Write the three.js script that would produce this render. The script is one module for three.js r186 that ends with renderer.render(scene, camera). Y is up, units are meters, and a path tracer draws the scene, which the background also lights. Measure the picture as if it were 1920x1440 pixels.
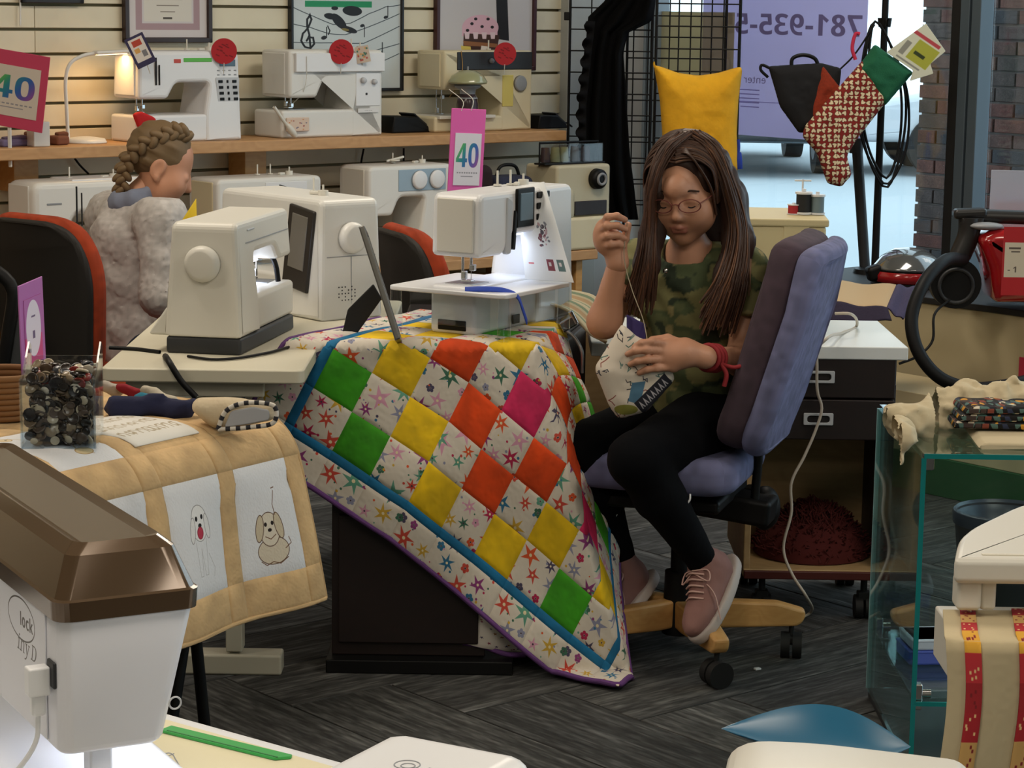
import * as THREE from 'three';
import { RoundedBoxGeometry } from 'three/addons/geometries/RoundedBoxGeometry.js';
import { mergeGeometries, mergeVertices, toCreasedNormals } from 'three/addons/utils/BufferGeometryUtils.js';
import { RectAreaLightUniformsLib } from 'three/addons/lights/RectAreaLightUniformsLib.js';

// ---------- camera, sky, light, exposure ----------
const FOCAL = 4300, EYE = 1.42, PITCH = Math.atan(715 / 4300), ROLL = 0.014;
const scene = new THREE.Scene();
const camera = new THREE.PerspectiveCamera(2 * Math.atan(720 / FOCAL) * 180 / Math.PI, 4 / 3, 0.05, 200);
camera.rotation.order = 'YXZ'; camera.position.set(0, EYE, 0); camera.rotation.set(-PITCH, 0, ROLL);
scene.add(camera); camera.updateMatrixWorld(true);
const renderer = new THREE.WebGLRenderer({ antialias: true });
renderer.toneMapping = THREE.LinearToneMapping; renderer.toneMappingExposure = 0.88;
renderer.shadowMap.enabled = true; renderer.shadowMap.type = THREE.PCFSoftShadowMap;
scene.background = new THREE.Color(0.66, 0.88, 1.0); scene.backgroundIntensity = 2.5;   // pale overcast sky
RectAreaLightUniformsLib.init();
// ceiling troffers: [distance left of the corner along the back wall, distance from the back wall]
const TROFFERS = [[1.4, 2.1], [4.0, 2.1], [6.6, 2.1], [2.4, 5.2], [5.4, 5.2], [3.2, 8.2], [6.4, 8.2]], TROFFER_POWER = 14.5;

// ---------- helpers ----------
let seed = 7; const rnd = () => ((seed = (seed * 1664525 + 1013904223) >>> 0) / 4294967296);
const rr = (a, b) => a + (b - a) * rnd();
const V3 = (x, y, z) => new THREE.Vector3(x, y, z), PI = Math.PI, D2R = PI / 180;
function ray(px, py) {                                   // direction through a point of the photograph
  return V3((px - 960) / FOCAL, (720 - py) / FOCAL, -1).applyQuaternion(camera.quaternion);
}
const atZ = (px, py, z) => { const d = ray(px, py); return d.multiplyScalar(z / d.z).add(V3(0, EYE, 0)); };      // at a distance
const atY = (px, py, y) => { const d = ray(px, py); return d.multiplyScalar((y - EYE) / d.y).add(V3(0, EYE, 0)); }; // at a height
const YAW = 40 * D2R, CS = Math.cos(YAW), SN = Math.sin(YAW), CX = 0.474, CZ = -8.86;   // the room's far corner and turn
const room = (lx, y, lz) => V3(CX + lx * CS + lz * SN, y, CZ - lx * SN + lz * CS);       // room axes to world
const roomX = (p) => (p.x - CX) * CS - (p.z - CZ) * SN, roomZ = (p) => (p.x - CX) * SN + (p.z - CZ) * CS;
const onBack = (px, py, lz) => { const d = ray(px, py), t = (lz + CX * SN + CZ * CS) / (d.x * SN + d.z * CS); return d.multiplyScalar(t).add(V3(0, EYE, 0)); };
const onSide = (px, py, lx) => { const d = ray(px, py), t = (lx + CX * CS - CZ * SN) / (d.x * CS - d.z * SN); return d.multiplyScalar(t).add(V3(0, EYE, 0)); };

const M = {};
function mat(color, rough = 0.6, o = {}) {
  const m = new THREE.MeshPhysicalMaterial({ color, roughness: rough, side: THREE.DoubleSide, ...o }); return m;
}
function canvasTex(w, h, draw, srgb = true) {
  const c = document.createElement('canvas'); c.width = w; c.height = h; draw(c.getContext('2d'), w, h);
  const t = new THREE.CanvasTexture(c); if (srgb) t.colorSpace = THREE.SRGBColorSpace;
  t.wrapS = t.wrapT = THREE.RepeatWrapping; t.anisotropy = 8; return t;
}
function dataTex(n, f, srgb = true) {                    // f(u, v) -> [r,g,b] 0..255
  const a = new Uint8Array(n * n * 4);
  for (let j = 0; j < n; j++) for (let i = 0; i < n; i++) { const c = f(i / n, j / n, i, j), k = (j * n + i) * 4; a[k] = c[0]; a[k + 1] = c[1]; a[k + 2] = c[2]; a[k + 3] = 255; }
  const t = new THREE.DataTexture(a, n, n); t.magFilter = THREE.LinearFilter; t.minFilter = THREE.LinearMipmapLinearFilter; t.generateMipmaps = true;
  t.wrapS = t.wrapT = THREE.RepeatWrapping; if (srgb) t.colorSpace = THREE.SRGBColorSpace; t.needsUpdate = true; return t;
}
// tiling value noise
const NT = 64, NG = new Float32Array(NT * NT); for (let i = 0; i < NT * NT; i++) NG[i] = rnd();
function noise(u, v, f) {
  u *= f; v *= f; const x = Math.floor(u), y = Math.floor(v), s = u - x, t = v - y, k = (i, j) => NG[(((y + j) % f + f) % f % NT) * NT + (((x + i) % f + f) % f % NT)];
  const a = s * s * (3 - 2 * s), b = t * t * (3 - 2 * t); return (k(0, 0) * (1 - a) + k(1, 0) * a) * (1 - b) + (k(0, 1) * (1 - a) + k(1, 1) * a) * b;
}
const fbm = (u, v, f) => 0.5 * noise(u, v, f) + 0.3 * noise(u, v, f * 2) + 0.2 * noise(u, v, f * 4);
// names
const used = {};
function numbered(n) { used[n] = (used[n] ?? -1) + 1; return used[n] ? n + '_' + String(used[n]).padStart(3, '0') : n; }
function norm(g) {                                       // every geometry as plain triangles with the same attributes
  if (!g) return null;
  let h = g.index ? g.toNonIndexed() : g.clone();
  for (const k of Object.keys(h.attributes)) if (!['position', 'normal', 'uv'].includes(k)) h.deleteAttribute(k);
  if (!h.attributes.normal) h.computeVertexNormals();
  if (!h.attributes.uv) h.setAttribute('uv', new THREE.BufferAttribute(new Float32Array(h.attributes.position.count * 2), 2));
  h.morphAttributes = {}; h.groups = []; return h;
}
const merge = (gs) => { gs = [].concat(gs).filter(Boolean); return gs.length === 1 ? gs[0] : mergeGeometries(gs.map(norm)); };
function mesh(name, gs, m, parent) {
  const o = new THREE.Mesh(merge(gs), m); o.name = name; o.castShadow = o.receiveShadow = true; parent.add(o); return o;
}
function thing(name, label, category, p, turn = 0, group) {
  const o = new THREE.Group(); o.name = numbered(name); scene.add(o); if (p) o.position.copy(p); o.rotation.y = turn;
  o.userData = { label, category }; if (group) o.userData.group = group; return o;
}
const local = (t, p) => { t.updateMatrixWorld(true); return t.worldToLocal(p.clone()); };
function single(name, label, category, gs, m, p, turn = 0, group) {       // a thing that is one mesh
  const o = mesh(numbered(name), gs, m, scene); if (p) o.position.copy(p); o.rotation.y = turn;
  o.userData = { label, category }; if (group) o.userData.group = group; return o;
}
function struct(name, gs, m, p, turn = 0) {
  const o = gs ? mesh(name, gs, m, scene) : new THREE.Group(); if (!gs) { o.name = name; scene.add(o); }
  if (p) o.position.copy(p); o.rotation.y = turn; o.userData = { kind: 'structure' }; return o;
}
function copy(o, p, turn, label) {
  const c = o.clone(); c.name = numbered(o.name.replace(/_\d{3}$/, '')); c.userData = { ...o.userData }; if (label) c.userData.label = label;
  scene.add(c); if (p) c.position.copy(p); if (turn !== undefined) c.rotation.y = turn; return c;
}
// geometry
function xf(g, p = [0, 0, 0], r = [0, 0, 0], s) {
  g = g.clone(); const m = new THREE.Matrix4().compose(V3(...p), new THREE.Quaternion().setFromEuler(new THREE.Euler(...r)), s ? V3(...[].concat(s, s, s).slice(0, 3)) : V3(1, 1, 1)); g.applyMatrix4(m); return g;
}
const box = (w, h, d, p, r, rad = 0.003) => xf(new RoundedBoxGeometry(w, h, d, 2, Math.min(rad, w * .49, h * .49, d * .49)), p, r);
const slab = (w, h, d, p, r) => xf(new THREE.BoxGeometry(w, h, d), p, r);
const cyl = (r0, r1, h, p, r, n = 24) => xf(new THREE.CylinderGeometry(r0, r1, h, n), p, r);
const ball = (rx, ry, rz, p, r, n = 20) => xf(new THREE.SphereGeometry(1, n, n >> 1).scale(rx, ry, rz), p, r);
const torus = (R, r, p, rot, arc = PI * 2) => xf(new THREE.TorusGeometry(R, r, 10, 36, arc), p, rot);
const lathe = (pts, p, r, n = 32) => xf(new THREE.LatheGeometry(pts.map((q) => new THREE.Vector2(q[0], q[1])), n), p, r);
function tube(pts, r, seg = 0, rad = 8, closed = false) {
  const c = new THREE.CatmullRomCurve3(pts.map((q) => q.isVector3 ? q : V3(...q)), closed, 'centripetal');
  return new THREE.TubeGeometry(c, seg || Math.max(8, pts.length * 6), r, rad, closed);
}
function bar(a, b, r, n = 10) {                          // straight round bar between two points
  a = a.isVector3 ? a : V3(...a); b = b.isVector3 ? b : V3(...b);
  const d = b.clone().sub(a), g = new THREE.CylinderGeometry(r, r, d.length(), n);
  g.applyQuaternion(new THREE.Quaternion().setFromUnitVectors(V3(0, 1, 0), d.clone().normalize())); g.translate((a.x + b.x) / 2, (a.y + b.y) / 2, (a.z + b.z) / 2); return g;
}
function shapeOf(pts) { return new THREE.Shape(pts.map((q) => new THREE.Vector2(q[0], q[1]))); }
function rshape(pts, r) {                                // polygon with rounded corners; a point may carry its own radius
  const s = new THREE.Shape(), n = pts.length;
  for (let i = 0; i < n; i++) {
    const p = pts[i], a = pts[(i + n - 1) % n], b = pts[(i + 1) % n], k = p[2] ?? r;
    const va = new THREE.Vector2(a[0] - p[0], a[1] - p[1]), vb = new THREE.Vector2(b[0] - p[0], b[1] - p[1]);
    const ka = Math.min(k, va.length() * .48), kb = Math.min(k, vb.length() * .48); va.normalize(); vb.normalize();
    const q0 = [p[0] + va.x * ka, p[1] + va.y * ka], q1 = [p[0] + vb.x * kb, p[1] + vb.y * kb];
    if (i) s.lineTo(...q0); else s.moveTo(...q0);
    s.quadraticCurveTo(p[0], p[1], ...q1);
  }
  s.closePath(); return s;
}
function extr(shape, depth, bevel = 0.004, p, r, seg = 3) { // extruded along z, centred, bevel inside the depth
  const g = new THREE.ExtrudeGeometry(shape, { depth: Math.max(depth - 2 * bevel, .0005), bevelEnabled: bevel > 0, bevelThickness: bevel, bevelSize: bevel, bevelOffset: -bevel, bevelSegments: seg, curveSegments: 6 });
  g.translate(0, 0, -Math.max(depth - 2 * bevel, .0005) / 2); const h = toCreasedNormals(g, 0.6), q = h.attributes.position, m = h.attributes.normal, A = V3(0, 0, 0), B = V3(0, 0, 0), C = V3(0, 0, 0);
  for (let i = 0; i < q.count; i += 3) { A.fromBufferAttribute(q, i); B.fromBufferAttribute(q, i + 1).sub(A); C.fromBufferAttribute(q, i + 2).sub(A); B.cross(C).normalize(); if (Math.abs(B.z) > .9995) for (let k = 0; k < 3; k++) m.setXYZ(i + k, 0, 0, Math.sign(B.z)); }
  return xf(h, p, r);
}
// a sheet z = f(u, v) built as a closed thin cloth; fn(u, v) -> Vector3, thickness in metres
function cloth(fn, nu, nv, th = 0.003, uvs = [1, 1]) {
  const pos = [], uv = [], idx = [], N = (nu + 1) * (nv + 1), P = [];
  for (let j = 0; j <= nv; j++) for (let i = 0; i <= nu; i++) P.push(fn(i / nu, j / nv));
  const nrm = [];
  for (let j = 0; j <= nv; j++) for (let i = 0; i <= nu; i++) {
    const at = (a, b) => P[Math.min(nv, Math.max(0, b)) * (nu + 1) + Math.min(nu, Math.max(0, a))];
    nrm.push(at(i + 1, j).clone().sub(at(i - 1, j)).cross(at(i, j + 1).clone().sub(at(i, j - 1))).normalize());
  }
  for (const s of [1, -1]) for (let k = 0; k < N; k++) { const q = P[k].clone().addScaledVector(nrm[k], s * th / 2); pos.push(q.x, q.y, q.z); uv.push((k % (nu + 1)) / nu * uvs[0], Math.floor(k / (nu + 1)) / nv * uvs[1]); }
  for (let j = 0; j < nv; j++) for (let i = 0; i < nu; i++) { const a = j * (nu + 1) + i, b = a + 1, c = a + nu + 1, d = c + 1; idx.push(a, b, d, a, d, c, N + a, N + d, N + b, N + a, N + c, N + d); }
  const edge = []; for (let i = 0; i <= nu; i++) edge.push(i); for (let j = 1; j <= nv; j++) edge.push(j * (nu + 1) + nu); for (let i = nu - 1; i >= 0; i--) edge.push(nv * (nu + 1) + i); for (let j = nv - 1; j > 0; j--) edge.push(j * (nu + 1));
  for (let k = 0; k < edge.length; k++) { const a = edge[k], b = edge[(k + 1) % edge.length]; idx.push(a, N + a, b, b, N + a, N + b); }
  const g = new THREE.BufferGeometry(); g.setAttribute('position', new THREE.Float32BufferAttribute(pos, 3)); g.setAttribute('uv', new THREE.Float32BufferAttribute(uv, 2)); g.setIndex(idx); g.computeVertexNormals(); return g;
}
function metreUV(g, s = 1) {                             // uv in metres by the dominant axis of each face
  g = norm(g); const p = g.attributes.position, n = g.attributes.normal, u = g.attributes.uv;
  for (let i = 0; i < p.count; i++) { const ax = Math.abs(n.getX(i)), ay = Math.abs(n.getY(i)), az = Math.abs(n.getZ(i));
    if (ay >= ax && ay >= az) u.setXY(i, p.getX(i) * s, p.getZ(i) * s); else if (ax >= az) u.setXY(i, p.getZ(i) * s, p.getY(i) * s); else u.setXY(i, p.getX(i) * s, p.getY(i) * s); }
  return g;
}
function planeUV(g, w, h, cx = 0, cy = 0) {              // uv 0..1 over a rectangle of the xy plane (flat prints)
  g = norm(g); const p = g.attributes.position, u = g.attributes.uv; for (let i = 0; i < p.count; i++) u.setXY(i, (p.getX(i) - cx) / w + .5, (p.getY(i) - cy) / h + .5); return g;
}
// a small printed panel: a thin box in front of a face, uv over its front
const printed = (w, h, p, r, th = 0.0015) => xf(planeUV(new THREE.BoxGeometry(w, h, th), w, h), p, r);

// ---------- shared materials ----------
M.white = mat('#dad9d4', 0.35); M.white2 = mat('#e0e1e3', 0.3); M.cream = mat('#d3c8a8', 0.45); M.ivory = mat('#d3d0c6', 0.4);
M.black = mat('#0b0b0c', 0.5, { specularIntensity: .5 }); M.darkgrey = mat('#26282b', 0.5); M.grey = mat('#8b8e92', 0.45); M.lightgrey = mat('#b9bcc0', 0.4);
M.chrome = mat('#c8c8c8', 0.18, { metalness: 1 }); M.rubber = mat('#0a0a0b', 0.7); M.slot = mat('#1a1a1b', 0.8);
M.silverplate = mat('#a9abad', 0.3, { metalness: .8 });
M.glass = mat('#ffffff', 0.02, { transmission: 1, ior: 1.45, thickness: 0 });
M.acrylic = mat('#f4f8fb', 0.05, { transmission: 1, ior: 1.45, thickness: 0 });
M.led = mat('#ffffff', 0.5, { emissive: '#dfe8ff', emissiveIntensity: 2.5 });
// ---------- the room ----------
const woodTex = (a, b, seedF, n = 256) => dataTex(n, (u, v) => { const g = fbm(u * 1, v * 8, 8) * .6 + noise(u, v, 32) * .15 + .25 * (0.5 + 0.5 * Math.sin((v * 14 + fbm(u, v, 4) * 5 + seedF) * 6.28)); return a.map((c, i) => c + (b[i] - c) * g); });
M.pine = mat('#ffffff', 0.5, { map: woodTex([200, 156, 108], [174, 130, 84], 0) });
M.birch = mat('#ffffff', 0.45, { map: woodTex([205, 160, 100], [182, 134, 76], 2) });
M.darkwood = mat('#ffffff', 0.5, { map: woodTex([30, 14, 12], [20, 9, 9], 1) });

{ // carpet laid as herringbone planks
  const floor = struct('floor', [slab(16, .1, 16, [-1, -.056, -4])], mat('#1c1d1d', .95));
  const tint = [[.62, .62, .61], [.8, .79, .76], [.98, .97, .94], [.7, .71, .73], [1.12, 1.1, 1.06], [.88, .87, .83]];
  const mats = tint.map((c, k) => { const t = dataTex(256, (u, v) => {
      const w = fbm(u + k * .17, v, 4), s = noise(u * .5 + k * .31, v, 48) * .55 + noise(u * .25, v + k * .13, 22) * .45, f = noise(u, v, 64), st = Math.pow(s, 1.6);
      const b = 26 + 90 * st * (.45 + .8 * w) + 22 * f; return [b * .99, b * 1.0, b * 1.0]; });
    return mat(new THREE.Color(...c), .95, { map: t, bumpMap: t, bumpScale: .0015 }); });
  const L = 1.0, W = .25, g = metreUV(new RoundedBoxGeometry(L - .004, .008, W - .004, 1, .002));
  g.attributes.uv.array.forEach((_, i, a) => { if (i % 2 === 0) a[i] = a[i] + .5; else a[i] = a[i] * 4 + .5; });
  const dir = (a) => [Math.cos(a), -Math.sin(a)];
  const add = (lx, lz, turn) => { const p = room(lx, .0, lz);
    if (p.z > -1.6 || p.z < -9.6 || p.x < -2.4 || p.x > 2.6 || roomX(p) > .3 || roomZ(p) < -.2) return;
    const o = new THREE.Mesh(g, mats[Math.floor(rnd() * 6)]); o.name = 'carpet_plank'; o.position.copy(p).y = -.004; o.rotation.y = YAW + turn; o.receiveShadow = true; floor.add(o); };
  // herringbone: rows of L-shaped pairs stepping by (W, W); neighbouring rows shift by (L, -L)... 4:1 planks
  for (let b = -12; b < 14; b++) for (let a = -40; a < 60; a++) {
    const ox = a * W + b * L, oz = a * W - b * L;         // step along the zig-zag and across it
    add(ox + L / 2 - 4, oz + W / 2 + 4, 0);
    add(ox + W / 2 - 4, oz + W + L / 2 + 4, PI / 2);
  }
}
M.slat = mat('#ffffff', .5, { map: dataTex(128, (u, v) => { const k = 212 + 14 * fbm(u, v, 8) - 6 * noise(u * .3, v, 32); return [k, k * .96, k * .845]; }) });
{ // slatted display wall on the left
  const w = struct('wall_back', [slab(10, 2.8, .12, [-5 + .06, 1.4, -.06 - .004])], mat('#8f8566', .8), room(0, 0, 0), YAW);
  const seam = roomX(onBack(66, 55, .02)), top = roomZ; const ys = 1.318;
  const xs = [seam + 2.44 > -.25 ? -.375 : seam + 2.44]; xs.length = 0;
  const cuts = [-.42, seam, seam - 2.44, seam - 4.88, -9.9].filter((v) => v >= -9.9);
  const gs = {};
  for (let c = 0; c + 1 < cuts.length; c++) { const L = cuts[c] - cuts[c + 1] - .002; if (L < .05) continue;
    const g = metreUV(box(L, .0672, .018, [0, 0, 0], [0, 0, 0], .002));
    for (let r = -17; r < 19; r++) { const y = ys - .0762 * r - .0381; if (y < .05 || y > 2.74) continue;
      const o = new THREE.Mesh(g, M.slat); o.name = 'slat'; o.position.set((cuts[c] + cuts[c + 1]) / 2, y, .009); o.castShadow = o.receiveShadow = true; w.add(o); } }
}
struct('trim_1', [box(.155, 2.8, .06, [-.345, 1.4, .03], [0, 0, 0], .004)], mat('#aeb2b0', .5), room(0, 0, 0), YAW);
struct('wall_corner', [slab(.3, 2.8, .1, [-.135, 1.4, -.03])], mat('#b6b8b8', .7), room(0, 0, 0), YAW);
{ // window wall with a low sill wall, header, mullions and panes
  const wallM = mat('#b0a68a', .8), fr = mat('#4d5962', .45, { metalness: .3 }), fr0 = mat('#8b9aa6', .5), gk = mat('#0a090a', .6);
  struct('wall_window', [slab(.16, .92, 11, [.1, .0, 5.5]), slab(.16, .5, 11, [.1, 2.55, 5.5])], wallM, room(0, 0, 0), YAW);
  const m1 = roomZ(onSide(1812, 230, 0)), zs = [.035, m1, m1 + 1.5, m1 + 3.0, m1 + 4.5, 10.9];
  zs.forEach((z, i) => {
    const wdt = i ? .09 : .11, f = struct('trim_' + (i + 2), [box(.07, 1.84, wdt * .42, [.03, 1.38, z - wdt * .26]), box(.07, 1.84, wdt * .42, [.03, 1.38, z + wdt * .26]), box(.05, 1.84, .02, [.035, 1.38, z])], i ? fr : fr0, room(0, 0, 0), YAW);
    if (i) { const k = mesh('gasket', [box(.05, 1.84, .045, [.03, 1.38, z - wdt * .48 - .022])], gk, f); }
    if (i + 1 < zs.length) struct('window_' + (i + 1), [slab(.006, 1.84, zs[i + 1] - z - .1, [.06, 1.38, (z + zs[i + 1]) / 2])], M.glass, room(0, 0, 0), YAW);
  });
  struct('trim_9', [box(.1, .05, 10.9, [.02, .475, 5.5]), box(.1, .05, 10.9, [.02, 2.3, 5.5])], fr, room(0, 0, 0), YAW);
}
struct('wall_left', [slab(.12, 2.8, 11.2, [-9.96, 1.4, 5.5])], mat('#b7ab8a', .8), room(0, 0, 0), YAW);
struct('wall_front', [slab(10.2, 2.8, .12, [-4.9, 1.4, 11.06])], mat('#9a8f74', .8), room(0, 0, 0), YAW);
{ const c = struct('ceiling', [slab(10.3, .1, 11.4, [-4.95, 2.85, 5.5])], mat('#c9c4b4', .9), room(0, 0, 0), YAW);
  TROFFERS.forEach(([u, v], i) => {
    const t = thing('ceiling_light', 'recessed ceiling light panel above the shop floor', 'ceiling light', room(-u, 2.79, v), YAW, 'ceiling light panels'); 
    mesh('frame', [box(1.24, .02, .03, [0, 0, .315]), box(1.24, .02, .03, [0, 0, -.315]), box(.03, .02, .6, [.605, 0, 0]), box(.03, .02, .6, [-.605, 0, 0])], M.white2, t);
    mesh('diffuser', [slab(1.18, .006, .6, [0, .004, 0])], mat('#ffffff', .6, { emissive: '#fff1d8', emissiveIntensity: 1.6 }), t);
    const l = new THREE.RectAreaLight('#fff2e0', TROFFER_POWER, 1.18, .6); l.position.copy(room(-u, 2.775, v)); l.rotation.set(-PI / 2, 0, 0); l.rotation.order = 'YXZ'; l.rotation.y = YAW; scene.add(l);
  });
}
// ---------- outside ----------
struct('pavement', [slab(60, .1, 44, [0, -.36, 0])], mat('#b4bcc0', .9, { map: dataTex(128, (u, v) => { const k = 225 + 26 * fbm(u, v, 8); return [k, k, k]; }) }), V3(14, -.0, -30), 0).rotation.y = 0;
{ // brick pier across the sidewalk
  const lx = 2.0, p0 = onSide(1727, 200, lx), z0 = roomZ(p0), n = 6, L = .203, G = .0097, H = .057;
  const w = struct('wall_outside', [slab(.4, 3.6, 1.6, [lx + .2 + .006, 1.45, z0 + .8])], mat('#7c7571', .9), room(0, 0, 0), YAW);
  const tex = dataTex(128, (u, v) => { const k = 150 + 70 * fbm(u, v, 8) + 40 * (noise(u, v, 64) - .5); return [k, k * .98, k * .97]; });
  const cols = ['#7c574e', '#6f4a44', '#68504b', '#5b5250', '#474a50', '#7a5f54', '#6e4840'].map((c) => mat(c, .9, { map: tex, bumpMap: tex, bumpScale: .002 }));
  const full = metreUV(box(.03, H, L, [0, 0, 0], [0, 0, 0], .003), 4), half = metreUV(box(.03, H, L / 2 - G / 2, [0, 0, 0], [0, 0, 0], .003), 4);
  for (let r = 0; r < 28; r++) for (let k = -1; k < n; k++) {
    const odd = r % 2, zA = k * (L + G) + odd * (L + G) / 2; let g = full, zc = zA + L / 2;
    if (zA < -.01) { if (!odd) continue; g = half; zc = (L - G) / 4; }
    const o = new THREE.Mesh(g, cols[Math.floor(rnd() * cols.length)]); o.name = 'brick'; o.position.set(lx + rr(-.002, .002), .12 + r * (H + G), z0 + zc); o.castShadow = o.receiveShadow = true; w.add(o);
  }
}
// ---------- furniture along the walls ----------
{ // wall shelf over the counter
  const lz = .30, a = onBack(1063, 250, lz), b = onBack(0, 285, lz), y = .955 + 0 * a.y, th = .036;
  const yTop = onBack(500, 263, lz).y; M.shelfY = yTop;
  const x1 = roomX(a), t = thing('display_shelf', 'long pine shelf on the slatted wall carrying three sewing machines', 'shelf', room(0, 0, 0), YAW);
  mesh('board', [metreUV(box(6, th, lz - .02, [x1 - 3, yTop - th / 2, (lz + .02) / 2], [0, 0, 0], .004), 2)], M.pine, t);
  for (const px of [470, 40]) { const q = roomX(onBack(px, 300, .1)); mesh('bracket', [metreUV(box(.085, .11, .1, [q, yTop - th - .055, .08]), 2)], M.birch, t); }
  for (const q of [x1 - 2.6]) mesh('bracket', [metreUV(box(.085, .11, .1, [q, yTop - th - .055, .08]), 2)], M.birch, t);
}
const COUNTER = .575;
{
  const t = thing('counter', 'low pine-edged counter running under the wall shelf', 'counter', room(0, 0, 0), YAW), x1 = roomX(onBack(1122, 455, .56));
  mesh('worktop', [metreUV(box(6, .035, .54, [x1 - 3, COUNTER - .0175, .29], [0, 0, 0], .004), 2)], M.pine, t);
  for (const q of [x1 - .06, x1 - 2, x1 - 4]) mesh('side_panel', [metreUV(box(.03, COUNTER - .035, .5, [q, (COUNTER - .035) / 2, .28]), 2)], M.birch, t);
  mesh('back_panel', [metreUV(box(5.8, .3, .02, [x1 - 3, .3, .06]), 2)], M.birch, t);
}
// ---------- display ledge and platform under the window ----------
{
  const tan = mat('#b3a685', .7), grn = mat('#0d4a22', .6), blk = mat('#0e0e10', .6);
  const t = thing('display_platform', 'beige window platform with a green base band', 'platform', room(0, 0, 0), YAW);
  mesh('platform_box', [box(.26, .18, 6, [-.70, .205, 4.2])], tan, t); mesh('base_band', [box(.27, .115, 6.02, [-.70, .0575, 4.2])], grn, t);
  const u = thing('window_ledge', 'beige ledge with a black top under the shop window', 'ledge', room(0, 0, 0), YAW);
  mesh('front_panel', [box(.5, .26, 6, [-.27, .385, 4.2])], tan, u); mesh('ledge_top', [box(.52, .02, 6.02, [-.27, .525, 4.2])], blk, u); mesh('base_strip', [box(.5, .255, 6, [-.265, .1275, 4.2])], blk, u);
}
const LEDGE = .535;
// ---------- white table with the two big machines ----------
const TABLE = .7;
{
  const t = thing('work_table', 'white work table on a grey T-shaped metal leg beside the colourful quilt', 'table', V3(0, 0, 0));
  const sh = rshape([[-.81, -4.456], [-.41, -4.456], [-.41, -5.02], [-.27, -5.02], [-.27, -5.55], [-.81, -5.55]].map(([x, z]) => [x, z]), .02);
  const g = extr(sh, .028, .004); g.rotateX(PI / 2); // shape y -> world z
  mesh('tabletop', [xf(g, [0, TABLE - .014, 0])], mat('#cfc9b4', .45), t);
  const gm = mat('#b9b5a4', .45);
  for (const z of [-4.74, -5.4]) mesh('leg', [box(.035, .6, .05, [-.583, .35, z]), box(.30, .05, .055, [-.62, .655, z]), box(.36, .045, .06, [-.662, .0225, z], [0, 0, 0], .006)], gm, t);
  mesh('apron', [box(.275, .042, .02, [-.63, .660, -4.50])], gm, t);
  mesh('crossbar', [box(.03, .08, .8, [-.583, .5, -5.12])], gm, t);
}
// ---------- sewing desk under the quilt ----------
const ZH = -4.748, DESK = .7, deskRight = (z) => .045 + (-4.735 - z) * .18;
{
  const t = thing('sewing_desk', 'dark brown sewing desk hidden under the star quilt', 'desk', V3(0, 0, 0));
  const g = extr(rshape([[-.395, -4.762], [.04, -4.762], [.045 + .18 * .75, -5.485], [-.25, -5.485], [-.25, -5.0], [-.395, -5.0]], .01), .03, .004); g.rotateX(PI / 2);
  mesh('desktop', [xf(g, [0, DESK - .015, 0])], M.darkwood, t);
  mesh('pedestal', [metreUV(box(.33, .64, .45, [-.215, .35, -5.0]), 2), metreUV(box(.06, .64, .5, [.1, .35, -5.15], [0, -.18, 0]), 2)], M.darkwood, t);
  mesh('drawer_front', [metreUV(box(.30, .28, .018, [-.215, .5, -4.772]), 2)], M.darkwood, t); mesh('drawer_front', [metreUV(box(.30, .28, .018, [-.215, .2, -4.772]), 2)], M.darkwood, t);
  mesh('plinth', [box(.4, .03, .5, [-.19, .015, -4.985])], M.black, t);
}
// ---------- the star quilt ----------
const starCols = ['#b3244f', '#d8562a', '#2f6f95', '#5d9a83', '#8b3a78', '#4b4560', '#caa23a', '#d59ab2', '#8d8fa8', '#3c6a55', '#c94a3a'];
function star(c, x, y, r, col, a, n = 6) { c.fillStyle = col; c.beginPath(); for (let k = 0; k < n * 2; k++) { const q = k % 2 ? r * .34 : r, t = a + k * PI / n + (k % 2 ? .18 : 0); c[k ? 'lineTo' : 'moveTo'](x + q * Math.cos(t), y + q * Math.sin(t)); } c.fill(); }
M.starTex = canvasTex(1024, 1024, (c, w, h) => {
  c.fillStyle = '#d9d0c2'; c.fillRect(0, 0, w, h);
  const put = [];
  for (let k = 0; k < 1500 && put.length < 130; k++) { const x = rr(0, w), y = rr(0, h), r = rr(24, 64); if (put.some((p) => Math.hypot(p[0] - x, p[1] - y) < (p[2] + r) * .88)) continue; put.push([x, y, r]); }
  for (const [x, y, r] of put) { const col = starCols[Math.floor(rnd() * starCols.length)], a = rr(0, 6); for (const dx of [-w, 0, w]) for (const dy of [-h, 0, h]) { if (r < 32) { c.fillStyle = col; for (let p = 0; p < 5; p++) { c.beginPath(); c.arc(x + dx + r * .45 * Math.cos(a + p * 1.257), y + dy + r * .45 * Math.sin(a + p * 1.257), r * .3, 0, 7); c.fill(); } } else { star(c, x + dx, y + dy, r, col, a, rnd() < .6 ? 6 : 5); } c.fillStyle = r > 34 ? '#e8d9b0' : '#463a46'; c.beginPath(); c.arc(x + dx, y + dy, r * .14, 0, 7); c.fill(); } }
  for (let k = 0; k < 160; k++) { c.fillStyle = starCols[k % starCols.length]; c.beginPath(); c.arc(rr(0, w), rr(0, h), rr(3, 7), 0, 7); c.fill(); }
});
const fabricBump = dataTex(256, (u, v) => { const k = 128 + 60 * (fbm(u, v, 6) - .5) + 40 * (noise(u, v, 64) - .5); return [k, k, k]; }, false);
const batik = (rgb) => mat('#ffffff', .85, { bumpMap: fabricBump, bumpScale: .004, map: dataTex(128, (u, v) => { const k = .80 + .34 * fbm(u, v, 6) + .1 * (noise(u, v, 32) - .5); return rgb.map((c) => Math.min(255, c * k)); }) });
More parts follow.
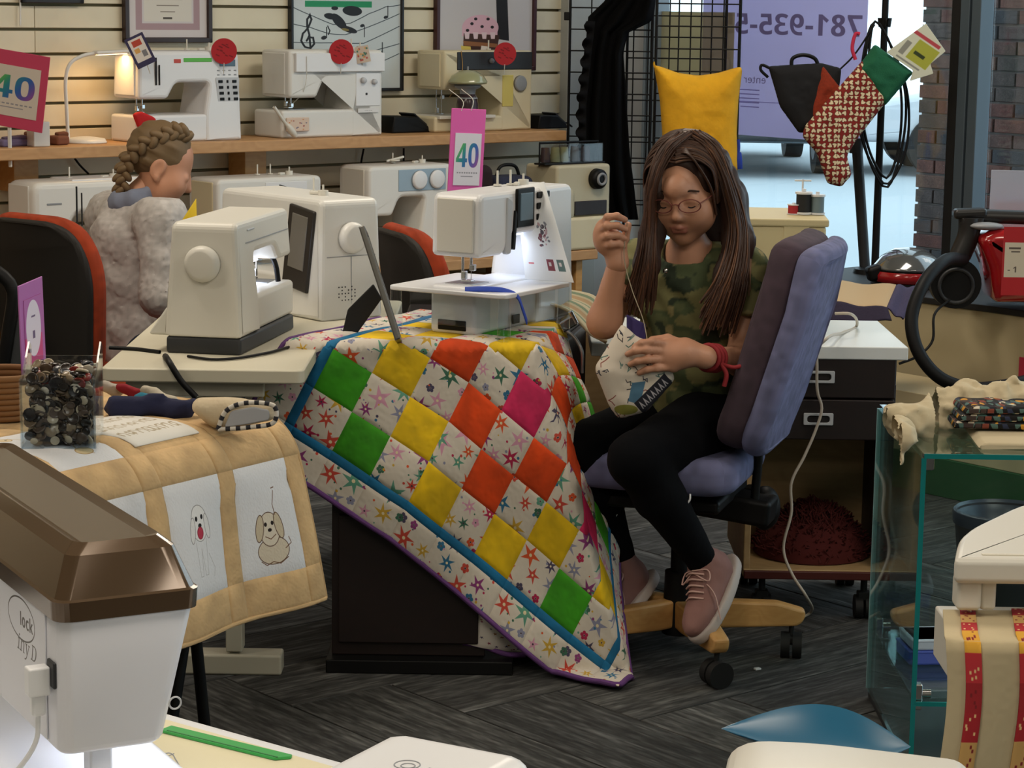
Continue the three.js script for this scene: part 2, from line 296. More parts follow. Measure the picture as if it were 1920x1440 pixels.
M.qGreen = batik([62, 160, 22]); M.qYellow = batik([232, 192, 14]); M.qOrange = batik([226, 74, 16]); M.qPink = batik([214, 40, 96]); M.qBlue = batik([18, 112, 160]);
M.qStar = mat('#ffffff', .85, { map: M.starTex, bumpMap: fabricBump, bumpScale: .004 }); M.qPurple = batik([104, 62, 126]);
{
  const t = thing('quilt', 'colourful patchwork quilt with star print draped over the sewing desk', 'quilt', V3(0, 0, 0));
  const A = [879, 708], U0 = [72, 45], U1 = [61, 50.5], VV = [-37, 72.5];
  const plane = (i, j) => { const k = i < 0 ? U0 : U1; return atZ(A[0] + k[0] * i + VV[0] * j, A[1] + k[1] * i + VV[1] * j, ZH); };
  const K = V3(.045, DESK + .014, ZH), corner = atZ(1198, 1330, ZH), down = corner.clone().sub(K).normalize(), back = V3(.18, 0, -1).normalize();
  const aDown = Math.atan2(down.y, down.x), aUp = PI / 2;
  function S(i, j) {                                      // quilt coordinates (in patches) to the draped surface
    const p = plane(i, j), dx = p.x - K.x, dy = p.y - K.y;
    const wave = .010 * Math.sin(i * 1.35 + j * .5) + .006 * Math.sin(i * .6 - j * 1.7);
    const ang = Math.atan2(dy, dx), rad = Math.hypot(dx, dy);
    if (ang > aDown && ang < aUp && (dx > 0 || dy < 0)) { // round the desk's corner and down its side
      let s = (ang - aDown) / (aUp - aDown); const d = down.clone().multiplyScalar(Math.cos(s * PI / 2)).addScaledVector(back, Math.sin(s * PI / 2)).normalize();
      const q = K.clone().addScaledVector(d, rad), bulge = Math.sin(s * PI) * Math.min(.035, rad * .3) + wave * .5 * Math.sin(s * PI);
      q.x += bulge; q.y -= .25 * bulge; q.z += .3 * bulge * (1 - s); return q;
    }
    if (dy > 0) {                                         // lies on the desk
      const R = .016, e = dy; if (e < R * 1.2) { const f = e / (R * 1.2) * PI / 2; return V3(p.x, K.y - R + R * Math.sin(f), ZH + R * .6 * Math.cos(f)); }
      return V3(p.x, K.y + .002 + .0015 * Math.sin(i * 3 + j * 2), ZH - (e - R));
    }
    const hang = Math.min(1, -dy / .25);
    const q = V3(p.x, p.y - .008, ZH + .0096 + hang * (wave + .012) - .02 * Math.max(0, -dy - .35)); if (q.y < .014) { q.z += (.014 - q.y) * 1.1; q.y = .014 + .002 * Math.sin(i * 4); } return q;
  }
  const patch = (name, i0, i1, j0, j1, n, m, m2, puff = .0035, uvS = .2) => {
    const c = S((i0 + i1) / 2, (j0 + j1) / 2); if (c.z < -5.30 || c.y < .004) return;
    const g = cloth((u, v) => { const i = i0 + (i1 - i0) * u, j = j0 + (j1 - j0) * v, p = S(i, j), e = .02, du = S(i + e, j).sub(S(i - e, j)), dv = S(i, j + e).sub(S(i, j - e)), nn = dv.cross(du).normalize();
      if (nn.z + nn.y + nn.x * .3 < 0) nn.negate(); return p.addScaledVector(nn, puff * Math.pow(16 * u * (1 - u) * v * (1 - v), .4)); }, n, m, .004);
    const uv = g.attributes.uv; for (let k = 0; k < uv.count; k++) uv.setXY(k, (i0 + (i1 - i0) * uv.getX(k)) * uvS, (j0 + (j1 - j0) * uv.getY(k)) * uvS);
    mesh(name, [g], m2, t);
  };
  const colour = (i, j) => { const k = i + ',' + j, q = { '0,0': 'O', '1,1': 'O', '2,0': 'O', '-1,-1': 'O', '1,-1': 'P', '-2,0': 'Y', '-1,1': 'Y', '0,2': 'Y', '2,2': 'Y', '3,1': 'Y', '4,2': 'G', '-2,2': 'G', '-3,1': 'G', '-3,-1': 'Y', '0,-2': 'Y', '-2,-2': 'Y', '2,-2': 'O', '1,-3': 'Y', '2,-4': 'G', '3,-1': 'O', '3,-3': 'Y', '4,0': 'P', '5,1': 'Y', '-1,-3': 'G' }[k]; return { O: M.qOrange, P: M.qPink, Y: M.qYellow, G: M.qGreen }[q] ?? [M.qYellow, M.qGreen, M.qOrange][(i * 7 + j * 13 + 90) % 3]; };
  for (let j = -5; j <= 2; j++) for (let i = -3; i <= 5; i++) { const even = (i + j) % 2 === 0; patch('patch', i, i + 1, j, j + 1, 10, 10, even ? colour(i, j) : M.qStar); }
  const e0 = -3.22, e1 = 6.2, f1 = 3.22, o0 = -4.05, o1 = 6.9, p1 = 3.98;
  for (let i = -3; i < 6; i++) { patch('sashing', i, i + 1, 3, f1, 10, 3, M.qBlue, .002); }
  patch('sashing', e0, -3, 3, f1, 3, 3, M.qBlue, .001); patch('sashing', 6, e1, 3, f1, 3, 3, M.qBlue, .001);
  for (let j = -5; j < 3; j++) { patch('sashing', e0, -3, j, j + 1, 3, 10, M.qBlue, .002); patch('sashing', 6, e1, j, j + 1, 3, 10, M.qBlue, .002); }
  for (let i = -3; i < 6; i++) patch('border', i, i + 1, f1, p1, 10, 8, M.qStar, .003);
  patch('border', e1 - .2, o1, f1, p1, 8, 8, M.qStar, .002); patch('border', o0, -3, f1, p1, 8, 8, M.qStar, .002);
  for (let j = -5; j < 3; j++) { patch('border', o0, e0, j, j + 1, 8, 10, M.qStar, .003); patch('border', e1, o1, j, j + 1, 8, 10, M.qStar, .003); }
  patch('border', o0, e0, 3, f1, 8, 3, M.qStar, .001); patch('border', e1, o1, 3, f1, 8, 3, M.qStar, .001);
  const edge = []; for (let i = o0; i <= o1 + .01; i += .3) edge.push(S(i, p1)); for (let j = p1 - .1; j > -1; j -= .3) edge.push(S(o1, j)); 
  mesh('binding', [tube(edge, .0065, 90, 6)], M.qPurple, t);
  const ed2 = []; for (let j = p1; j > -3; j -= .3) ed2.push(S(o0, j)); mesh('binding', [tube(ed2, .0055, 50, 6)], M.qPurple, t);
  const bk = canvasTex(256, 256, (c, w, h) => { c.fillStyle = '#d3ccc2'; c.fillRect(0, 0, w, h); for (let k = 0; k < 40; k++) star(c, rr(10, w - 10), rr(10, h - 10), rr(6, 11), ['#7d2340', '#2f5a54', '#3a3350', '#8a5a30'][k % 4], rr(0, 6), 5); });
  const b0 = atZ(868, 1205, ZH - .03), b1 = atZ(985, 1228, ZH - .03), b2 = atZ(885, 1120, ZH - .03), b3 = atZ(1010, 1180, ZH - .02);
  mesh('backing', [cloth((u, v) => b0.clone().lerp(b1, u).lerp(b2.clone().lerp(b3, u), v).add(V3(0, 0, .01 * Math.sin(u * 5))), 12, 10, .004)], mat('#ffffff', .85, { map: bk }), t);
  mesh('binding', [tube([b0, b0.clone().lerp(b1, .35), b0.clone().lerp(b1, .7).add(V3(0, -.004, .01)), b1], .006, 20, 6)], M.qPurple, t);
}
// ---------- folding table with the embroidered dog quilt ----------
const T2K = V3(-.42, 0, -3.95), E1 = V3(-.55, 0, .83).normalize(), E2 = V3(-.83, 0, -.55).normalize(), EOUT = E2.clone().negate();
{
  const t = thing('folding_table', 'folding table with black wire legs under the tan dog quilt', 'table', V3(0, 0, 0));
  const c = (s, q) => { const p = T2K.clone().addScaledVector(E1, s).addScaledVector(E2, q); return [p.x, p.z]; };
  const g = extr(rshape([c(.02, .02), c(1.1, .02), c(1.1, .8), c(.02, .8)].reverse(), .02), .03, .004); g.rotateX(PI / 2); mesh('tabletop', [xf(g, [0, TABLE - .015, 0])], M.lightgrey, t);
  const leg = (a, b) => bar(a, b, .011, 10), P = (s, q, y) => { const p = T2K.clone().addScaledVector(E1, s).addScaledVector(E2, q); p.y = y; return p; };
  for (const [s0, s1] of [[.15, .085], [.9, .95]]) for (const q of [.09, .7]) mesh('leg', [leg(P(s0, q, .68), P(s1, q - .02, .011))], M.black, t);
  mesh('leg_brace', [leg(P(.125, .085, .36), P(.21, .085, .02)), leg(P(.125, .08, .36), P(.125, .68, .36)), leg(P(.21, .085, .02), P(.21, .68, .02))], M.black, t);
}
{
  const t = thing('dog_quilt', 'tan quilt with white embroidered dog panels hanging over the folding table', 'quilt', V3(0, 0, 0));
  const R = .085, yT = TABLE + .006;
  const S = (s, q) => {                                   // s along the edge, q across: above 0 on the table, below 0 hanging
    const wave = .010 * Math.sin(s * 21 + 1) * Math.min(1, Math.max(0, -q / .2)), far = Math.max(0, .04 - s) * 1.2;
    const p = T2K.clone().addScaledVector(E1, s);
    if (q > R) { p.addScaledVector(E2, q - R + R * .6); p.y = yT + .0015 * Math.sin(s * 30 + q * 20); }
    else if (q > -R) { const f = (R - q) / (2 * R) * PI / 2; p.addScaledVector(EOUT, R * 1.27 * Math.sin(f) - R * .6); p.y = yT - R * 1.27 * (1 - Math.cos(f)); }
    else { p.addScaledVector(EOUT, R * .67 + wave + (-q - R) * .10); p.y = yT - R * 1.27 - (-q - R); p.addScaledVector(E1, (q + R) * .14 * Math.max(0, 1 - s * 3)); }
    return p; };
  const tanT = dataTex(128, (u, v) => { const k = .84 + .26 * fbm(u, v, 6); return [206 * k, 172 * k, 124 * k]; }), whT = dataTex(128, (u, v) => { const k = .93 + .1 * fbm(u, v, 5); return [214 * k, 214 * k, 216 * k]; });
  const tan = mat('#ffffff', .9, { map: tanT, bumpMap: fabricBump, bumpScale: .004 });
  const dog = (kind) => canvasTex(384, 512, (c, w, h) => {
    c.fillStyle = '#dcdcde'; c.fillRect(0, 0, w, h); c.lineWidth = 4; c.lineJoin = 'round';
    const L = (pts, col = '#6b4a33', lw = 4) => { c.strokeStyle = col; c.lineWidth = lw; c.beginPath(); pts.forEach((p, k) => c[k ? 'lineTo' : 'moveTo'](p[0], p[1])); c.stroke(); };
    const E = (x, y, a, b, col, fill, r = 0) => { c.beginPath(); c.ellipse(x, y, a, b, r, 0, 7); if (fill) { c.fillStyle = fill; c.fill(); } if (col) { c.strokeStyle = col; c.lineWidth = 4; c.stroke(); } };
    if (kind === 0) { // sitting long-eared dog
      E(200, 400, 92, 62, '#5c4434', '#cfc2ac'); E(190, 300, 62, 78, '#5c4434', '#d6cbb8'); E(132, 290, 24, 62, '#5c4434', '#c6b79c', .2); E(250, 290, 24, 62, '#5c4434', '#c6b79c', -.2); E(170, 276, 9, 10, null, '#201510'); E(212, 274, 9, 10, null, '#201510'); E(192, 304, 12, 8, null, '#201510'); L([[160, 330], [192, 346], [226, 328]]); L([[120, 440], [150, 462], [190, 450], [230, 464], [282, 440]]); L([[270, 400], [310, 380], [300, 350]]); L([[250, 130], [230, 190], [236, 240]]); L([[238, 120], [262, 118]]);
    } else if (kind === 1) { // dog with its tongue out
      E(200, 190, 60, 78, '#9a9896', '#e4e2e0'); E(146, 214, 18, 56, '#9a9896', '#e0dedc', .15); E(256, 210, 18, 56, '#9a9896', '#e0dedc', -.15); E(180, 168, 9, 11, null, '#181414'); E(222, 164, 9, 11, null, '#181414'); E(202, 200, 13, 10, null, '#181414'); E(200, 232, 22, 26, '#8c2434', '#b8374c'); L([[160, 270], [170, 420], [190, 420], [196, 300], [212, 420], [232, 420], [240, 260]], '#b2b0ae', 3); L([[250, 330], [290, 400], [280, 440]], '#b2b0ae', 3);
    } else { L([[60, 60], [120, 90], [180, 70], [200, 140], [150, 180], [210, 240], [180, 300], [240, 360], [200, 420], [260, 460]], '#b79a6c', 5); E(140, 90, 34, 26, '#a8895c', '#d8c6a2'); E(150, 86, 5, 6, null, '#201510'); E(230, 430, 46, 26, '#a8895c', '#cdb98f'); for (let k = 0; k < 5; k++) L([[90 + k * 40, 120 + k * 60], [80 + k * 44, 200 + k * 50]], '#c9c2b4', 3); }
  });
  const textT = canvasTex(512, 320, (c, w, h) => { c.fillStyle = '#dad7cf'; c.fillRect(0, 0, w, h); c.strokeStyle = '#a89c84'; c.lineWidth = 9; for (let r = 0; r < 3; r++) for (let k = 0; k < 9; k++) { const x = 40 + k * 50 + rr(-6, 6), y = 70 + r * 90; c.beginPath(); c.arc(x, y, rr(12, 22), rr(0, 3), rr(4, 6.2)); c.stroke(); c.beginPath(); c.moveTo(x + 14, y - 26); c.lineTo(x + 18, y + 22); c.stroke(); } });
  textT.userData = {};
  const piece = (name, s0, s1, q0, q1, m, flip, n = 10, lift = 0) => {
    const g = cloth((u, v) => { const s = s0 + (s1 - s0) * u, q = q0 + (q1 - q0) * v, p = S(s, q), e = .003, nn = S(s + e, q).sub(S(s - e, q)).cross(S(s, q + e).sub(S(s, q - e))).normalize(); if (nn.y + nn.z < 0) nn.negate(); return p.addScaledVector(nn, lift + .0032 * Math.pow(16 * u * (1 - u) * v * (1 - v), .35)); }, n, n, .004);
    const uv = g.attributes.uv; for (let k = 0; k < uv.count; k++) { const u = uv.getX(k), v = uv.getY(k); if (flip) uv.setXY(k, 1 - u, v); else uv.setXY(k, (s0 + (s1 - s0) * u) * 4, (q0 + (q1 - q0) * v) * 4); }
    mesh(name, [g], m, t); };
  const cols = [.03, .165, .205, .34, .385, .53, .575, .72, .765, .9], rows = [-.305, -.24, -.045, .02, .235, .29, .5];
  const dm = [0, 1, 2].map((k) => mat('#ffffff', .9, { map: dog(k), bumpMap: fabricBump, bumpScale: .003 })), plain = mat('#ffffff', .9, { map: whT, bumpMap: fabricBump, bumpScale: .003 }), tm = mat('#ffffff', .9, { map: textT });
  const sS = [-.005, .03, ...cols.slice(1)];
  for (let k = 0; k < cols.length - 1; k++) {
    const s0 = cols[k], s1 = cols[k + 1], isPanel = k % 2 === 0;
    for (let r = 0; r < rows.length - 1; r++) {
      const q0 = rows[r], q1 = rows[r + 1];
      if (isPanel && r === 1) piece('panel', s0, s1, q0, q1, k === 0 ? dm[0] : k === 2 ? dm[1] : k === 4 ? plain : dm[2], k < 8);
      else if (isPanel && r === 3) piece('panel', s0, s1, q0, q1, k === 2 ? tan : k === 0 ? tan : k === 4 ? dm[2] : plain, k === 4);
      else if (isPanel && r === 5) piece('panel', s0, s1, q0, q1, tan, false);
      else piece('sashing', s0, s1, q0, q1, tan, false, 8);
    }
  }
  for (let r = 0; r < rows.length - 1; r++) piece('sashing', -.012, .03, rows[r], rows[r + 1], tan, false, 8);
  piece('text_block', .19, .345, .035, .215, tm, true, 14, .004);
  const e = []; for (let s = -.01; s <= .9; s += .05) e.push(S(s, -.306)); mesh('binding', [tube(e, .005, 60, 6)], tan, t);
  const e2 = []; for (let q = -.306; q < .5; q += .04) e2.push(S(-.012, q)); mesh('binding', [tube(e2, .004, 60, 6)], tan, t);
}
// ---------- sewing cabinet with drawers and a shaggy rug in its open base ----------
{
  const x0 = .545, x1 = .885, zf = -5.2, zb = -5.62, yT = .655;
  const t = thing('sewing_cabinet', 'dark brown drawer cabinet with white top and open base on casters', 'cabinet', V3(0, 0, 0));
  const inside = mat('#ffffff', .6, { map: woodTex([186, 156, 112], [164, 134, 92], 3) });
  mesh('top', [box(x1 - .16, .03, zf - zb + .03, [(x1 + .03 + .17) / 2, yT - .015, (zf + zb) / 2])], mat('#dfe3e2', .3), t);
  mesh('drawer_case', [metreUV(box(x1 - x0, .19, .40, [(x0 + x1) / 2, yT - .125, (zf + zb) / 2 - .005]), 2)], M.darkwood, t);
  for (const [y, k] of [[.582, 0], [.484, 1]]) {
    const d = mesh('drawer', [metreUV(box(x1 - x0 - .012, .094, .018, [(x0 + x1) / 2, y, zf + .003]), 2)], M.darkwood, t);
    const hx = atZ(k ? 1535 : 1538, k ? 762 : 677, zf + .012).x, s = rshape([[-.034, -.014], [.034, -.014], [.034, .014], [-.034, .014]], .003), hole = rshape([[-.026, -.008], [.026, -.008], [.026, .008], [-.026, .008]], .008);
    s.holes.push(hole); mesh('handle', [extr(s, .006, .0015, [hx, y + .002, zf + .015])], M.lightgrey, d);
  }
  mesh('side_panel', [metreUV(box(.016, .45, .40, [x0 + .008, .34, (zf + zb) / 2]), 2)], inside, t); mesh('side_panel', [metreUV(box(.016, .45, .40, [x1 - .008, .34, (zf + zb) / 2]), 2)], M.darkwood, t);
  mesh('back_panel', [metreUV(box(x1 - x0, .45, .012, [(x0 + x1) / 2, .34, zb + .07]), 2), metreUV(box(x0 - .17, .42, .012, [(x0 + .17) / 2, .42, zb - .0]), 2)], inside, t);
  mesh('bottom_shelf', [metreUV(box(x1 - x0, .02, .41, [(x0 + x1) / 2, .115, (zf + zb) / 2]), 2)], inside, t); mesh('front_edge', [box(x1 - x0, .02, .008, [(x0 + x1) / 2, .115, zf + .008])], mat('#4a1712', .5), t);
  for (const [cx, cz] of [[x1 - .05, zf - .05], [x0 + .05, zf - .05], [x1 - .05, zb + .06], [x0 + .05, zb + .06]]) mesh('caster', [cyl(.028, .028, .018, [cx + .012, .028, cz], [0, 0, PI / 2]), cyl(.028, .028, .018, [cx - .012, .028, cz], [0, 0, PI / 2]), cyl(.008, .008, .05, [cx, .082, cz]), box(.03, .02, .03, [cx, .055, cz])], M.rubber, t);
  // rug
  const rug = single('shag_rug', 'rolled dark red shag rug lying in the open cabinet base', 'rug', (() => {
    const gs = []; for (let k = 0; k < 1500; k++) { const a = rr(0, PI * 2), r = Math.sqrt(rnd()), x = r * Math.cos(a) * .135, z = r * Math.sin(a) * .125, h = .015 + .10 * (1 - r * r) + rr(-.01, .012); gs.push(cyl(.0015, .0035, .034, [x, h, z], [rr(-.9, .9) + z * 3, 0, rr(-.9, .9) - x * 5], 4)); }
    gs.push(ball(.14, .10, .13, [0, .004, 0])); const g = merge(gs); const p = g.attributes.position; for (let i = 0; i < p.count; i++) if (p.getY(i) < 0) p.setY(i, 0); return g; })(), mat('#4a0f0c', .95), V3(.725, .126, -5.37));
  rug.userData.kind = 'stuff';
}
// ---------- office chairs ----------
function officeBase(t, wood, n, a0, L, hubY = .085) {
  for (let k = 0; k < n; k++) { const a = a0 + k * PI * 2 / n, g = extr(rshape([[.02, -.03], [.06, -.032], [L, -.022, .02], [L + .012, .012, .015], [L * .8, .03], [.02, .032]], .01), .036, .006);
    mesh('base_leg', [xf(metreUV(g, 3), [0, hubY + .012, 0], [0, a, 0])], wood, t);
    const cx = Math.cos(a) * (L - .02), cz = -Math.sin(a) * (L - .02), q = a * 2.3;
    mesh('caster', [xf(merge([cyl(.029, .029, .02, [.013, 0, 0], [0, 0, PI / 2]), cyl(.029, .029, .02, [-.013, 0, 0], [0, 0, PI / 2]), box(.042, .022, .03, [0, .012, 0], [0, 0, 0], .008)]), [cx, .029, cz], [0, q, 0]), cyl(.006, .006, .04, [cx, .055, cz])], M.rubber, t); }
}
const fabric = (rgb, k = .25) => mat('#ffffff', .95, { sheen: .4, sheenRoughness: .7, bumpMap: fabricBump, bumpScale: .0015, map: dataTex(256, (u, v) => { const q = 1 - k / 2 + k * (.5 * noise(u, v, 64) + .3 * noise(u * .4, v, 60) + .2 * fbm(u, v, 8)); return rgb.map((c) => c * q); }) });
M.lavender = fabric([104, 106, 140], .4); M.mauve = fabric([70, 56, 66], .35); M.rust = fabric([150, 54, 22], .3);
{
  const turn = PI - .30, t = thing('office_chair', 'lavender office chair on a light wooden star base under the seated girl', 'chair', V3(.375, 0, -4.92), 0);
  const fw = V3(-.953, 0, -.30), sd = V3(-.30, 0, .953);  // chair forward, chair side towards the camera
  officeBase(t, M.birch, 5, -.05, .27);
  mesh('column', [cyl(.032, .036, .14, [0, .12, 0]), cyl(.02, .02, .2, [0, .28, 0])], M.black, t);
  const yw = Math.atan2(-fw.z, fw.x);                     // local +x of these parts = chair forward
  const SX = -.03, SZ = -.03;
  mesh('seat', [xf(merge([extr(rshape([[-.19, -.21], [.19, -.2], [.19, .2], [-.19, .21]], .09), .08, .03, [0, .435, 0], [-PI / 2, 0, 0])]), [SX, 0, SZ], [0, yw, 0])], M.lavender, t);
  mesh('seat_pan', [xf(box(.3, .03, .3, [0, .365, 0], [0, 0, 0], .01), [SX, 0, SZ], [0, yw, 0])], M.black, t);
  mesh('tilt_mechanism', [xf(merge([box(.22, .06, .1, [-.12, .335, .05], [0, 0, .1], .012), cyl(.035, .035, .05, [-.16, .325, .13], [PI / 2, 0, 0]), ball(.035, .05, .04, [-.2, .32, .1])]), [SX, 0, SZ], [0, yw, 0])], M.black, t);
  mesh('back_bar', [xf(tube([[-.14, .33, .02], [-.185, .335, .02], [-.195, .40, .02], [-.20, .52, .02]], .010, 20), [SX, 0, SZ], [0, yw, 0])], M.black, t);
  // backrest: front pad and rear cover, leaning back
  const prof = (off, th) => { const s = []; };
  const back = (x0, th, m, name, W, rad) => { const g = extr(rshape([[-W, -.235], [W, -.235], [W * .98, .19], [W * .8, .235], [-W * .8, .235], [-W * .98, .19]], rad), th, Math.min(.03, th * .45), undefined, undefined, 5);
    const p = g.attributes.position; for (let i = 0; i < p.count; i++) { const y = p.getY(i), x = p.getX(i); p.setZ(i, p.getZ(i) + .05 * (x * x) / (W * W) * .5 - .035 * Math.cos(y * 5) + .02); } g.computeVertexNormals();
    // local z = chair forward: turn so that z -> +x of the chair frame
    return mesh(name, [xf(xf(toCreasedNormals(g, 1), [x0, 0, 0], [0, PI / 2, 0]), [0, 0, 0], [0, 0, 0])], m, t); };
  const hold = [back(.0, .075, M.mauve, 'back_pad', .19, .1), back(-.05, .05, M.lavender, 'back_cover', .2, .1)];
  for (const h of hold) { h.geometry.applyMatrix4(new THREE.Matrix4().makeRotationZ(.27)); h.geometry.applyMatrix4(new THREE.Matrix4().makeTranslation(-.243, .715, 0)); h.geometry.applyMatrix4(new THREE.Matrix4().makeRotationY(yw)); h.geometry.applyMatrix4(new THREE.Matrix4().makeTranslation(SX, 0, SZ)); }
}
function shellChair(name, label, p, turn) {
  const t = thing(name, label, 'chair', p, turn);
  officeBase(t, M.black, 5, .3, .26);
  mesh('column', [cyl(.03, .03, .3, [0, .23, 0])], M.black, t);
  mesh('seat', [extr(rshape([[-.21, -.2], [.21, -.2], [.2, .2], [-.2, .2]], .08), .07, .025, [0, .41, 0], [-PI / 2, 0, 0])], M.rust, t);
  mesh('back_bar', [tube([[0, .36, -.1], [0, .36, -.27], [0, .45, -.3], [0, .55, -.285]], .015, 20)], M.black, t);
  const back = (th, W, H) => { const g = extr(rshape([[-W * .8, -H], [W * .8, -H], [W, H * .45], [W * .72, H], [-W * .72, H], [-W, H * .45]], .09), th, Math.min(.022, th * .45), undefined, undefined, 5); const q = g.attributes.position; for (let i = 0; i < q.count; i++) { const x = q.getX(i) / W; q.setZ(i, q.getZ(i) + .045 * x * x); } return toCreasedNormals(g, 1); };
  mesh('back_shell', [xf(back(.02, .2, .215), [0, .64, -.292], [-.14, 0, 0])], mat('#1b1713', .7), t);
  mesh('back_pad', [xf(back(.045, .210, .226), [0, .64, -.262], [-.14, 0, 0])], M.rust, t);
  return t;
}
// ---------- sewing machines ----------
// local axes: x along the machine (needle end at -x, handwheel at +x), y up, z towards the sewer
function sewing(t, o) {
  const { L, H, D, m } = o, hb = o.bed ?? .075, ha = o.arm ?? H * .62, hd = o.head ?? H * .48, wh = o.wh ?? .09, hx = o.hx ?? .02, cw = o.cw ?? L * .28, r = o.r ?? .018, xc = L / 2 - cw, tp = o.taper ?? 0;
  const g = extr(rshape([[xc - .02, o.base ?? .0, .004], [L / 2, o.base ?? .0, .006], [L / 2, H, r], [-L / 2 + hx, H, r], [-L / 2 + hx, hd, .012], [-L / 2 + hx + wh, hd, .012], [-L / 2 + hx + wh + .03, ha, .02], [xc, ha, .02], [xc - .02, hb, .02]], .01), D, o.bev ?? .012);
  if (tp) { const p = g.attributes.position; for (let i = 0; i < p.count; i++) { const k = (p.getY(i) / H - .5) * tp; p.setX(i, p.getX(i) * (1 - k * .25)); p.setZ(i, p.getZ(i) * (1 - k)); } g.computeVertexNormals(); }
  mesh('body', [g], m, t);
  mesh('bed', [box(L - cw + .01, hb - (o.base ?? 0), D * (o.bedD ?? 1), [-cw / 2 - .005, (hb + (o.base ?? 0)) / 2, 0], [0, 0, 0], .01)], o.bm ?? m, t);
  if (o.base) mesh('base', [extr(rshape([[-L / 2 - .004, 0], [L / 2 + .004, 0], [L / 2 + .002, o.base], [-L / 2, o.base]], .008), D * 1.03, .006)], o.baseM ?? M.darkgrey, t);
  const nx = -L / 2 + hx + wh * .5;
  mesh('needle_bar', [bar([nx, hd + .01, .01], [nx, hd - .03, .01], .003), bar([nx, hd - .03, .01], [nx, hb + .004, .01], .0008, 6), box(.012, .014, .012, [nx, hd - .026, .014], [0, 0, 0], .002)], M.chrome, t);
  mesh('presser_foot', [bar([nx - .012, hd + .01, -.004], [nx - .012, hb + .02, -.004], .0028), box(.018, .004, .026, [nx - .006, hb + .006, .006], [0, 0, 0], .001), box(.01, .018, .012, [nx - .012, hb + .018, 0], [0, 0, 0], .002)], M.chrome, t);
  mesh('needle_plate', [box(.07, .002, D * .55, [nx, hb + .0005, 0], [0, 0, 0], .0008)], M.silverplate, t);
  if (o.wheel !== 0) mesh('handwheel', [lathe([[0, .018], [.02, .018], [.027, .014], [.03, .004], [.03, -.006], [0, -.006]].map(([a, b]) => [a * (o.wheel ?? 1), b]), [L / 2 + .004, H * (o.wheelY ?? .68), 0], [0, 0, -PI / 2])], o.wheelM ?? m, t);
  mesh('face_plate', [box(.006, H - hd - .02, D * .72, [-L / 2 + hx - .001, (H + hd) / 2, 0], [0, 0, 0], .006)], o.faceM ?? m, t);
  for (const [x, z] of o.pins ?? []) mesh('spool_pin', [bar([x, H - .002, z], [x, H + .035, z], .0025), cyl(.009, .009, .004, [x, H + .003, z])], M.ivory, t);
  if (o.winder) mesh('bobbin_winder', [cyl(.012, .012, .012, [o.winder[0], H + .006, o.winder[1]]), bar([o.winder[0], H, o.winder[1]], [o.winder[0], H + .025, o.winder[1]], .0025), box(.03, .008, .012, [o.winder[0] - .03, H + .004, o.winder[1]], [0, .4, 0])], M.ivory, t);
  if (o.lever) mesh('take_up_slot', [box(.006, H * .3, .002, [nx + .01, H * .78, D / 2 + .0004], [0, 0, 0], .0005), box(.005, H * .22, .002, [nx + .022, H * .74, D / 2 + .0004], [0, 0, 0], .0005)], M.slot, t);
  return { nx, hd, hb, xc, ha };
}
const front = (t, name, g, m) => mesh(name, [].concat(g), m, t);
const dial = (x, y, r, z) => lathe([[0, .012], [r * .8, .012], [r, .007], [r * 1.03, 0], [0, 0]], [x, y, z], [PI / 2, 0, 0], 24);
const onShelf = (px, lz) => { const p = onBack(px, 262, lz); return V3(p.x, M.shelfY, p.z); };
const onCounter = (px, lz) => { const p = onBack(px, 500, lz); return V3(p.x, COUNTER, p.z); };
const capTex = (bg, fg, lines, w = 256, h = 64, font = 'bold 34px sans-serif') => canvasTex(w, h, (c) => { c.fillStyle = bg; c.fillRect(0, 0, w, h); c.fillStyle = fg; c.font = font; c.textAlign = 'center'; c.textBaseline = 'middle'; lines.forEach((s, i) => c.fillText(s, w / 2, h * (i + .5) / lines.length)); });
{ // 1: keypad machine on the shelf
  const t = thing('sewing_machine', 'white sewing machine with a black-button keypad and green strip on the wall shelf', 'sewing machine', onShelf(333, .165), YAW), L = .375, H = .283, D = .16;
  sewing(t, { L, H, D, m: M.white2, bed: .085, head: .135, arm: .185, wh: .105, hx: .0, cw: .115, r: .025, taper: .12, lever: 1, wheel: .9, pins: [[.05, -.02]], winder: [.12, 0] });
  const z = D / 2 * .97;
  front(t, 'color_strip', box(.105, .013, .004, [.03, .255, z - .002]), mat('#58b23c', .4));
  front(t, 'brand_mark', box(.026, .013, .004, [-.045, .252, z - .002]), mat('#c0483c', .5));
  front(t, 'display', box(.06, .022, .004, [.14, .245, z - .002]), mat('#516a7c', .25));
  const k = front(t, 'keypad', extr(rshape([[-.045, .055], [.045, .055], [.04, -.02], [0, -.065], [-.036, -.03]], .006), .004, .001, [.138, .145, z + .001]), M.lightgrey);
  for (let r = 0; r < 4; r++) for (let c = 0; c < 3; c++) mesh('button', [box(c === 1 ? .007 : .016, .009, .003, [.138 - .027 + c * .026 + r * .002, .187 - r * .0185, z + .0035], [0, 0, 0], .001)], M.black, k);
  for (let r = 0; r < 2; r++) for (let c = 0; c < 4; c++) front(t, 'button', box(.009, .004, .003, [.105 + c * .021, .222 - r * .014, z], [0, 0, 0], .001), M.grey);
  front(t, 'free_arm_seam', box(.002, .06, .003, [-.02, .045, D / 2 - .002]), M.lightgrey);
}
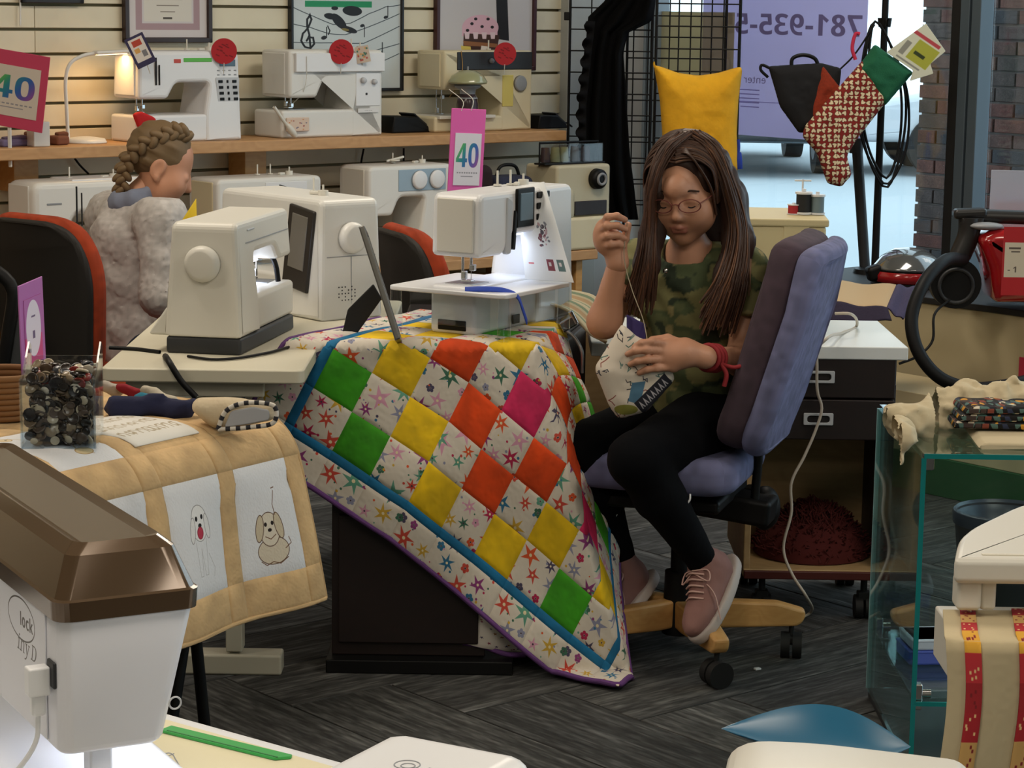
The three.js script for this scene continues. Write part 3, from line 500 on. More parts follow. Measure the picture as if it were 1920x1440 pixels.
{ // 2: white dial machine
  const t = thing('sewing_machine', 'white sewing machine with a flat square lid on the wall shelf below the music banner', 'sewing machine', onShelf(600, .165), YAW), L = .40, H = .285, D = .165;
  sewing(t, { L, H, D, m: M.white, bed: .09, head: .13, arm: .19, wh: .11, hx: .02, cw: .115, r: .012, lever: 0, pins: [[.1, -.03], [.15, -.03]], winder: [.15, .02] });
  front(t, 'lid', box(L * .9, .062, D + .022, [.02, H - .04, .0]), M.white2);
  const z = D / 2;
  front(t, 'control_panel', box(.1, .11, .004, [.137, .155, z]), M.white2);
  front(t, 'label_strip', printed(.085, .014, [.137, .085, z + .003]), mat('#fff', .5, { map: capTex('#dcdcdc', '#55555a', ['- -- - --']) }));
  front(t, 'knob', dial(.115, .185, .01, z + .002), M.lightgrey); front(t, 'knob', dial(.16, .18, .009, z + .002), M.lightgrey); front(t, 'button', box(.008, .008, .004, [.13, .14, z + .002]), M.darkgrey);
  front(t, 'thread_path', tube([[-.12, H - .02, z + .013], [-.12, .2, z + .012], [-.125, .15, z], [-.13, .11, .03]], .0012, 20, 5), M.ivory);
  single('lint_brush', 'small cream brush with a spotted handle leaning on a white sewing machine bed', 'brush', [tube([[0, .0, 0], [-.03, .035, .0], [-.062, .075, 0]], .006, 12), ball(.012, .03, .012, [.006, -.004, 0], [0, 0, .7])], M.ivory, room(roomX(onShelf(543, .27)), M.shelfY + .03, .272), YAW);
  single('fabric_scrap', 'patterned fabric sample lying on the bed of the white dial machine', 'fabric', [box(.09, .045, .006, [0, 0, 0])], mat('#fff', .9, { map: canvasTex(128, 64, (c) => { c.fillStyle = '#d5c0b0'; c.fillRect(0, 0, 128, 64); for (let k = 0; k < 14; k++) { c.fillStyle = ['#a05a54', '#6d6a80', '#c98a5c'][k % 3]; c.fillRect(rr(0, 120), rr(0, 60), 8, 5); } }) }), room(roomX(onShelf(560, .262)), M.shelfY + .045, .256), YAW);
}
{ // 3: cream machine with a black top band
  const t = thing('sewing_machine', 'cream sewing machine with a black top band at the end of the wall shelf', 'sewing machine', onShelf(883, .13), YAW), L = .43, H = .28, D = .16;
  sewing(t, { L, H, D, m: M.cream, bed: .055, head: .145, arm: .18, wh: .085, hx: .03, cw: .13, r: .01, wheelM: M.darkgrey, pins: [[.1, -.03]] });
  const z = D / 2;
  front(t, 'top_band', box(.34, .062, .006, [.04, H - .035, z]), M.darkgrey); front(t, 'knob', dial(.02, H - .035, .009, z + .002), M.grey); front(t, 'knob', dial(.155, .165, .028, z), M.grey);
  front(t, 'yellow_panel', box(.05, .11, .004, [.1, .14, z]), mat('#cdbb62', .5));
  front(t, 'bed_rim', box(.25, .012, D + .03, [-.09, .052, .0]), M.ivory);
  front(t, 'thread_path', tube([[-.115, H, z + .004], [-.112, .22, z + .008], [-.122, .17, z + .004], [-.13, .12, .04]], .0014, 20, 5), mat('#b58a46', .4));
}
// machines on the counter
{
  const t = thing('sewing_machine', 'plain white sewing machine on the counter in front of the braided child', 'sewing machine', onCounter(150, .30), YAW), L = .40, H = .30, D = .17;
  sewing(t, { L, H, D, m: M.white, bed: .085, head: .14, arm: .2, wh: .115, hx: .0, cw: .11, r: .035, bev: .02, wheelM: M.white, pins: [[-.02, -.02]], winder: [.12, 0] });
  front(t, 'thread_slot', [box(.006, .12, .003, [-.055, .225, D / 2]), box(.005, .1, .003, [-.038, .215, D / 2])], M.slot); front(t, 'label_strip', box(.05, .006, .003, [-.13, .235, D / 2]), M.grey);
  front(t, 'handle_mark', tube([[.04, .225, D / 2], [.045, .218, D / 2 + .001], [.085, .22, D / 2 + .001], [.095, .23, D / 2]], .0025, 12), M.grey); front(t, 'lid', box(.24, .008, D * .8, [.06, H, 0]), M.white2);
}
{
  const t = thing('sewing_machine', 'wide white sewing machine on the counter behind the yellow card', 'sewing machine', onCounter(480, .30), YAW), L = .40, H = .285, D = .17;
  sewing(t, { L, H, D, m: M.white, bed: .085, head: .14, arm: .2, wh: .1, hx: .0, cw: .13, r: .02, faceM: M.cream, pins: [[.02, -.02], [.07, -.02]], winder: [.13, 0] });
  front(t, 'display', box(.055, .055, .004, [-.13, .225, D / 2]), M.lightgrey); front(t, 'stitch_panel', box(.16, .06, .004, [.06, .24, D / 2]), M.white2); front(t, 'brand_mark', [box(.02, .006, .002, [.02, .255, D / 2 + .003]), box(.06, .008, .002, [.06, .25, D / 2 + .003], [0, 0, -.3])], M.darkgrey);
}
{
  const t = thing('sewing_machine', 'white sewing machine with two large round dials on the counter', 'sewing machine', onCounter(742, .30), YAW), L = .355, H = .305, D = .17;
  sewing(t, { L, H, D, m: M.white, bed: .085, head: .14, arm: .2, wh: .1, hx: .0, cw: .12, r: .022, faceM: M.ivory, pins: [[.0, -.02]], winder: [.11, 0] });
  front(t, 'stitch_panel', box(.2, .072, .004, [.045, .255, D / 2]), mat('#93a9ba', .35)); front(t, 'dial', dial(.03, .255, .031, D / 2 + .002), M.white2); front(t, 'dial', dial(.105, .255, .031, D / 2 + .002), M.white2);
  front(t, 'thread_guide', [torus(.018, .003, [-.01, H + .012, 0], [PI / 2, 0, 0]), bar([-.04, H + .01, 0], [.03, H + .022, 0], .004)], M.ivory);
}
{ // old overlock at the end of the counter
  const t = thing('overlock_machine', 'old cream overlock machine with black knob and clear thread rack on the counter', 'sewing machine', onCounter(1050, .46), YAW);
  mesh('body', [box(.25, .18, .17, [.03, .205, 0], [0, 0, 0], .012), box(.12, .12, .16, [-.07, .16, .02], [0, 0, 0], .03)], mat('#bdb59a', .45), t);
  mesh('base', [box(.27, .115, .2, [.035, .058, 0], [0, 0, 0], .012)], M.cream, t);
  mesh('dark_band', [box(.15, .05, .006, [.06, .145, .087])], mat('#241a18', .5), t);
  mesh('knob', [lathe([[0, .03], [.022, .03], [.034, .022], [.036, 0], [0, 0]], [.085, .245, .085], [PI / 2, 0, 0])], M.black, t); mesh('knob_cap', [torus(.018, .005, [.085, .245, .116])], M.grey, t);
  const rk = mesh('thread_rack', [bar([-.12, .37, .02], [.15, .37, .02], .004), bar([-.12, .37, .02], [-.12, .29, .02], .003), bar([.15, .37, .02], [.155, .29, .02], .003), box(.28, .006, .06, [.02, .298, .02])], M.black, t);
  mesh('rack_cover', [box(.27, .066, .004, [.02, .332, .04])], M.acrylic, rk);
  for (const [x, c] of [[-.085, '#3a2a2c'], [-.04, '#8a8660'], [.0, '#8a8660'], [.05, '#5a5450'], [.1, '#37201f']]) mesh('thread_spool', [cyl(.014, .018, .05, [x, .328, .01])], mat(c, .8), rk);
}
// small cream machines standing on the counter under the shelf's end
single('cone_winder', 'small cream winder with a dark wheel tucked under the shelf end', 'winder', [box(.05, .045, .05, [.035, .2, 0]), cyl(.012, .012, .06, [-.02, .205, 0], [0, 0, PI / 2]), box(.14, .18, .05, [0, .09, 0])], M.cream, V3(...onCounter(1018, .2).toArray()), YAW);

function onTable(px, py, y = TABLE) { return atY(px, py, y); }
{ // A: white machine seen from its handwheel end, back turned to the quilt
  const th = -100 * D2R, ex = V3(Math.cos(th), 0, -Math.sin(th)), L = .40, p = onTable(382, 664).addScaledVector(ex, -L / 2), D = .155, H = .27;
  const t = thing('sewing_machine', 'large white sewing machine on a black base with a lit needle area', 'sewing machine', p, th);
  const q = sewing(t, { L, H, D, m: M.ivory, base: .035, bed: .11, head: .165, arm: .2, wh: .09, hx: .0, cw: .115, r: .02, taper: .22, wheel: 1.25, wheelY: .69, baseM: M.darkgrey });
  mesh('end_foot', [extr(rshape([[.0, .035], [.075, .035], [.015, .12], [0, .16]], .012), .09, .006, [L / 2 - .05, 0, D / 2 - .03], [0, -PI / 2, 0])], M.ivory, t);
  mesh('lid_seam', [box(L * .8, .002, .003, [-.02, H - .045, -D / 2 * .935])], M.grey, t); mesh('vent', [box(.05, .004, .003, [.1, H - .02, -D / 2 * .918])], M.lightgrey, t);
  mesh('presser_lever', [tube([[q.nx + .03, q.hd + .01, -.05], [q.nx + .035, q.hd - .015, -.062], [q.nx + .03, q.hd - .05, -.066]], .006, 12)], M.black, t);
  mesh('lamp', [box(.05, .004, .04, [q.nx + .05, q.hd - .004, 0])], M.led, t);
  const l = new THREE.PointLight('#dbe6ff', .03); l.position.copy(t.localToWorld(V3(q.nx + .05, q.hd - .02, 0))); l.shadow.radius = 1; scene.add(l); l.castShadow = true;
}
{ // B: tall machine with a dark screen
  const th = -50 * D2R, ex = V3(Math.cos(th), 0, -Math.sin(th)), L = .42, p = onTable(658, 598).addScaledVector(ex, -L / 2), D = .17, H = .275;
  const t = thing('sewing_machine', 'tall white sewing machine with a long dark touchscreen standing behind the easel', 'sewing machine', p, th);
  sewing(t, { L, H, D, m: M.white, bed: .095, head: .16, arm: .215, wh: .09, hx: .0, cw: .17, r: .02, wheel: 1.2, wheelY: .68, wheelM: M.white, taper: .10, pins: [[.02, -.03]], winder: [.1, 0] });
  const s = mesh('screen_panel', [box(.10, .19, .012, [0, 0, 0], [0, 0, 0], .004)], mat('#2a2725', .4), t); s.position.set(.128, .16, D / 2 + .001); s.rotation.set(-.032, 0, -.13);
  mesh('screen', [box(.062, .125, .004, [0, .015, .006], [0, 0, 0], .002)], mat('#6f6c66', .2), s);
  mesh('side_seam', [box(.002, .002, D * .8, [L / 2 + .001, .145, 0]), box(.002, .13, .002, [L / 2 + .001, .08, -.0])], M.grey, t);
  mesh('vent_grid', (() => { const g = []; for (let i = 0; i < 6; i++) for (let j = 0; j < 5; j++) if ((i * 3 + j * 5) % 7 > 1) g.push(box(.002, .003, .003, [L / 2 + .0015, .045 + j * .0075, .035 - i * .009], [0, 0, 0], .0005)); return g; })(), M.darkgrey, t);
}
{ // C: big lit machine with an extension table on the quilt
  const th = 60 * D2R, ex = V3(Math.cos(th), 0, -Math.sin(th)), L = .41, D = .125, H = .30, p = onTable(852, 626, DESK + .019).addScaledVector(ex, L / 2);
  const t = thing('sewing_machine', 'white computerised sewing machine with clear extension table standing on the star quilt', 'sewing machine', p, th);
  const q = sewing(t, { L, H, D, m: M.white2, bed: .105, head: .165, arm: .205, wh: .1, hx: .0, cw: .14, r: .02, taper: .08, pins: [[.06, -.02], [.02, -.03]], winder: [.1, -.01], faceM: M.ivory, bedD: .9 });
  const z = D / 2;
  const bez = mesh('silver_trim', [extr(rshape([[-.01, .165], [.012, .165], [.018, H - .02], [-.005, H - .01]], .008), .012, .003, [q.nx + .065, 0, z - .004])], M.lightgrey, t);
  mesh('black_trim', [extr(rshape([[.0, .175], [.012, .172], [.02, H - .05], [.012, H - .04]], .005), .012, .002, [q.nx + .08, 0, z - .002])], M.black, t);
  const s = mesh('screen_panel', [box(.075, .085, .008, [-.02, .262, z + .001])], M.black, t); mesh('screen', [box(.055, .06, .004, [-.02, .264, z + .005])], mat('#3a4650', .2, { emissive: '#5d6f74', emissiveIntensity: .25 }), s);
  for (let r = 0; r < 3; r++) for (let c = 0; c < 2; c++) mesh('button', [box(.022, .014, .004, [.045 + c * .032, .285 - r * .024, z + .001], [0, 0, 0], .003)], M.black, t);
  mesh('brand_print', [printed(.05, .012, [.16, .11, z + .002])], mat('#fff', .5, { map: capTex('#e4e4e4', '#c0242c', ['-- - --']) }), t);
  mesh('lamp', [box(.12, .005, .05, [q.nx + .12, q.ha - .005, .01])], M.led, t);
  const l = new THREE.RectAreaLight('#dbe8ff', 6, .12, .05); scene.add(l); l.position.copy(t.localToWorld(V3(q.nx + .12, q.ha - .011, .01))); l.rotation.order = 'YXZ'; l.rotation.set(-PI / 2, th, 0);
  // extension table with legs
  const yT = .095;
  mesh('extension_table', [extr(rshape([[-L / 2 - .05, -.155], [L / 2 - .17, -.155], [L / 2 - .17, .14], [-L / 2 - .05, .14]], .02), .010, .003, [0, yT, 0], [-PI / 2, 0, 0])], M.white2, t);
  for (const [x, zz] of [[-L / 2 - .03, -.13], [-L / 2 - .03, .14], [L / 2 - .2, .15]]) mesh('table_leg', [cyl(.012, .015, yT - .004, [x, yT / 2 - .002, zz])], M.acrylic, t);
  mesh('table_skirt', [box(.2, .07, .004, [-.1, .055, .13]), box(.004, .07, .2, [-L / 2 - .02, .055, .0])], M.acrylic, t);
  mesh('base_vent', [box(.004, .022, .07, [-L / 2 - .0105, .02, .0])], M.black, t); mesh('socket', [box(.03, .02, .003, [-.05, .02, z])], M.black, t);
  // folded stitch chart standing behind the bed
  const ch = thing('stitch_chart', 'tall white stitch chart card leaning on the lit sewing machine', 'chart', V3(0, 0, 0));
  const a = atZ(985, 523, -4.99), b = atZ(1076, 530, -4.95), c = atZ(1020, 341, -5.06), d = atZ(968, 350, -5.10);
  mesh('card', [cloth((u, v) => a.clone().lerp(b, u).lerp(d.clone().lerp(c, u), v), 4, 6, .003)], mat('#fff', .6, { map: canvasTex(256, 512, (g, w, h) => { g.fillStyle = '#eef2f4'; g.fillRect(0, 0, w, h); g.fillStyle = '#8a3a4c'; for (let k = 0; k < 26; k++) { g.fillStyle = ['#7c4a54', '#5a5560', '#c7a9b0', '#8c8f9a'][k % 4]; g.beginPath(); g.ellipse(150 + rr(-30, 40), 270 + rr(-60, 60), rr(4, 12), rr(3, 14), rr(0, 3), 0, 7); g.fill(); } for (let i = 0; i < 2; i++) { g.fillStyle = ['#8b4450', '#5f7a7a'][i]; g.fillRect(135 + i * 58, 400, 40, 60); g.fillStyle = '#d9d2d2'; g.fillRect(145 + i * 58, 415, 14, 20); } g.fillStyle = '#c9ccd0'; for (let k = 0; k < 6; k++) g.fillRect(24, 60 + k * 14, 60, 4); g.fillStyle = '#d06a72'; g.fillRect(30, 420, 30, 8); }) }), ch);
}
// ---------- machines in front ----------
const frameAt = (px, py, z, th) => { const p = atZ(px, py, z); return p; };
const CUT = .70;
{ // cutting table under the front machines
  const t = thing('cutting_table', 'white front table with a cream pattern sheet and embroidery machine', 'table', V3(0, 0, 0));
  const a = atY(300, 1333, CUT), b = atY(656, 1432, CUT), d = b.clone().sub(a).normalize(), n = V3(-d.z, 0, d.x); if (n.z < 0) n.negate();
  const P = (s, q) => { const p = a.clone().addScaledVector(d, s).addScaledVector(n, q); return [p.x, p.z]; };
  const g = extr(rshape([P(-.55, 0), P(.47, 0), P(.47, 1.0), P(-.55, 1.0)], .01), .03, .004); g.rotateX(PI / 2); mesh('tabletop', [xf(g, [0, CUT - .015, 0])], M.white2, t);
  for (const [s, q] of [[-.48, .08], [.41, .08], [-.48, .92], [.41, .92]]) { const p = P(s, q); mesh('leg', [cyl(.02, .02, CUT - .03, [p[0], (CUT - .03) / 2, p[1]])], M.grey, t); }
  const sheet = thing('pattern_sheet', 'cream paper pattern sheet with pencil curves on the white front table', 'paper', V3(0, 0, 0));
  const g2 = extr(rshape([P(-.05, .02), P(.42, .02), P(.42, .5), P(-.05, .5)], .004), .0012, 0); g2.rotateX(PI / 2); mesh('paper', [xf(g2, [0, CUT + .0012, 0])], mat('#d8cfae', .8), sheet);
  const q0 = atY(300, 1415, CUT + .002), q1 = atY(335, 1440, CUT + .002); mesh('pencil_line', [tube([atY(290, 1418, CUT + .002), atY(318, 1412, CUT + .002), atY(330, 1425, CUT + .002), atY(338, 1440, CUT + .002)], .0006, 20, 5), tube([atY(300, 1440, CUT + .002), atY(312, 1420, CUT + .002), atY(326, 1413, CUT + .002)], .0006, 20, 5)], M.grey, sheet);
  const A = atY(310, 1368, CUT + .003), B = atY(540, 1424, CUT + .003), dd = B.clone().sub(A), L = dd.length(), mid = A.clone().add(B).multiplyScalar(.5);
  const r = thing('ruler', 'long green notched ruler lying on the cream pattern sheet', 'ruler', mid.setY(CUT + .0022), Math.atan2(-dd.z, dd.x));
  const sh = rshape([[-L / 2, -.008], [L / 2 - .01, -.008], [L / 2, .004], [L / 2 - .002, .009], [-L / 2, .009]], .001); mesh('ruler_blade', [extr(sh, .003, .0006, [0, .0015, 0], [-PI / 2, 0, 0])], mat('#2f9a48', .5), r);
  mesh('scale_edge', [box(L * .9, .0008, .002, [0, .0032, .006])], mat('#1d6b30', .5), r);
}
{ // embroidery machine arm with brown lid, front left
  const ux = V3(.88, 0, -.475).normalize(), th = Math.atan2(-ux.z, ux.x), c = atZ(112, 1290, -1.76);
  const t = thing('embroidery_machine', 'large white embroidery machine with a glossy brown lid in front', 'sewing machine', V3(c.x, 0, c.z), th); // local x: along the end face, z: towards the viewer
  const W = .117, DP = .46, y0 = .829, y1 = .932, rr0 = .016;
  const prof = rshape([[0, 0, rr0], [W, 0, rr0], [W, DP, rr0], [0, DP, rr0]], .02);
  // white arm: rounded column shape in plan with a chamfered foot
  const g = extr(shapeOf(prof.getPoints(8).map((q) => [q.x, q.y])), y1 - y0 + .02, .006); // shape xy -> world xz
  const bx = xf(g, [0, (y0 + y1) / 2, 0], [-PI / 2, 0, 0]);
  const p = bx.attributes.position; for (let i = 0; i < p.count; i++) { p.setZ(i, p.getZ(i)); const k = (p.getY(i) - y1) / (y1 - y0); const f = Math.max(0, -k - .55) * .16; if (p.getX(i) > W * .5) p.setX(i, p.getX(i) - f * .35); }
    mesh('arm', [toCreasedNormals(bx, .7)], mat('#dcdde4', .35), t);
  const lidM = mat('#5c4936', .2, { clearcoat: .5, clearcoatRoughness: .15, metalness: .35 });
  const lid = (h0, h1, i0, i1) => { const geo = new THREE.BufferGeometry(), a = rshape([[0 + i0, -i0, rr0], [W - i0, -i0, rr0], [W - i0, -DP, rr0], [i0, -DP, rr0]], .02).getPoints(6), b = rshape([[i1, -i1, rr0], [W - i1, -i1, rr0], [W - i1, -DP, rr0], [i1, -DP, rr0]], .02).getPoints(6); const pos = []; const n = Math.min(a.length, b.length); for (let k = 0; k < n; k++) { const k2 = (k + 1) % n, A = [a[k].x, h0, -a[k].y * -1], B = [a[k2].x, h0, a[k2].y], C = [b[k2].x, h1, b[k2].y], D = [b[k].x, h1, b[k].y]; A[2] = a[k].y; pos.push(...A, ...B, ...C, ...A, ...C, ...D); } geo.setAttribute('position', new THREE.Float32BufferAttribute(pos, 3)); return toCreasedNormals(geo, .8); };
  mesh('lid', [lid(y1 - .002, y1 + .014, -.002, -.003), lid(y1 + .014, y1 + .0155, -.003, -.0005), lid(y1 + .0155, y1 + .048, -.0005, .012), lid(y1 + .048, y1 + .056, .012, .022), lid(y1 + .056, y1 + .052, .022, .03), lid(y1 + .052, y1 + .0521, .03, .06)], lidM, t);
  mesh('lid_top', [box(W - .06, .004, DP - .03, [W / 2, y1 + .051, -DP / 2 - .01])], lidM, t);
  // print on the front face (local x = 0 side)
  const fp = canvasTex(512, 512, (k) => { k.fillStyle = '#dcdde4'; k.fillRect(0, 0, 512, 512); k.strokeStyle = k.fillStyle = '#3c3530'; k.lineWidth = 6; k.beginPath(); k.ellipse(250, 120, 150, 82, 0, 0, 7); k.stroke(); k.font = 'bold 74px sans-serif'; k.textAlign = 'right'; k.fillText('lock', 380, 146); k.font = 'italic 88px serif'; k.textAlign = 'right'; k.fillText('iny', 330, 250); k.fillText('D', 410, 250); });
  mesh('print', [printed(.13, .11, [-.0009, .880, -.098], [0, -PI / 2, 0], .001)], mat('#fff', .35, { map: fp }), t);
  const plug = mesh('usb_plug', [box(.018, .024, .014, [-.011, .878, -.024], [0, 0, 0], .002), box(.012, .018, .010, [-.011, .858, -.024], [0, 0, 0], .003)], M.white2, t);
  mesh('cable', [tube([[-.011, .850, -.024], [-.013, .828, -.024], [-.03, .80, -.032], [-.06, .775, -.05]], .0022, 20)], M.white2, plug);
  mesh('port', [box(.003, .022, .018, [-.0008, .884, -.018])], M.darkgrey, t);
  mesh('hook', [torus(.005, .0008, [W * .82, .852, .0012])], M.lightgrey, t);
  mesh('bed', [box(.30, .06, .5, [-.01, CUT + .0335, -.22], [0, 0, 0], .01)], M.white2, t);
  mesh('foot_bar', [box(.02, .07, .02, [.05, .815, -.06]), cyl(.003, .003, .05, [.05, .79, -.06])], M.white2, t);
  mesh('lamp', [box(.07, .003, .16, [W / 2, y0 - .006, -.12])], M.led, t);
  const l = new THREE.RectAreaLight('#e4ecff', 34, .07, .16); scene.add(l); l.position.copy(t.localToWorld(V3(W / 2, y0 - .0085, -.12))); l.rotation.order = 'YXZ'; l.rotation.set(-PI / 2, th, 0);
}
{ // white machine end at the bottom
  const c = atZ(815, 1440, -1.95), t = thing('embroidery_unit', 'white rounded embroidery unit with a printed emblem near the pattern sheet', 'sewing machine', V3(c.x - .045, CUT + .0025, c.z + .15), -.5);
  const h = atZ(850, 1366, -1.97).y - CUT;
  mesh('housing', [box(.15, h, .30, [0, h / 2, .0], [0, 0, 0], .022)], M.white2, t);
  mesh('emblem', [xf(merge([torus(.011, .0006, [-.008, .006, 0]), torus(.006, .0006, [-.006, .004, 0]), box(.016, .0014, .001, [.02, .008, 0]), box(.004, .003, .001, [.033, .011, 0])]), [0, h + .0002, .05 - .11], [-PI / 2, 0, 0])], M.grey, t);
  mesh('seam', [box(.151, .0015, .25, [0, h * .7, .0])], M.lightgrey, t);
}
{
  const c = atZ(1560, 1440, -1.95), t = thing('machine_cover', 'cream rounded sewing machine top with a long lid line beside the blue sheet', 'sewing machine', V3(c.x, CUT + .0, c.z + .02), -.16);
  const h = atZ(1480, 1382, -2.03).y - CUT;
  const g = extr(rshape([[-.1, 0, .006], [.12, 0, .006], [.12, h * .86, .02], [-.02, h, .03], [-.1, h * .96, .04]], .02), .2, .02); mesh('housing', [g], M.ivory, t);
  mesh('lid_line', [box(.18, .0015, .002, [.0, h * .93, .09], [0, 0, -.06])], M.grey, t); mesh('latch', [box(.012, .004, .01, [.045, h * .92, .085])], M.darkgrey, t);
  const base = thing('side_table', 'small white side table holding the cream machine top', 'table', V3(c.x, 0, c.z - .0), -.16);
  mesh('tabletop', [box(.32, .025, .3, [0, CUT - .0130, .12])], M.white2, base); for (const [x, z] of [[-.13, 0], [.13, 0], [-.13, .24], [.13, .24]]) mesh('leg', [cyl(.015, .015, CUT - .026, [x, (CUT - .026) / 2, z])], M.grey, base);
  // blue translucent folder curling up behind it
  const A = atZ(1352, 1366, -2.12), B = atZ(1708, 1400, -2.10), C = atZ(1545, 1322, -2.2), Dn = atZ(1575, 1425, -2.035), f = single('plastic_folder', 'curled translucent blue plastic sheet leaning behind the cream machine top', 'plastic sheet', [cloth((u, v) => { const s = A.clone().lerp(B, u), up = C.clone().sub(A.clone().lerp(B, .5)), dn = Dn.clone().sub(A.clone().lerp(B, .5)), k = Math.sin(u * PI); return s.addScaledVector(up, k * (1 - v)).addScaledVector(dn, k * v).add(V3(0, -.025 * Math.sin(v * PI) * k, 0)); }, 24, 10, .0015)], mat('#1f6d92', .35, { transmission: .35, thickness: 0 }));
}
{ // machine arm at the right edge with cloth over its bed
  const ux = V3(1, 0, 0), c = atZ(1788, 1072, -2.5), t = thing('sewing_machine', 'cream sewing machine arm reaching over the ribbon-trimmed cloth', 'sewing machine', V3(c.x, 0, c.z), 0);
  const yA = c.y, sh = rshape([[0, 0, .01], [.30, 0, .02], [.30, .35, .02], [.16, .33, .08], [.03, .13, .06]], .02);
  mesh('arm', [extr(sh, .030, .008, [0, yA + .0, 0], [-PI / 2, 0, 0])], M.ivory, t);
  mesh('head_block', [box(.028, .038, .035, [.022, yA - .03, -.03], [0, 0, 0], .006), box(.018, .04, .02, [.045, yA - .03, -.03], [0, 0, 0], .005)], M.ivory, t); mesh('needle_bar', [cyl(.0025, .0025, .035, [.026, yA - .06, -.03]), box(.012, .004, .018, [.026, yA - .074, -.03])], M.chrome, t);
  mesh('print', [printed(.05, .006, [.06, yA + .0155, -.02], [-PI / 2, 0, 0])], mat('#fff', .5, { map: capTex('#d8d2c2', '#6d665a', ['- --- -- -']) }), t);
  mesh('column', [box(.1, .2, .2, [.25, yA - .1, -.22])], M.ivory, t);
  const yB = atZ(1790, 1182, -2.47).y; mesh('free_arm', [box(.36, .06, .14, [.18, yB - .036, -.03])], M.ivory, t);
  const st = thing('machine_stand', 'plain white stand under the cream machine at the shop aisle', 'stand', V3(c.x, 0, c.z)); mesh('top', [box(.34, .03, .3, [.22, yB - .083, -.13])], M.white2, st); mesh('side_panel', [box(.02, yB - .098, .28, [.36, (yB - .098) / 2, -.13])], M.white2, st); mesh('side_panel', [box(.02, yB - .098, .28, [.08, (yB - .098) / 2, -.13])], M.white2, st);
  // canvas cloth with ribbon strips
  const k = thing('table_runner', 'cream canvas cloth with red and yellow ribbon strips over the machine bed', 'cloth', V3(0, 0, 0));
  const z0 = -2.43, x0 = atZ(1771, 1200, z0).x, yt = yB + .001, S = (u, v) => { const x = x0 + u * .32; if (v < .3) { const q = v / .3; return V3(x + .02 * (1 - q), yt, z0 - .12 * (1 - q)); } const q = (v - .3) / .7; return V3(x + .004 * Math.sin(q * 7), yt - q * .28, z0 + .006 + .006 * Math.sin(u * 9 + q * 2)); };
  mesh('canvas', [cloth(S, 24, 30, .003)], mat('#c2b391', .95, { bumpMap: fabricBump, bumpScale: .002 }), k);
  const rib = canvasTex(64, 512, (g) => { const c2 = ['#a3222a', '#c23038', '#d8a030', '#b0242c', '#c9a060', '#a8202a']; for (let i = 0; i < 12; i++) { g.fillStyle = c2[i % 6]; g.fillRect(0, i * 43, 64, 44); g.fillStyle = i % 2 ? '#e5c489' : '#7c1a20'; for (let q = 0; q < 5; q++) g.fillRect(rr(4, 50), i * 43 + rr(2, 36), 8, 5); } });
  for (const [u0, u1] of [[.06, .115], [.245, .31]]) mesh('ribbon', [cloth((u, v) => { const p = S(u0 + (u1 - u0) * u, v); return p.add(v < .3 ? V3(0, .003, 0) : V3(0, 0, .003)); }, 4, 30, .002)], mat('#fff', .8, { map: rib }), k);
}
// ---------- people ----------
const hash3 = (x, y, z) => { let h = (x * 374761393 + y * 668265263 + z * 1274126177) | 0; h = Math.imul(h ^ (h >>> 13), 1274126177); return ((h ^ (h >>> 16)) >>> 0) / 4294967296; };
function noise3(x, y, z) { const i = Math.floor(x), j = Math.floor(y), k = Math.floor(z), s = (t) => t * t * (3 - 2 * t), a = s(x - i), b = s(y - j), c = s(z - k), L = (p, q, t) => p + (q - p) * t;
  return L(L(L(hash3(i, j, k), hash3(i + 1, j, k), a), L(hash3(i, j + 1, k), hash3(i + 1, j + 1, k), a), b), L(L(hash3(i, j, k + 1), hash3(i + 1, j, k + 1), a), L(hash3(i, j + 1, k + 1), hash3(i + 1, j + 1, k + 1), a), b), c); }
const smin = (a, b, k) => { const h = Math.max(k - Math.abs(a - b), 0) / k; return Math.min(a, b) - h * h * k * .25; };
const smax = (a, b, k) => -smin(-a, -b, k);
const cap = (a, b, ra, rb) => { const bx = b.x - a.x, by = b.y - a.y, bz = b.z - a.z, L2 = bx * bx + by * by + bz * bz; return (x, y, z) => { const px = x - a.x, py = y - a.y, pz = z - a.z, t = Math.max(0, Math.min(1, (px * bx + py * by + pz * bz) / L2)), dx = px - bx * t, dy = py - by * t, dz = pz - bz * t; return Math.sqrt(dx * dx + dy * dy + dz * dz) - (ra + (rb - ra) * t); }; };
const ell = (c, r, q) => (x, y, z) => { let p = V3(x - c.x, y - c.y, z - c.z); if (q) p.applyQuaternion(q); const a = Math.hypot(p.x / r[0], p.y / r[1], p.z / r[2]), b = Math.hypot(p.x / (r[0] * r[0]), p.y / (r[1] * r[1]), p.z / (r[2] * r[2])); return a < 1e-6 ? -Math.min(...r) : a * (a - 1) / b; };
const uni = (fs, k) => (x, y, z) => { let d = fs[0](x, y, z); for (let i = 1; i < fs.length; i++) d = smin(d, fs[i](x, y, z), k); return d; };
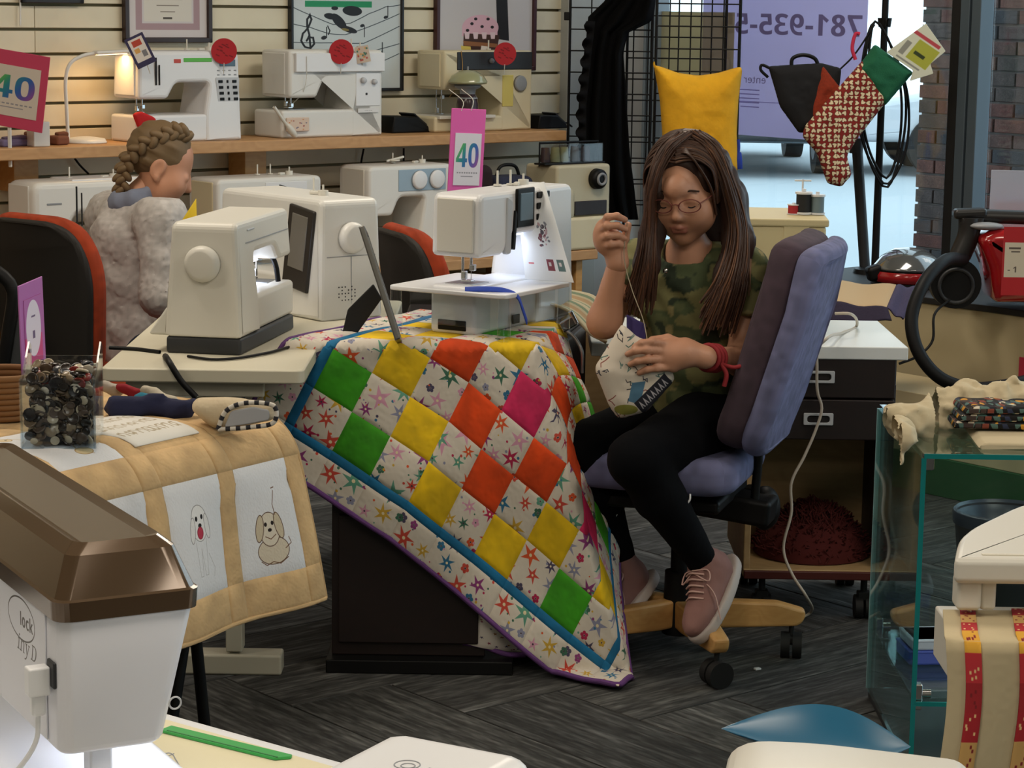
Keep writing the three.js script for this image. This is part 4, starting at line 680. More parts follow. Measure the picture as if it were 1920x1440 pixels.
function surf(f, lo, hi, h, colour) {                     // surface nets over a box
  const nx = Math.ceil((hi.x - lo.x) / h) + 1, ny = Math.ceil((hi.y - lo.y) / h) + 1, nz = Math.ceil((hi.z - lo.z) / h) + 1, F = new Float32Array(nx * ny * nz), id = (i, j, k) => (k * ny + j) * nx + i;
  for (let k = 0; k < nz; k++) for (let j = 0; j < ny; j++) for (let i = 0; i < nx; i++) F[id(i, j, k)] = f(lo.x + i * h, lo.y + j * h, lo.z + k * h);
  const V = new Int32Array(nx * ny * nz).fill(-1), pos = [], idx = [], E = [[0, 1], [2, 3], [4, 5], [6, 7], [0, 2], [1, 3], [4, 6], [5, 7], [0, 4], [1, 5], [2, 6], [3, 7]];
  for (let k = 0; k < nz - 1; k++) for (let j = 0; j < ny - 1; j++) for (let i = 0; i < nx - 1; i++) {
    const c = []; let m = 0; for (let q = 0; q < 8; q++) { c[q] = F[id(i + (q & 1), j + (q >> 1 & 1), k + (q >> 2))]; if (c[q] < 0) m |= 1 << q; } if (m === 0 || m === 255) continue;
    let n = 0, x = 0, y = 0, z = 0; for (const [a, b] of E) { if ((c[a] < 0) === (c[b] < 0)) continue; const t = c[a] / (c[a] - c[b]); x += (a & 1) + ((b & 1) - (a & 1)) * t; y += (a >> 1 & 1) + ((b >> 1 & 1) - (a >> 1 & 1)) * t; z += (a >> 2) + ((b >> 2) - (a >> 2)) * t; n++; }
    V[id(i, j, k)] = pos.length / 3; pos.push(lo.x + (i + x / n) * h, lo.y + (j + y / n) * h, lo.z + (k + z / n) * h); }
  const quad = (a, b, c, d, flip) => { if (a < 0 || b < 0 || c < 0 || d < 0) return; if (flip) idx.push(a, c, b, a, d, c); else idx.push(a, b, c, a, c, d); };
  for (let k = 1; k < nz - 1; k++) for (let j = 1; j < ny - 1; j++) for (let i = 1; i < nx - 1; i++) { const s = F[id(i, j, k)] < 0;
    if (s !== F[id(i + 1, j, k)] < 0) quad(V[id(i, j - 1, k - 1)], V[id(i, j, k - 1)], V[id(i, j, k)], V[id(i, j - 1, k)], !s);
    if (s !== F[id(i, j + 1, k)] < 0) quad(V[id(i - 1, j, k - 1)], V[id(i - 1, j, k)], V[id(i, j, k)], V[id(i, j, k - 1)], !s);
    if (s !== F[id(i, j, k + 1)] < 0) quad(V[id(i - 1, j - 1, k)], V[id(i, j - 1, k)], V[id(i, j, k)], V[id(i - 1, j, k)], !s); }
  const g = new THREE.BufferGeometry(); g.setAttribute('position', new THREE.Float32BufferAttribute(pos, 3)); g.setIndex(idx); g.computeVertexNormals();
  if (colour) paint(g, colour); return g;
}
function paint(g, colour) { const p = g.attributes.position, c = new Float32Array(p.count * 3); for (let i = 0; i < p.count; i++) { const q = colour(p.getX(i), p.getY(i), p.getZ(i)); c[i * 3] = q[0]; c[i * 3 + 1] = q[1]; c[i * 3 + 2] = q[2]; } g.setAttribute('color', new THREE.BufferAttribute(c, 3)); return g; }
const lin = (hex) => { const c = new THREE.Color(hex); return [c.r, c.g, c.b]; };
function raw(name, g, m, parent) { const o = new THREE.Mesh(g, m); o.name = name; o.castShadow = o.receiveShadow = true; parent.add(o); return o; }
function mergeC(gs) { return mergeGeometries(gs.map((g) => { const h = g.index ? g.toNonIndexed() : g.clone(); h.deleteAttribute('uv'); return h; })); }
const bounds = (pts, r) => { const b = new THREE.Box3().setFromPoints(pts); return [b.min.subScalar(r), b.max.addScalar(r)]; };

// a stuffed flat shape: outline in metres, half thickness T reached w inside the edge
function puffed(pts, T, w, cell, amp = .004, uvw = .2, uvh = .2) {
  const q = rshape(pts, .01).getPoints(4), n = q.length, sd = (x, y) => { let d = 1e9, s = 1; for (let i = 0, j = n - 1; i < n; j = i++) { const ex = q[j].x - q[i].x, ey = q[j].y - q[i].y, wx = x - q[i].x, wy = y - q[i].y, L = ex * ex + ey * ey || 1e-12, t = Math.max(0, Math.min(1, (wx * ex + wy * ey) / L)), bx = wx - ex * t, by = wy - ey * t; d = Math.min(d, bx * bx + by * by); const c1 = y >= q[i].y, c2 = y < q[j].y, c3 = ex * wy > ey * wx; if ((c1 && c2 && c3) || (!c1 && !c2 && !c3)) s = -s; } return s * Math.sqrt(d); };
  const xs = q.map((p) => p.x), ys = q.map((p) => p.y), lo = V3(Math.min(...xs) - .02, Math.min(...ys) - .02, -T - .02), hi = V3(Math.max(...xs) + .02, Math.max(...ys) + .02, T + .02), memo = new Map();
  const f = (x, y, z) => { const k = Math.round(x * 1e5) * 1e6 + Math.round(y * 1e5); let e = memo.get(k); if (e === undefined) { const d = sd(x, y), u = Math.max(0, Math.min(1, -d / w)), h = T * Math.sqrt(1 - (1 - u) * (1 - u)) + (noise3(x * 30 + 7, y * 34, T * 90) - .5) * amp * u * 2 + (noise3(x * 70, y * 80 + 3, T * 50) - .5) * amp * .6 * u; e = [d, h]; memo.set(k, e); } return e[0] > 0 ? Math.max(e[0], Math.abs(z) - .001) : Math.max(Math.abs(z) - Math.max(e[1], .0015), e[0]); };
  return planeUV(surf(f, lo, hi, cell), uvw, uvh);
}
{ // the girl sewing by hand
  const O = V3(.40, 0, -4.95), t = thing('person', 'seated girl with long brown hair, glasses and camouflage shirt sewing a white pouch', 'person', O);
  const W = (px, py, z) => atZ(px, py, z).sub(O);
  const J = { pel: W(1315, 765, -5.0), belly: W(1302, 670, -4.99), chest: W(1290, 560, -4.985), neck: W(1296, 462, -4.97), headc: W(1284, 357, -4.925),
    rs: W(1207, 492, -5.03), ls: W(1398, 508, -4.945), re: W(1133, 603, -4.88), rw: W(1158, 492, -4.845), le: W(1392, 676, -4.86), lw: W(1322, 670, -4.728),
    rh: W(1280, 780, -5.07), lh: W(1345, 785, -4.96), rk: W(1092, 838, -4.84), lk: W(1192, 862, -4.655), ra: W(1163, 1048, -4.95), la: W(1316, 1050, -4.76) };
  const skinC = lin('#bd8a6e'), lipC = lin('#93564a');
  const skinM = mat('#ffffff', .5, { vertexColors: true, sheen: .15 }); const sk = (x, y, z) => { const k = 1 + .10 * (noise3(x * 60, y * 60, z * 60) - .5); return skinC.map((c) => c * k); };
  // head in its own axes: x to her left, y up, z forward
  const hf = V3(-.27, -.27, .92).normalize(), hx = V3(0, 1, 0).cross(hf).normalize().applyAxisAngle(hf, .05), hy = hf.clone().cross(hx), HM = new THREE.Matrix4().makeBasis(hx, hy, hf).setPosition(J.headc), HQ = new THREE.Quaternion().setFromRotationMatrix(HM);
  const v = (x, y, z) => V3(x, y, z), both = (f) => [f(1), f(-1)];
  let head = uni([ell(v(0, .032, -.012), [.068, .076, .084]), ell(v(0, -.03, .022), [.057, .066, .058]), cap(v(0, -.088, .05), v(0, -.078, .03), .017, .03), ...both((s) => cap(v(s * .034, -.03, .05), v(s * .04, -.045, .03), .028, .026)), cap(v(0, .03, .074), v(0, .03, .072), .022, .02)], .035);
  const h0 = head, sock = both((s) => ell(v(s * .030, .004, .098), [.021, .014, .022])), lids = both((s) => ell(v(s * .030, .001, .0655), [.0175, .0135, .015])), nose = uni([cap(v(0, .006, .080), v(0, -.026, .0945), .0065, .0095), ...both((s) => cap(v(s * .008, -.031, .084), v(s * .0095, -.029, .080), .0065, .006))], .012);
  const lips = [cap(v(-.015, -.0555, .0785), v(0, -.054, .0835), .0035, .0052), cap(v(.015, -.0555, .0785), v(0, -.054, .0835), .0035, .0052), cap(v(-.011, -.064, .078), v(.011, -.064, .078), .0052, .0052)], ears = both((s) => ell(v(s * .068, -.004, -.008), [.008, .028, .017]));
  head = (x, y, z) => { let d = h0(x, y, z); for (const f of sock) d = smax(d, -f(x, y, z), .016); for (const f of lids) d = smin(d, f(x, y, z), .007); d = smin(d, nose(x, y, z), .012); for (const f of lips) d = smin(d, f(x, y, z), .005); d = smax(d, -cap(v(-.014, -.0592, .0885), v(.014, -.0592, .0885), .0012, .0012)(x, y, z), .004); for (const f of ears) d = smin(d, f(x, y, z), .01); return d; };
  const headG = surf(head, v(-.085, -.115, -.105), v(.085, .118, .118), .003, (x, y, z) => { const l = Math.min(...lips.map((f) => f(x, y, z))); const k = 1 + .10 * (noise3(x * 80, y * 80, z * 80) - .5); const w = z > .068 ? Math.max(0, Math.min(1, (.0035 - l) / .004)) : 0; return skinC.map((c, i) => (c + (lipC[i] - c) * w) * k); }); headG.applyMatrix4(HM);
  // hands
  const finger = (pts, r0, r1) => { const f = []; for (let i = 0; i + 1 < pts.length; i++) { const a = r0 + (r1 - r0) * i / (pts.length - 1), b = r0 + (r1 - r0) * (i + 1) / (pts.length - 1); f.push(cap(pts[i], pts[i + 1], a, b)); } return uni(f, .004); };
  const hand = (wrist, palm, fingers, thumb, zz) => { const P = (a) => W(a[0], a[1], zz + a[2]), fs = fingers.map((q) => q.map(P)), th = thumb.map(P), w = P(wrist), pc = P(palm); const mcp = fs.map((q) => q[0]);
    const palmF = uni([cap(w, pc, .021, .022), ...mcp.map((m) => cap(pc, m, .017, .0115)), cap(w, th[0], .018, .014)], .02), fing = [...fs.map((q) => finger(q, .0088, .0066)), finger(th, .0105, .0075)];
    const all = [w, pc, ...fs.flat(), ...th]; const [lo, hi] = bounds(all, .03); return surf((x, y, z) => { let d = palmF(x, y, z); for (const f of fing) d = smin(d, f(x, y, z), .0045); return d; }, lo, hi, .003, sk); };
  const rHand = hand([1158, 492, 0], [1146, 455, -.005], [[[1131, 421, .004], [1139, 407, .026], [1157, 405, .027], [1172, 412, .018]], [[1125, 434, .008], [1137, 424, .033], [1158, 423, .03], [1173, 430, .018]], [[1125, 448, .008], [1139, 442, .034], [1158, 441, .028], [1171, 447, .016]], [[1130, 461, .008], [1144, 458, .03], [1158, 457, .024], [1168, 461, .014]]], [[1160, 470, -.004], [1172, 448, -.004], [1178, 422, .004]], -4.845);
  const lHand = hand([1322, 670, 0], [1284, 664, .006], [[[1256, 646, .004], [1222, 641, .024], [1203, 643, .026], [1190, 650, .02]], [[1248, 659, .012], [1211, 656, .03], [1191, 658, .028], [1177, 664, .02]], [[1250, 674, .014], [1214, 674, .03], [1195, 677, .028], [1182, 683, .02]], [[1262, 688, .012], [1232, 690, .024], [1213, 693, .024], [1199, 699, .018]]], [[1285, 648, -.006], [1252, 634, -.008], [1222, 637, -.004]], -4.716);
  // body below the clothes, arms and neck
  const torso = [cap(J.pel, J.belly, .085, .078), cap(J.belly, J.chest, .078, .083), cap(J.chest, J.neck.clone().add(v(0, -.03, 0)), .08, .05), cap(J.rs.clone().lerp(J.neck, .15), J.ls.clone().lerp(J.neck, .15), .042, .042)];
  const armR = [cap(J.rs, J.re, .036, .03), cap(J.re, J.rw, .034, .021)], armL = [cap(J.ls, J.le, .036, .03), cap(J.le, J.lw, .032, .021)];
  const legs = [cap(J.rh, J.rk, .068, .046), cap(J.lh, J.lk, .068, .046), cap(J.rk, J.rk.clone().lerp(J.ra, .35), .044, .042), cap(J.rk.clone().lerp(J.ra, .35), J.ra, .042, .028), cap(J.lk, J.lk.clone().lerp(J.la, .35), .045, .043), cap(J.lk.clone().lerp(J.la, .35), J.la, .043, .028)];
  const neckF = [cap(J.neck.clone().add(v(0, -.04, 0)), J.headc.clone().add(v(0, -.02, -.01)), .038, .036)];
  const bodyF = uni([...torso, ...armR, ...armL, ...neckF, ...legs], .03);
  const [blo, bhi] = bounds(Object.values(J), .1); bhi.y = Math.min(bhi.y, J.headc.y - .02);
  const bodyG = surf(bodyF, blo, bhi, .0095, sk);
  raw('body', mergeC([bodyG, headG, rHand, lHand]), skinM, t);
  // shirt with short sleeves, camouflage
  const camo = ['#4c5739', '#7a774d', '#2b3625', '#8e8458', '#5a613f'].map(lin);
  const shirtF = (() => { const body = uni([cap(J.pel.clone().add(v(-.01, -.0, .01)), J.belly, .108, .098), cap(J.belly, J.chest, .098, .102), cap(J.chest, J.neck.clone().add(v(0, -.035, 0)), .098, .062), cap(J.rs.clone().lerp(J.neck, .1), J.ls.clone().lerp(J.neck, .1), .052, .052)], .04);
    const rsl = J.rs.clone().lerp(J.re, .58), lsl = J.ls.clone().lerp(J.le, .56), slR = cap(J.rs, rsl, .052, .056), slL = cap(J.ls, lsl, .052, .058), dR = J.re.clone().sub(J.rs).normalize(), dL = J.le.clone().sub(J.ls).normalize(), nk = J.neck;
    return (x, y, z) => { let r = slR(x, y, z), l = slL(x, y, z); r = Math.max(r, (x - rsl.x) * dR.x + (y - rsl.y) * dR.y + (z - rsl.z) * dR.z); l = Math.max(l, (x - lsl.x) * dL.x + (y - lsl.y) * dL.y + (z - lsl.z) * dL.z);
      let d = body(x, y, z); d = smin(smin(d, r, .03), l, .03); const w = (noise3(x * 16 + y * 8, y * 26 + x * 14, z * 16) - .5) * .020 + (noise3(x * 40, y * 48 + x * 30, z * 40) - .5) * .006; d += w;
      d = smax(d, -(Math.hypot((x - nk.x + .008) / 1.15, z - nk.z - .02) - .045) - Math.max(0, (nk.y - .03 - y) * 3), .01); d = Math.max(d, y - nk.y - .012); d = Math.max(d, J.pel.y - .035 - y + .02 * Math.sin(x * 30)); return d; }; })();
  const [slo, shi] = bounds([J.pel, J.chest, J.rs, J.ls, J.re.clone().lerp(J.rs, .3), J.le.clone().lerp(J.ls, .3), J.neck], .125);
  raw('shirt', surf(shirtF, slo, shi, .006, (x, y, z) => { const n = noise3(x * 24 + 3, y * 36, z * 24), m = noise3(x * 30 + 9, y * 42 + 4, z * 30), q = noise3(x * 30, y * 40, z * 30); return camo[n > .6 ? 1 : m > .6 ? 2 : q > .64 ? 3 : n < .33 ? 4 : 0]; }), mat('#ffffff', .9, { vertexColors: true }), t);
  mesh('pin', [ball(.006, .006, .004, W(1248, 508, -4.868).toArray())], M.chrome, t);
  // leggings
  const leg = uni([cap(J.rh, J.rk, .084, .054), cap(J.lh, J.lk, .086, .056), cap(J.rk, J.rk.clone().lerp(J.ra, .35), .052, .05), cap(J.rk.clone().lerp(J.ra, .35), J.ra, .05, .034), cap(J.lk, J.lk.clone().lerp(J.la, .35), .053, .051), cap(J.lk.clone().lerp(J.la, .35), J.la, .051, .034), cap(J.pel.clone().add(v(0, -.03, 0)), J.pel, .095, .08)], .02);
  const [llo, lhi] = bounds([J.rh, J.lh, J.rk, J.lk, J.ra, J.la, J.pel], .115);
  raw('leggings', surf((x, y, z) => leg(x, y, z) + (noise3(x * 30, y * 60, z * 30) - .5) * .004, llo, lhi, .008), mat('#06070b', .9, { specularIntensity: .25 }), t);
  for (const q of [[[1294, 926, -4.686], [1293, 938, -4.682], [1288, 944, -4.682]], [[1142, 973, -4.868], [1150, 971, -4.866], [1157, 964, -4.868]]]) mesh('white_mark', [tube(q.map((p) => W(...p)), .0022, 10, 6)], M.white2, t);
  // shoes
  const shoe = (ank, heel, toe, side) => { const d = toe.clone().sub(heel).normalize(), up = ank.clone().sub(heel); up.addScaledVector(d, -up.dot(d)).normalize(); const sx = up.clone().cross(d).normalize(), at = (a, b, c) => heel.clone().addScaledVector(d, a).addScaledVector(up, b).addScaledVector(sx, c), L = toe.distanceTo(heel);
    const q = new THREE.Quaternion().setFromRotationMatrix(new THREE.Matrix4().makeBasis(sx, up, d)).invert();
    const upper = uni([ell(at(L * .70, .018, 0), [.040, .030, .075], q), ell(at(L * .3, .03, 0), [.036, .045, .07], q), cap(at(L * .18, .03, 0), ank.clone().lerp(at(L * .2, .06, 0), .35), .036, .037)], .02), pts = [heel, toe, ank];
    const [lo, hi] = bounds(pts, .09), plane = (x, y, z, h) => (x - heel.x) * up.x + (y - heel.y) * up.y + (z - heel.z) * up.z - h; const collar = ank.clone().addScaledVector(up, .006);
    const up1 = (x, y, z) => Math.max(upper(x, y, z) + (noise3(x * 70, y * 70, z * 70) - .5) * .003, -plane(x, y, z, -.004), (x - collar.x) * up.x + (y - collar.y) * up.y + (z - collar.z) * up.z);
    const s = raw('shoe', surf(up1, lo, hi, .0045), mat('#86605a', .8, { bumpMap: fabricBump, bumpScale: .002 }), t);
    raw('sole', surf((x, y, z) => smax(smin(ell(at(L * .66, .0, 0), [.045, .06, .085], q)(x, y, z), ell(at(L * .25, .0, 0), [.04, .06, .08], q)(x, y, z), .03), Math.abs(plane(x, y, z, -.004)) - .013, .006), lo, hi, .0045), mat('#b5a8a2', .6), s);
    const lace = []; for (let k = 0; k < 5; k++) { const a = L * (.42 + k * .07), h = .076 - k * .0065; lace.push(tube([at(a, h - .006, .026), at(a + .004, h + .007, .0), at(a, h - .006, -.026)], .0022, 10, 6)); } lace.push(tube([at(L * .4, .082, 0), at(L * .36, .07, .034), at(L * .5, .062, .04), at(L * .42, .08, 0)], .0018, 16, 5), tube([at(L * .4, .082, 0), at(L * .38, .07, -.034), at(L * .52, .062, -.038), at(L * .42, .08, 0)], .0018, 16, 5), tube([at(L * .42, .062, .005), at(L * .6, .04, .044), at(L * .85, .0, .05)], .0015, 14, 5));
    mesh('laces', lace, mat('#c9a49a', .8), s); };
  shoe(J.la, W(1362, 1068, -4.80), W(1312, 1182, -4.70), 1); shoe(J.ra, W(1208, 1092, -4.97), W(1134, 1178, -4.87), -1);
  // hair: mass and strands
  const hairC = lin('#3a241a'), HL = (x, y, z) => V3(x, y, z).applyMatrix4(HM);
  const capG = surf((x, y, z) => { let d = ell(v(0, .034, -.018), [.079, .087, .092])(x, y, z); const face = Math.max(-(z - .012 - Math.abs(x) * .42), 0); d += (noise3(x * 90, y * 22, z * 22) - .5) * .006; d = smax(d, -ell(v(0, -.012, .094), [.064, .095, .078])(x, y, z), .012); d = Math.max(d, -y - .075); return d; }, v(-.1, -.09, -.125), v(.1, .135, .1), .004); capG.applyMatrix4(HM);
  const massL = [W(1258, 300, -4.90), W(1232, 360, -4.885), W(1226, 430, -4.90), W(1210, 500, -4.885), W(1205, 555, -4.875)], massR = [W(1345, 300, -4.92), W(1372, 370, -4.91), W(1385, 450, -4.90), W(1368, 530, -4.86), W(1348, 590, -4.845)], massB = [W(1330, 330, -5.0), W(1340, 430, -5.02), W(1350, 520, -5.06)];
  const chain = (p, rs) => p.slice(1).map((q, i) => cap(p[i], q, rs[i], rs[i + 1]));
  const hm = uni([...chain(massL, [.03, .026, .024, .026, .008]), ...chain(massR, [.028, .028, .032, .034, .010]), ...chain(massB, [.05, .05, .04])], .02), [hlo, hhi] = bounds([...massL, ...massR, ...massB], .06);
  const massG = surf((x, y, z) => hm(x, y, z) + (noise3(x * 110, y * 14, z * 90) - .5) * .012, hlo, hhi, .006);
  raw('hair', mergeC([capG, massG]), mat('#35211a', .55, { sheen: .3 }), t);
  const strands = (n, cps, spr, col, r) => { const g = []; for (let k = 0; k < n; k++) { const u = rr(-1, 1), w = rr(-1, 1); g.push(tube(cps.map((c, i) => { const s = spr[i]; return W(c[0] + u * s[0] + rr(-2, 2), c[1] + w * s[1] + rr(-3, 3), c[2] + s[2] * (1 - Math.abs(u)) + rr(-.004, .004)); }), r * rr(.7, 1.2), 22, 5)); } mesh('hair_strand', g, mat(col, .5, { }), t); };
  const cL = [[1284, 252, -4.885], [1247, 285, -4.855], [1223, 345, -4.85], [1219, 425, -4.868], [1212, 505, -4.855], [1200, 568, -4.862]], sL = [[14, 4, .004], [12, 8, .006], [9, 8, .012], [12, 8, .014], [20, 12, .014], [28, 26, .008]];
  const cR = [[1300, 250, -4.89], [1338, 282, -4.87], [1366, 350, -4.868], [1385, 440, -4.868], [1372, 530, -4.822], [1345, 598, -4.828]], sR = [[14, 4, .004], [10, 8, .006], [12, 10, .012], [17, 10, .016], [28, 12, .016], [34, 34, .01]];
  strands(70, cL, sL, '#40281c', .0022); strands(40, cL, sL, '#5a3a28', .0018); strands(90, cR, sR, '#3e271c', .0022); strands(55, cR, sR, '#6b4730', .0018);
  strands(26, [[1296, 250, -4.905], [1352, 300, -4.90], [1382, 380, -4.90], [1398, 460, -4.885], [1392, 540, -4.86]], [[10, 4, .004], [8, 8, .004], [8, 10, .008], [8, 10, .01], [16, 20, .01]], '#8a6a50', .0016);
  const scalp = (n, side, col, r) => { const g = []; for (let k = 0; k < n; k++) { const t0 = -1.0 + 2.15 * rnd(), dz = rr(-.01, .012), pts = []; for (let i = 0; i <= 6; i++) { const ph = i / 6 * 1.75, zz = t0 + .25 * Math.sin(ph), cz = Math.cos(Math.max(-1.3, Math.min(1.3, zz))), R = 1.035; pts.push(HL(side * .081 * Math.sin(ph) * (.75 + .25 * cz) * R + rr(-.001, .001), .034 + .089 * Math.cos(ph) * cz * R - (i > 4 ? (i - 4) * .018 : 0), -.018 - .094 * Math.sin(zz) * R * (.85 + .15 * Math.cos(ph)) + dz * Math.sin(ph))); } g.push(tube(pts, r * rr(.7, 1.2), 18, 5)); } mesh('hair_strand', g, mat(col, .5), t); };
  scalp(120, 1, '#3f281d', .0021); scalp(60, 1, '#68462f', .0017); scalp(120, -1, '#3d261b', .0021); scalp(35, -1, '#583826', .0017);
  const fringe = []; for (let k = 0; k < 40; k++) { const s = k % 2 ? 1 : -1, u = rnd(); fringe.push(tube([HL(rr(-.004, .004), .108 - u * .01, .012 + u * .03), HL(s * (.02 + u * .01), .108 - u * .006, .038 + u * .025), HL(s * (.048 + u * .008), .066, .05 + u * .014), HL(s * (.066 + u * .006), .02, .044 + u * .01), HL(s * (.071 + u * .005), -.04, .036 + u * .01)], .0022, 18, 5)); } mesh('hair_strand', fringe, mat('#412a1e', .5), t);
  // brows, lashes, glasses
  const face = (q, r, n = 14) => tube(q.map((p) => HL(...p)), r, n, 6);
  mesh('eyebrow', [face([[.014, .022, .083], [.03, .0275, .0795], [.047, .021, .066]], .0022)], mat('#3a261b', .8), t); mesh('eyebrow', [face([[-.014, .022, .083], [-.03, .0275, .0795], [-.047, .021, .066]], .0022)], mat('#3a261b', .8), t);
  for (const s of [1, -1]) mesh('eyelashes', [face([[s * .015, -.0045, .0755], [s * .03, -.0105, .0795], [s * .0455, -.005, .0725]], .0017)], mat('#1f1512', .8), t);
  const gl = mesh('glasses', [...[1, -1].map((s) => { const g = new THREE.TorusGeometry(.0205, .0014, 8, 36); g.scale(1.14, .72, 1); return xf(xf(g, [0, 0, 0], [0, s * .16, 0]), [s * .0305, -.002, .093]).applyMatrix4(HM); }), face([[-.009, .001, .0955], [0, .004, .098], [.009, .001, .0955]], .0012), ...[1, -1].map((s) => face([[s * .053, .003, .088], [s * .07, .006, .05], [s * .074, .006, -.01]], .0012))], mat('#7a4038', .35, { metalness: .3 }), t);
  for (const s of [1, -1]) { const g = new THREE.CircleGeometry(.0203, 28); g.scale(1.14, .72, 1); mesh('lens', [xf(xf(g, [0, 0, 0], [0, s * .16, 0]), [s * .0305, -.002, .093]).applyMatrix4(HM)], M.glass, gl); }
  // bracelet
  const bl = V3().subVectors(J.lw, J.le).normalize(), bq = new THREE.Quaternion().setFromUnitVectors(v(0, 0, 1), bl), bp = J.lw.clone().lerp(J.le, .16);
  mesh('bracelet', [0, .3, .6].map((k) => { const g = new THREE.TorusGeometry(.0265, .005, 8, 28); g.applyQuaternion(bq); const c = J.lw.clone().lerp(J.le, .08 + k * .3); return g.translate(c.x, c.y, c.z); }).concat([tube([bp.clone().add(v(.02, -.01, .02)), bp.clone().add(v(.03, -.03, .03)), bp.clone().add(v(.026, -.055, .03))], .005, 10), tube([bp.clone().add(v(.02, -.01, .02)), bp.clone().add(v(.045, -.015, .03)), bp.clone().add(v(.06, -.012, .03))], .0045, 10)]), mat('#8c1f26', .8), t);
  // the pouch, needle and thread
  const pz = -4.733, c0 = atZ(1186, 698, pz), px = (a, b) => { const p = atZ(a, b, pz); return [p.x - c0.x, p.y - c0.y]; };
  const ptex = canvasTex(512, 512, (g) => { g.fillStyle = '#d8cdbd'; g.fillRect(0, 0, 512, 512); g.lineWidth = 5; for (let k = 0; k < 46; k++) { g.strokeStyle = ['#4a4240', '#8a4a44', '#5c7a72', '#3a3a44'][k % 4]; g.beginPath(); let x = rr(20, 490), y = rr(20, 490); g.moveTo(x, y); for (let q = 0; q < 4; q++) g.lineTo(x += rr(-26, 26), y += rr(-22, 22)); g.stroke(); } g.fillStyle = '#4f7690'; g.beginPath(); g.moveTo(250, 300); g.lineTo(330, 290); g.lineTo(300, 420); g.lineTo(230, 400); g.fill(); g.fillStyle = '#22222c'; g.save(); g.translate(380, 360); g.rotate(-.75); g.fillRect(-120, -40, 240, 90); g.strokeStyle = '#b9b4b8'; g.lineWidth = 7; for (let q = 0; q < 7; q++) { g.beginPath(); g.moveTo(-100 + q * 30, 24); g.lineTo(-92 + q * 30, -16); g.lineTo(-82 + q * 30, 22); g.stroke(); } g.restore(); g.fillStyle = '#8c8a3c'; g.beginPath(); g.ellipse(220, 450, 70, 30, 0, 0, 7); g.fill(); });
  const pg = puffed([px(1166, 606), px(1196, 632), px(1246, 650), px(1266, 712), px(1212, 772), px(1160, 786), px(1142, 762), px(1114, 690)], .03, .05, .004, .007, .18, .2);
  const pouch = thing('pouch', 'white fabric pouch printed with doodles and letters held in the girl\'s lap', 'pouch', c0); mesh('bag', [pg], mat('#fff', .9, { map: ptex }), pouch);
  const lp = (a, b, z) => atZ(a, b, z).sub(c0); mesh('lining', [cloth((a, b) => lp(1176 + a * 34, 590 + b * 46 + a * 18, -4.745 - .004 * Math.sin(a * 9)), 8, 8, .004)], mat('#3a2f66', .9), pouch);
  single('thread', 'loose sewing thread running from the raised hand down to the white pouch', 'thread', [tube([atZ(1176, 418, -4.83), atZ(1170, 480, -4.82), atZ(1184, 540, -4.79), atZ(1206, 600, -4.75), atZ(1214, 640, -4.715)], .0011, 40, 5)], mat('#9a8f78', .8));
}
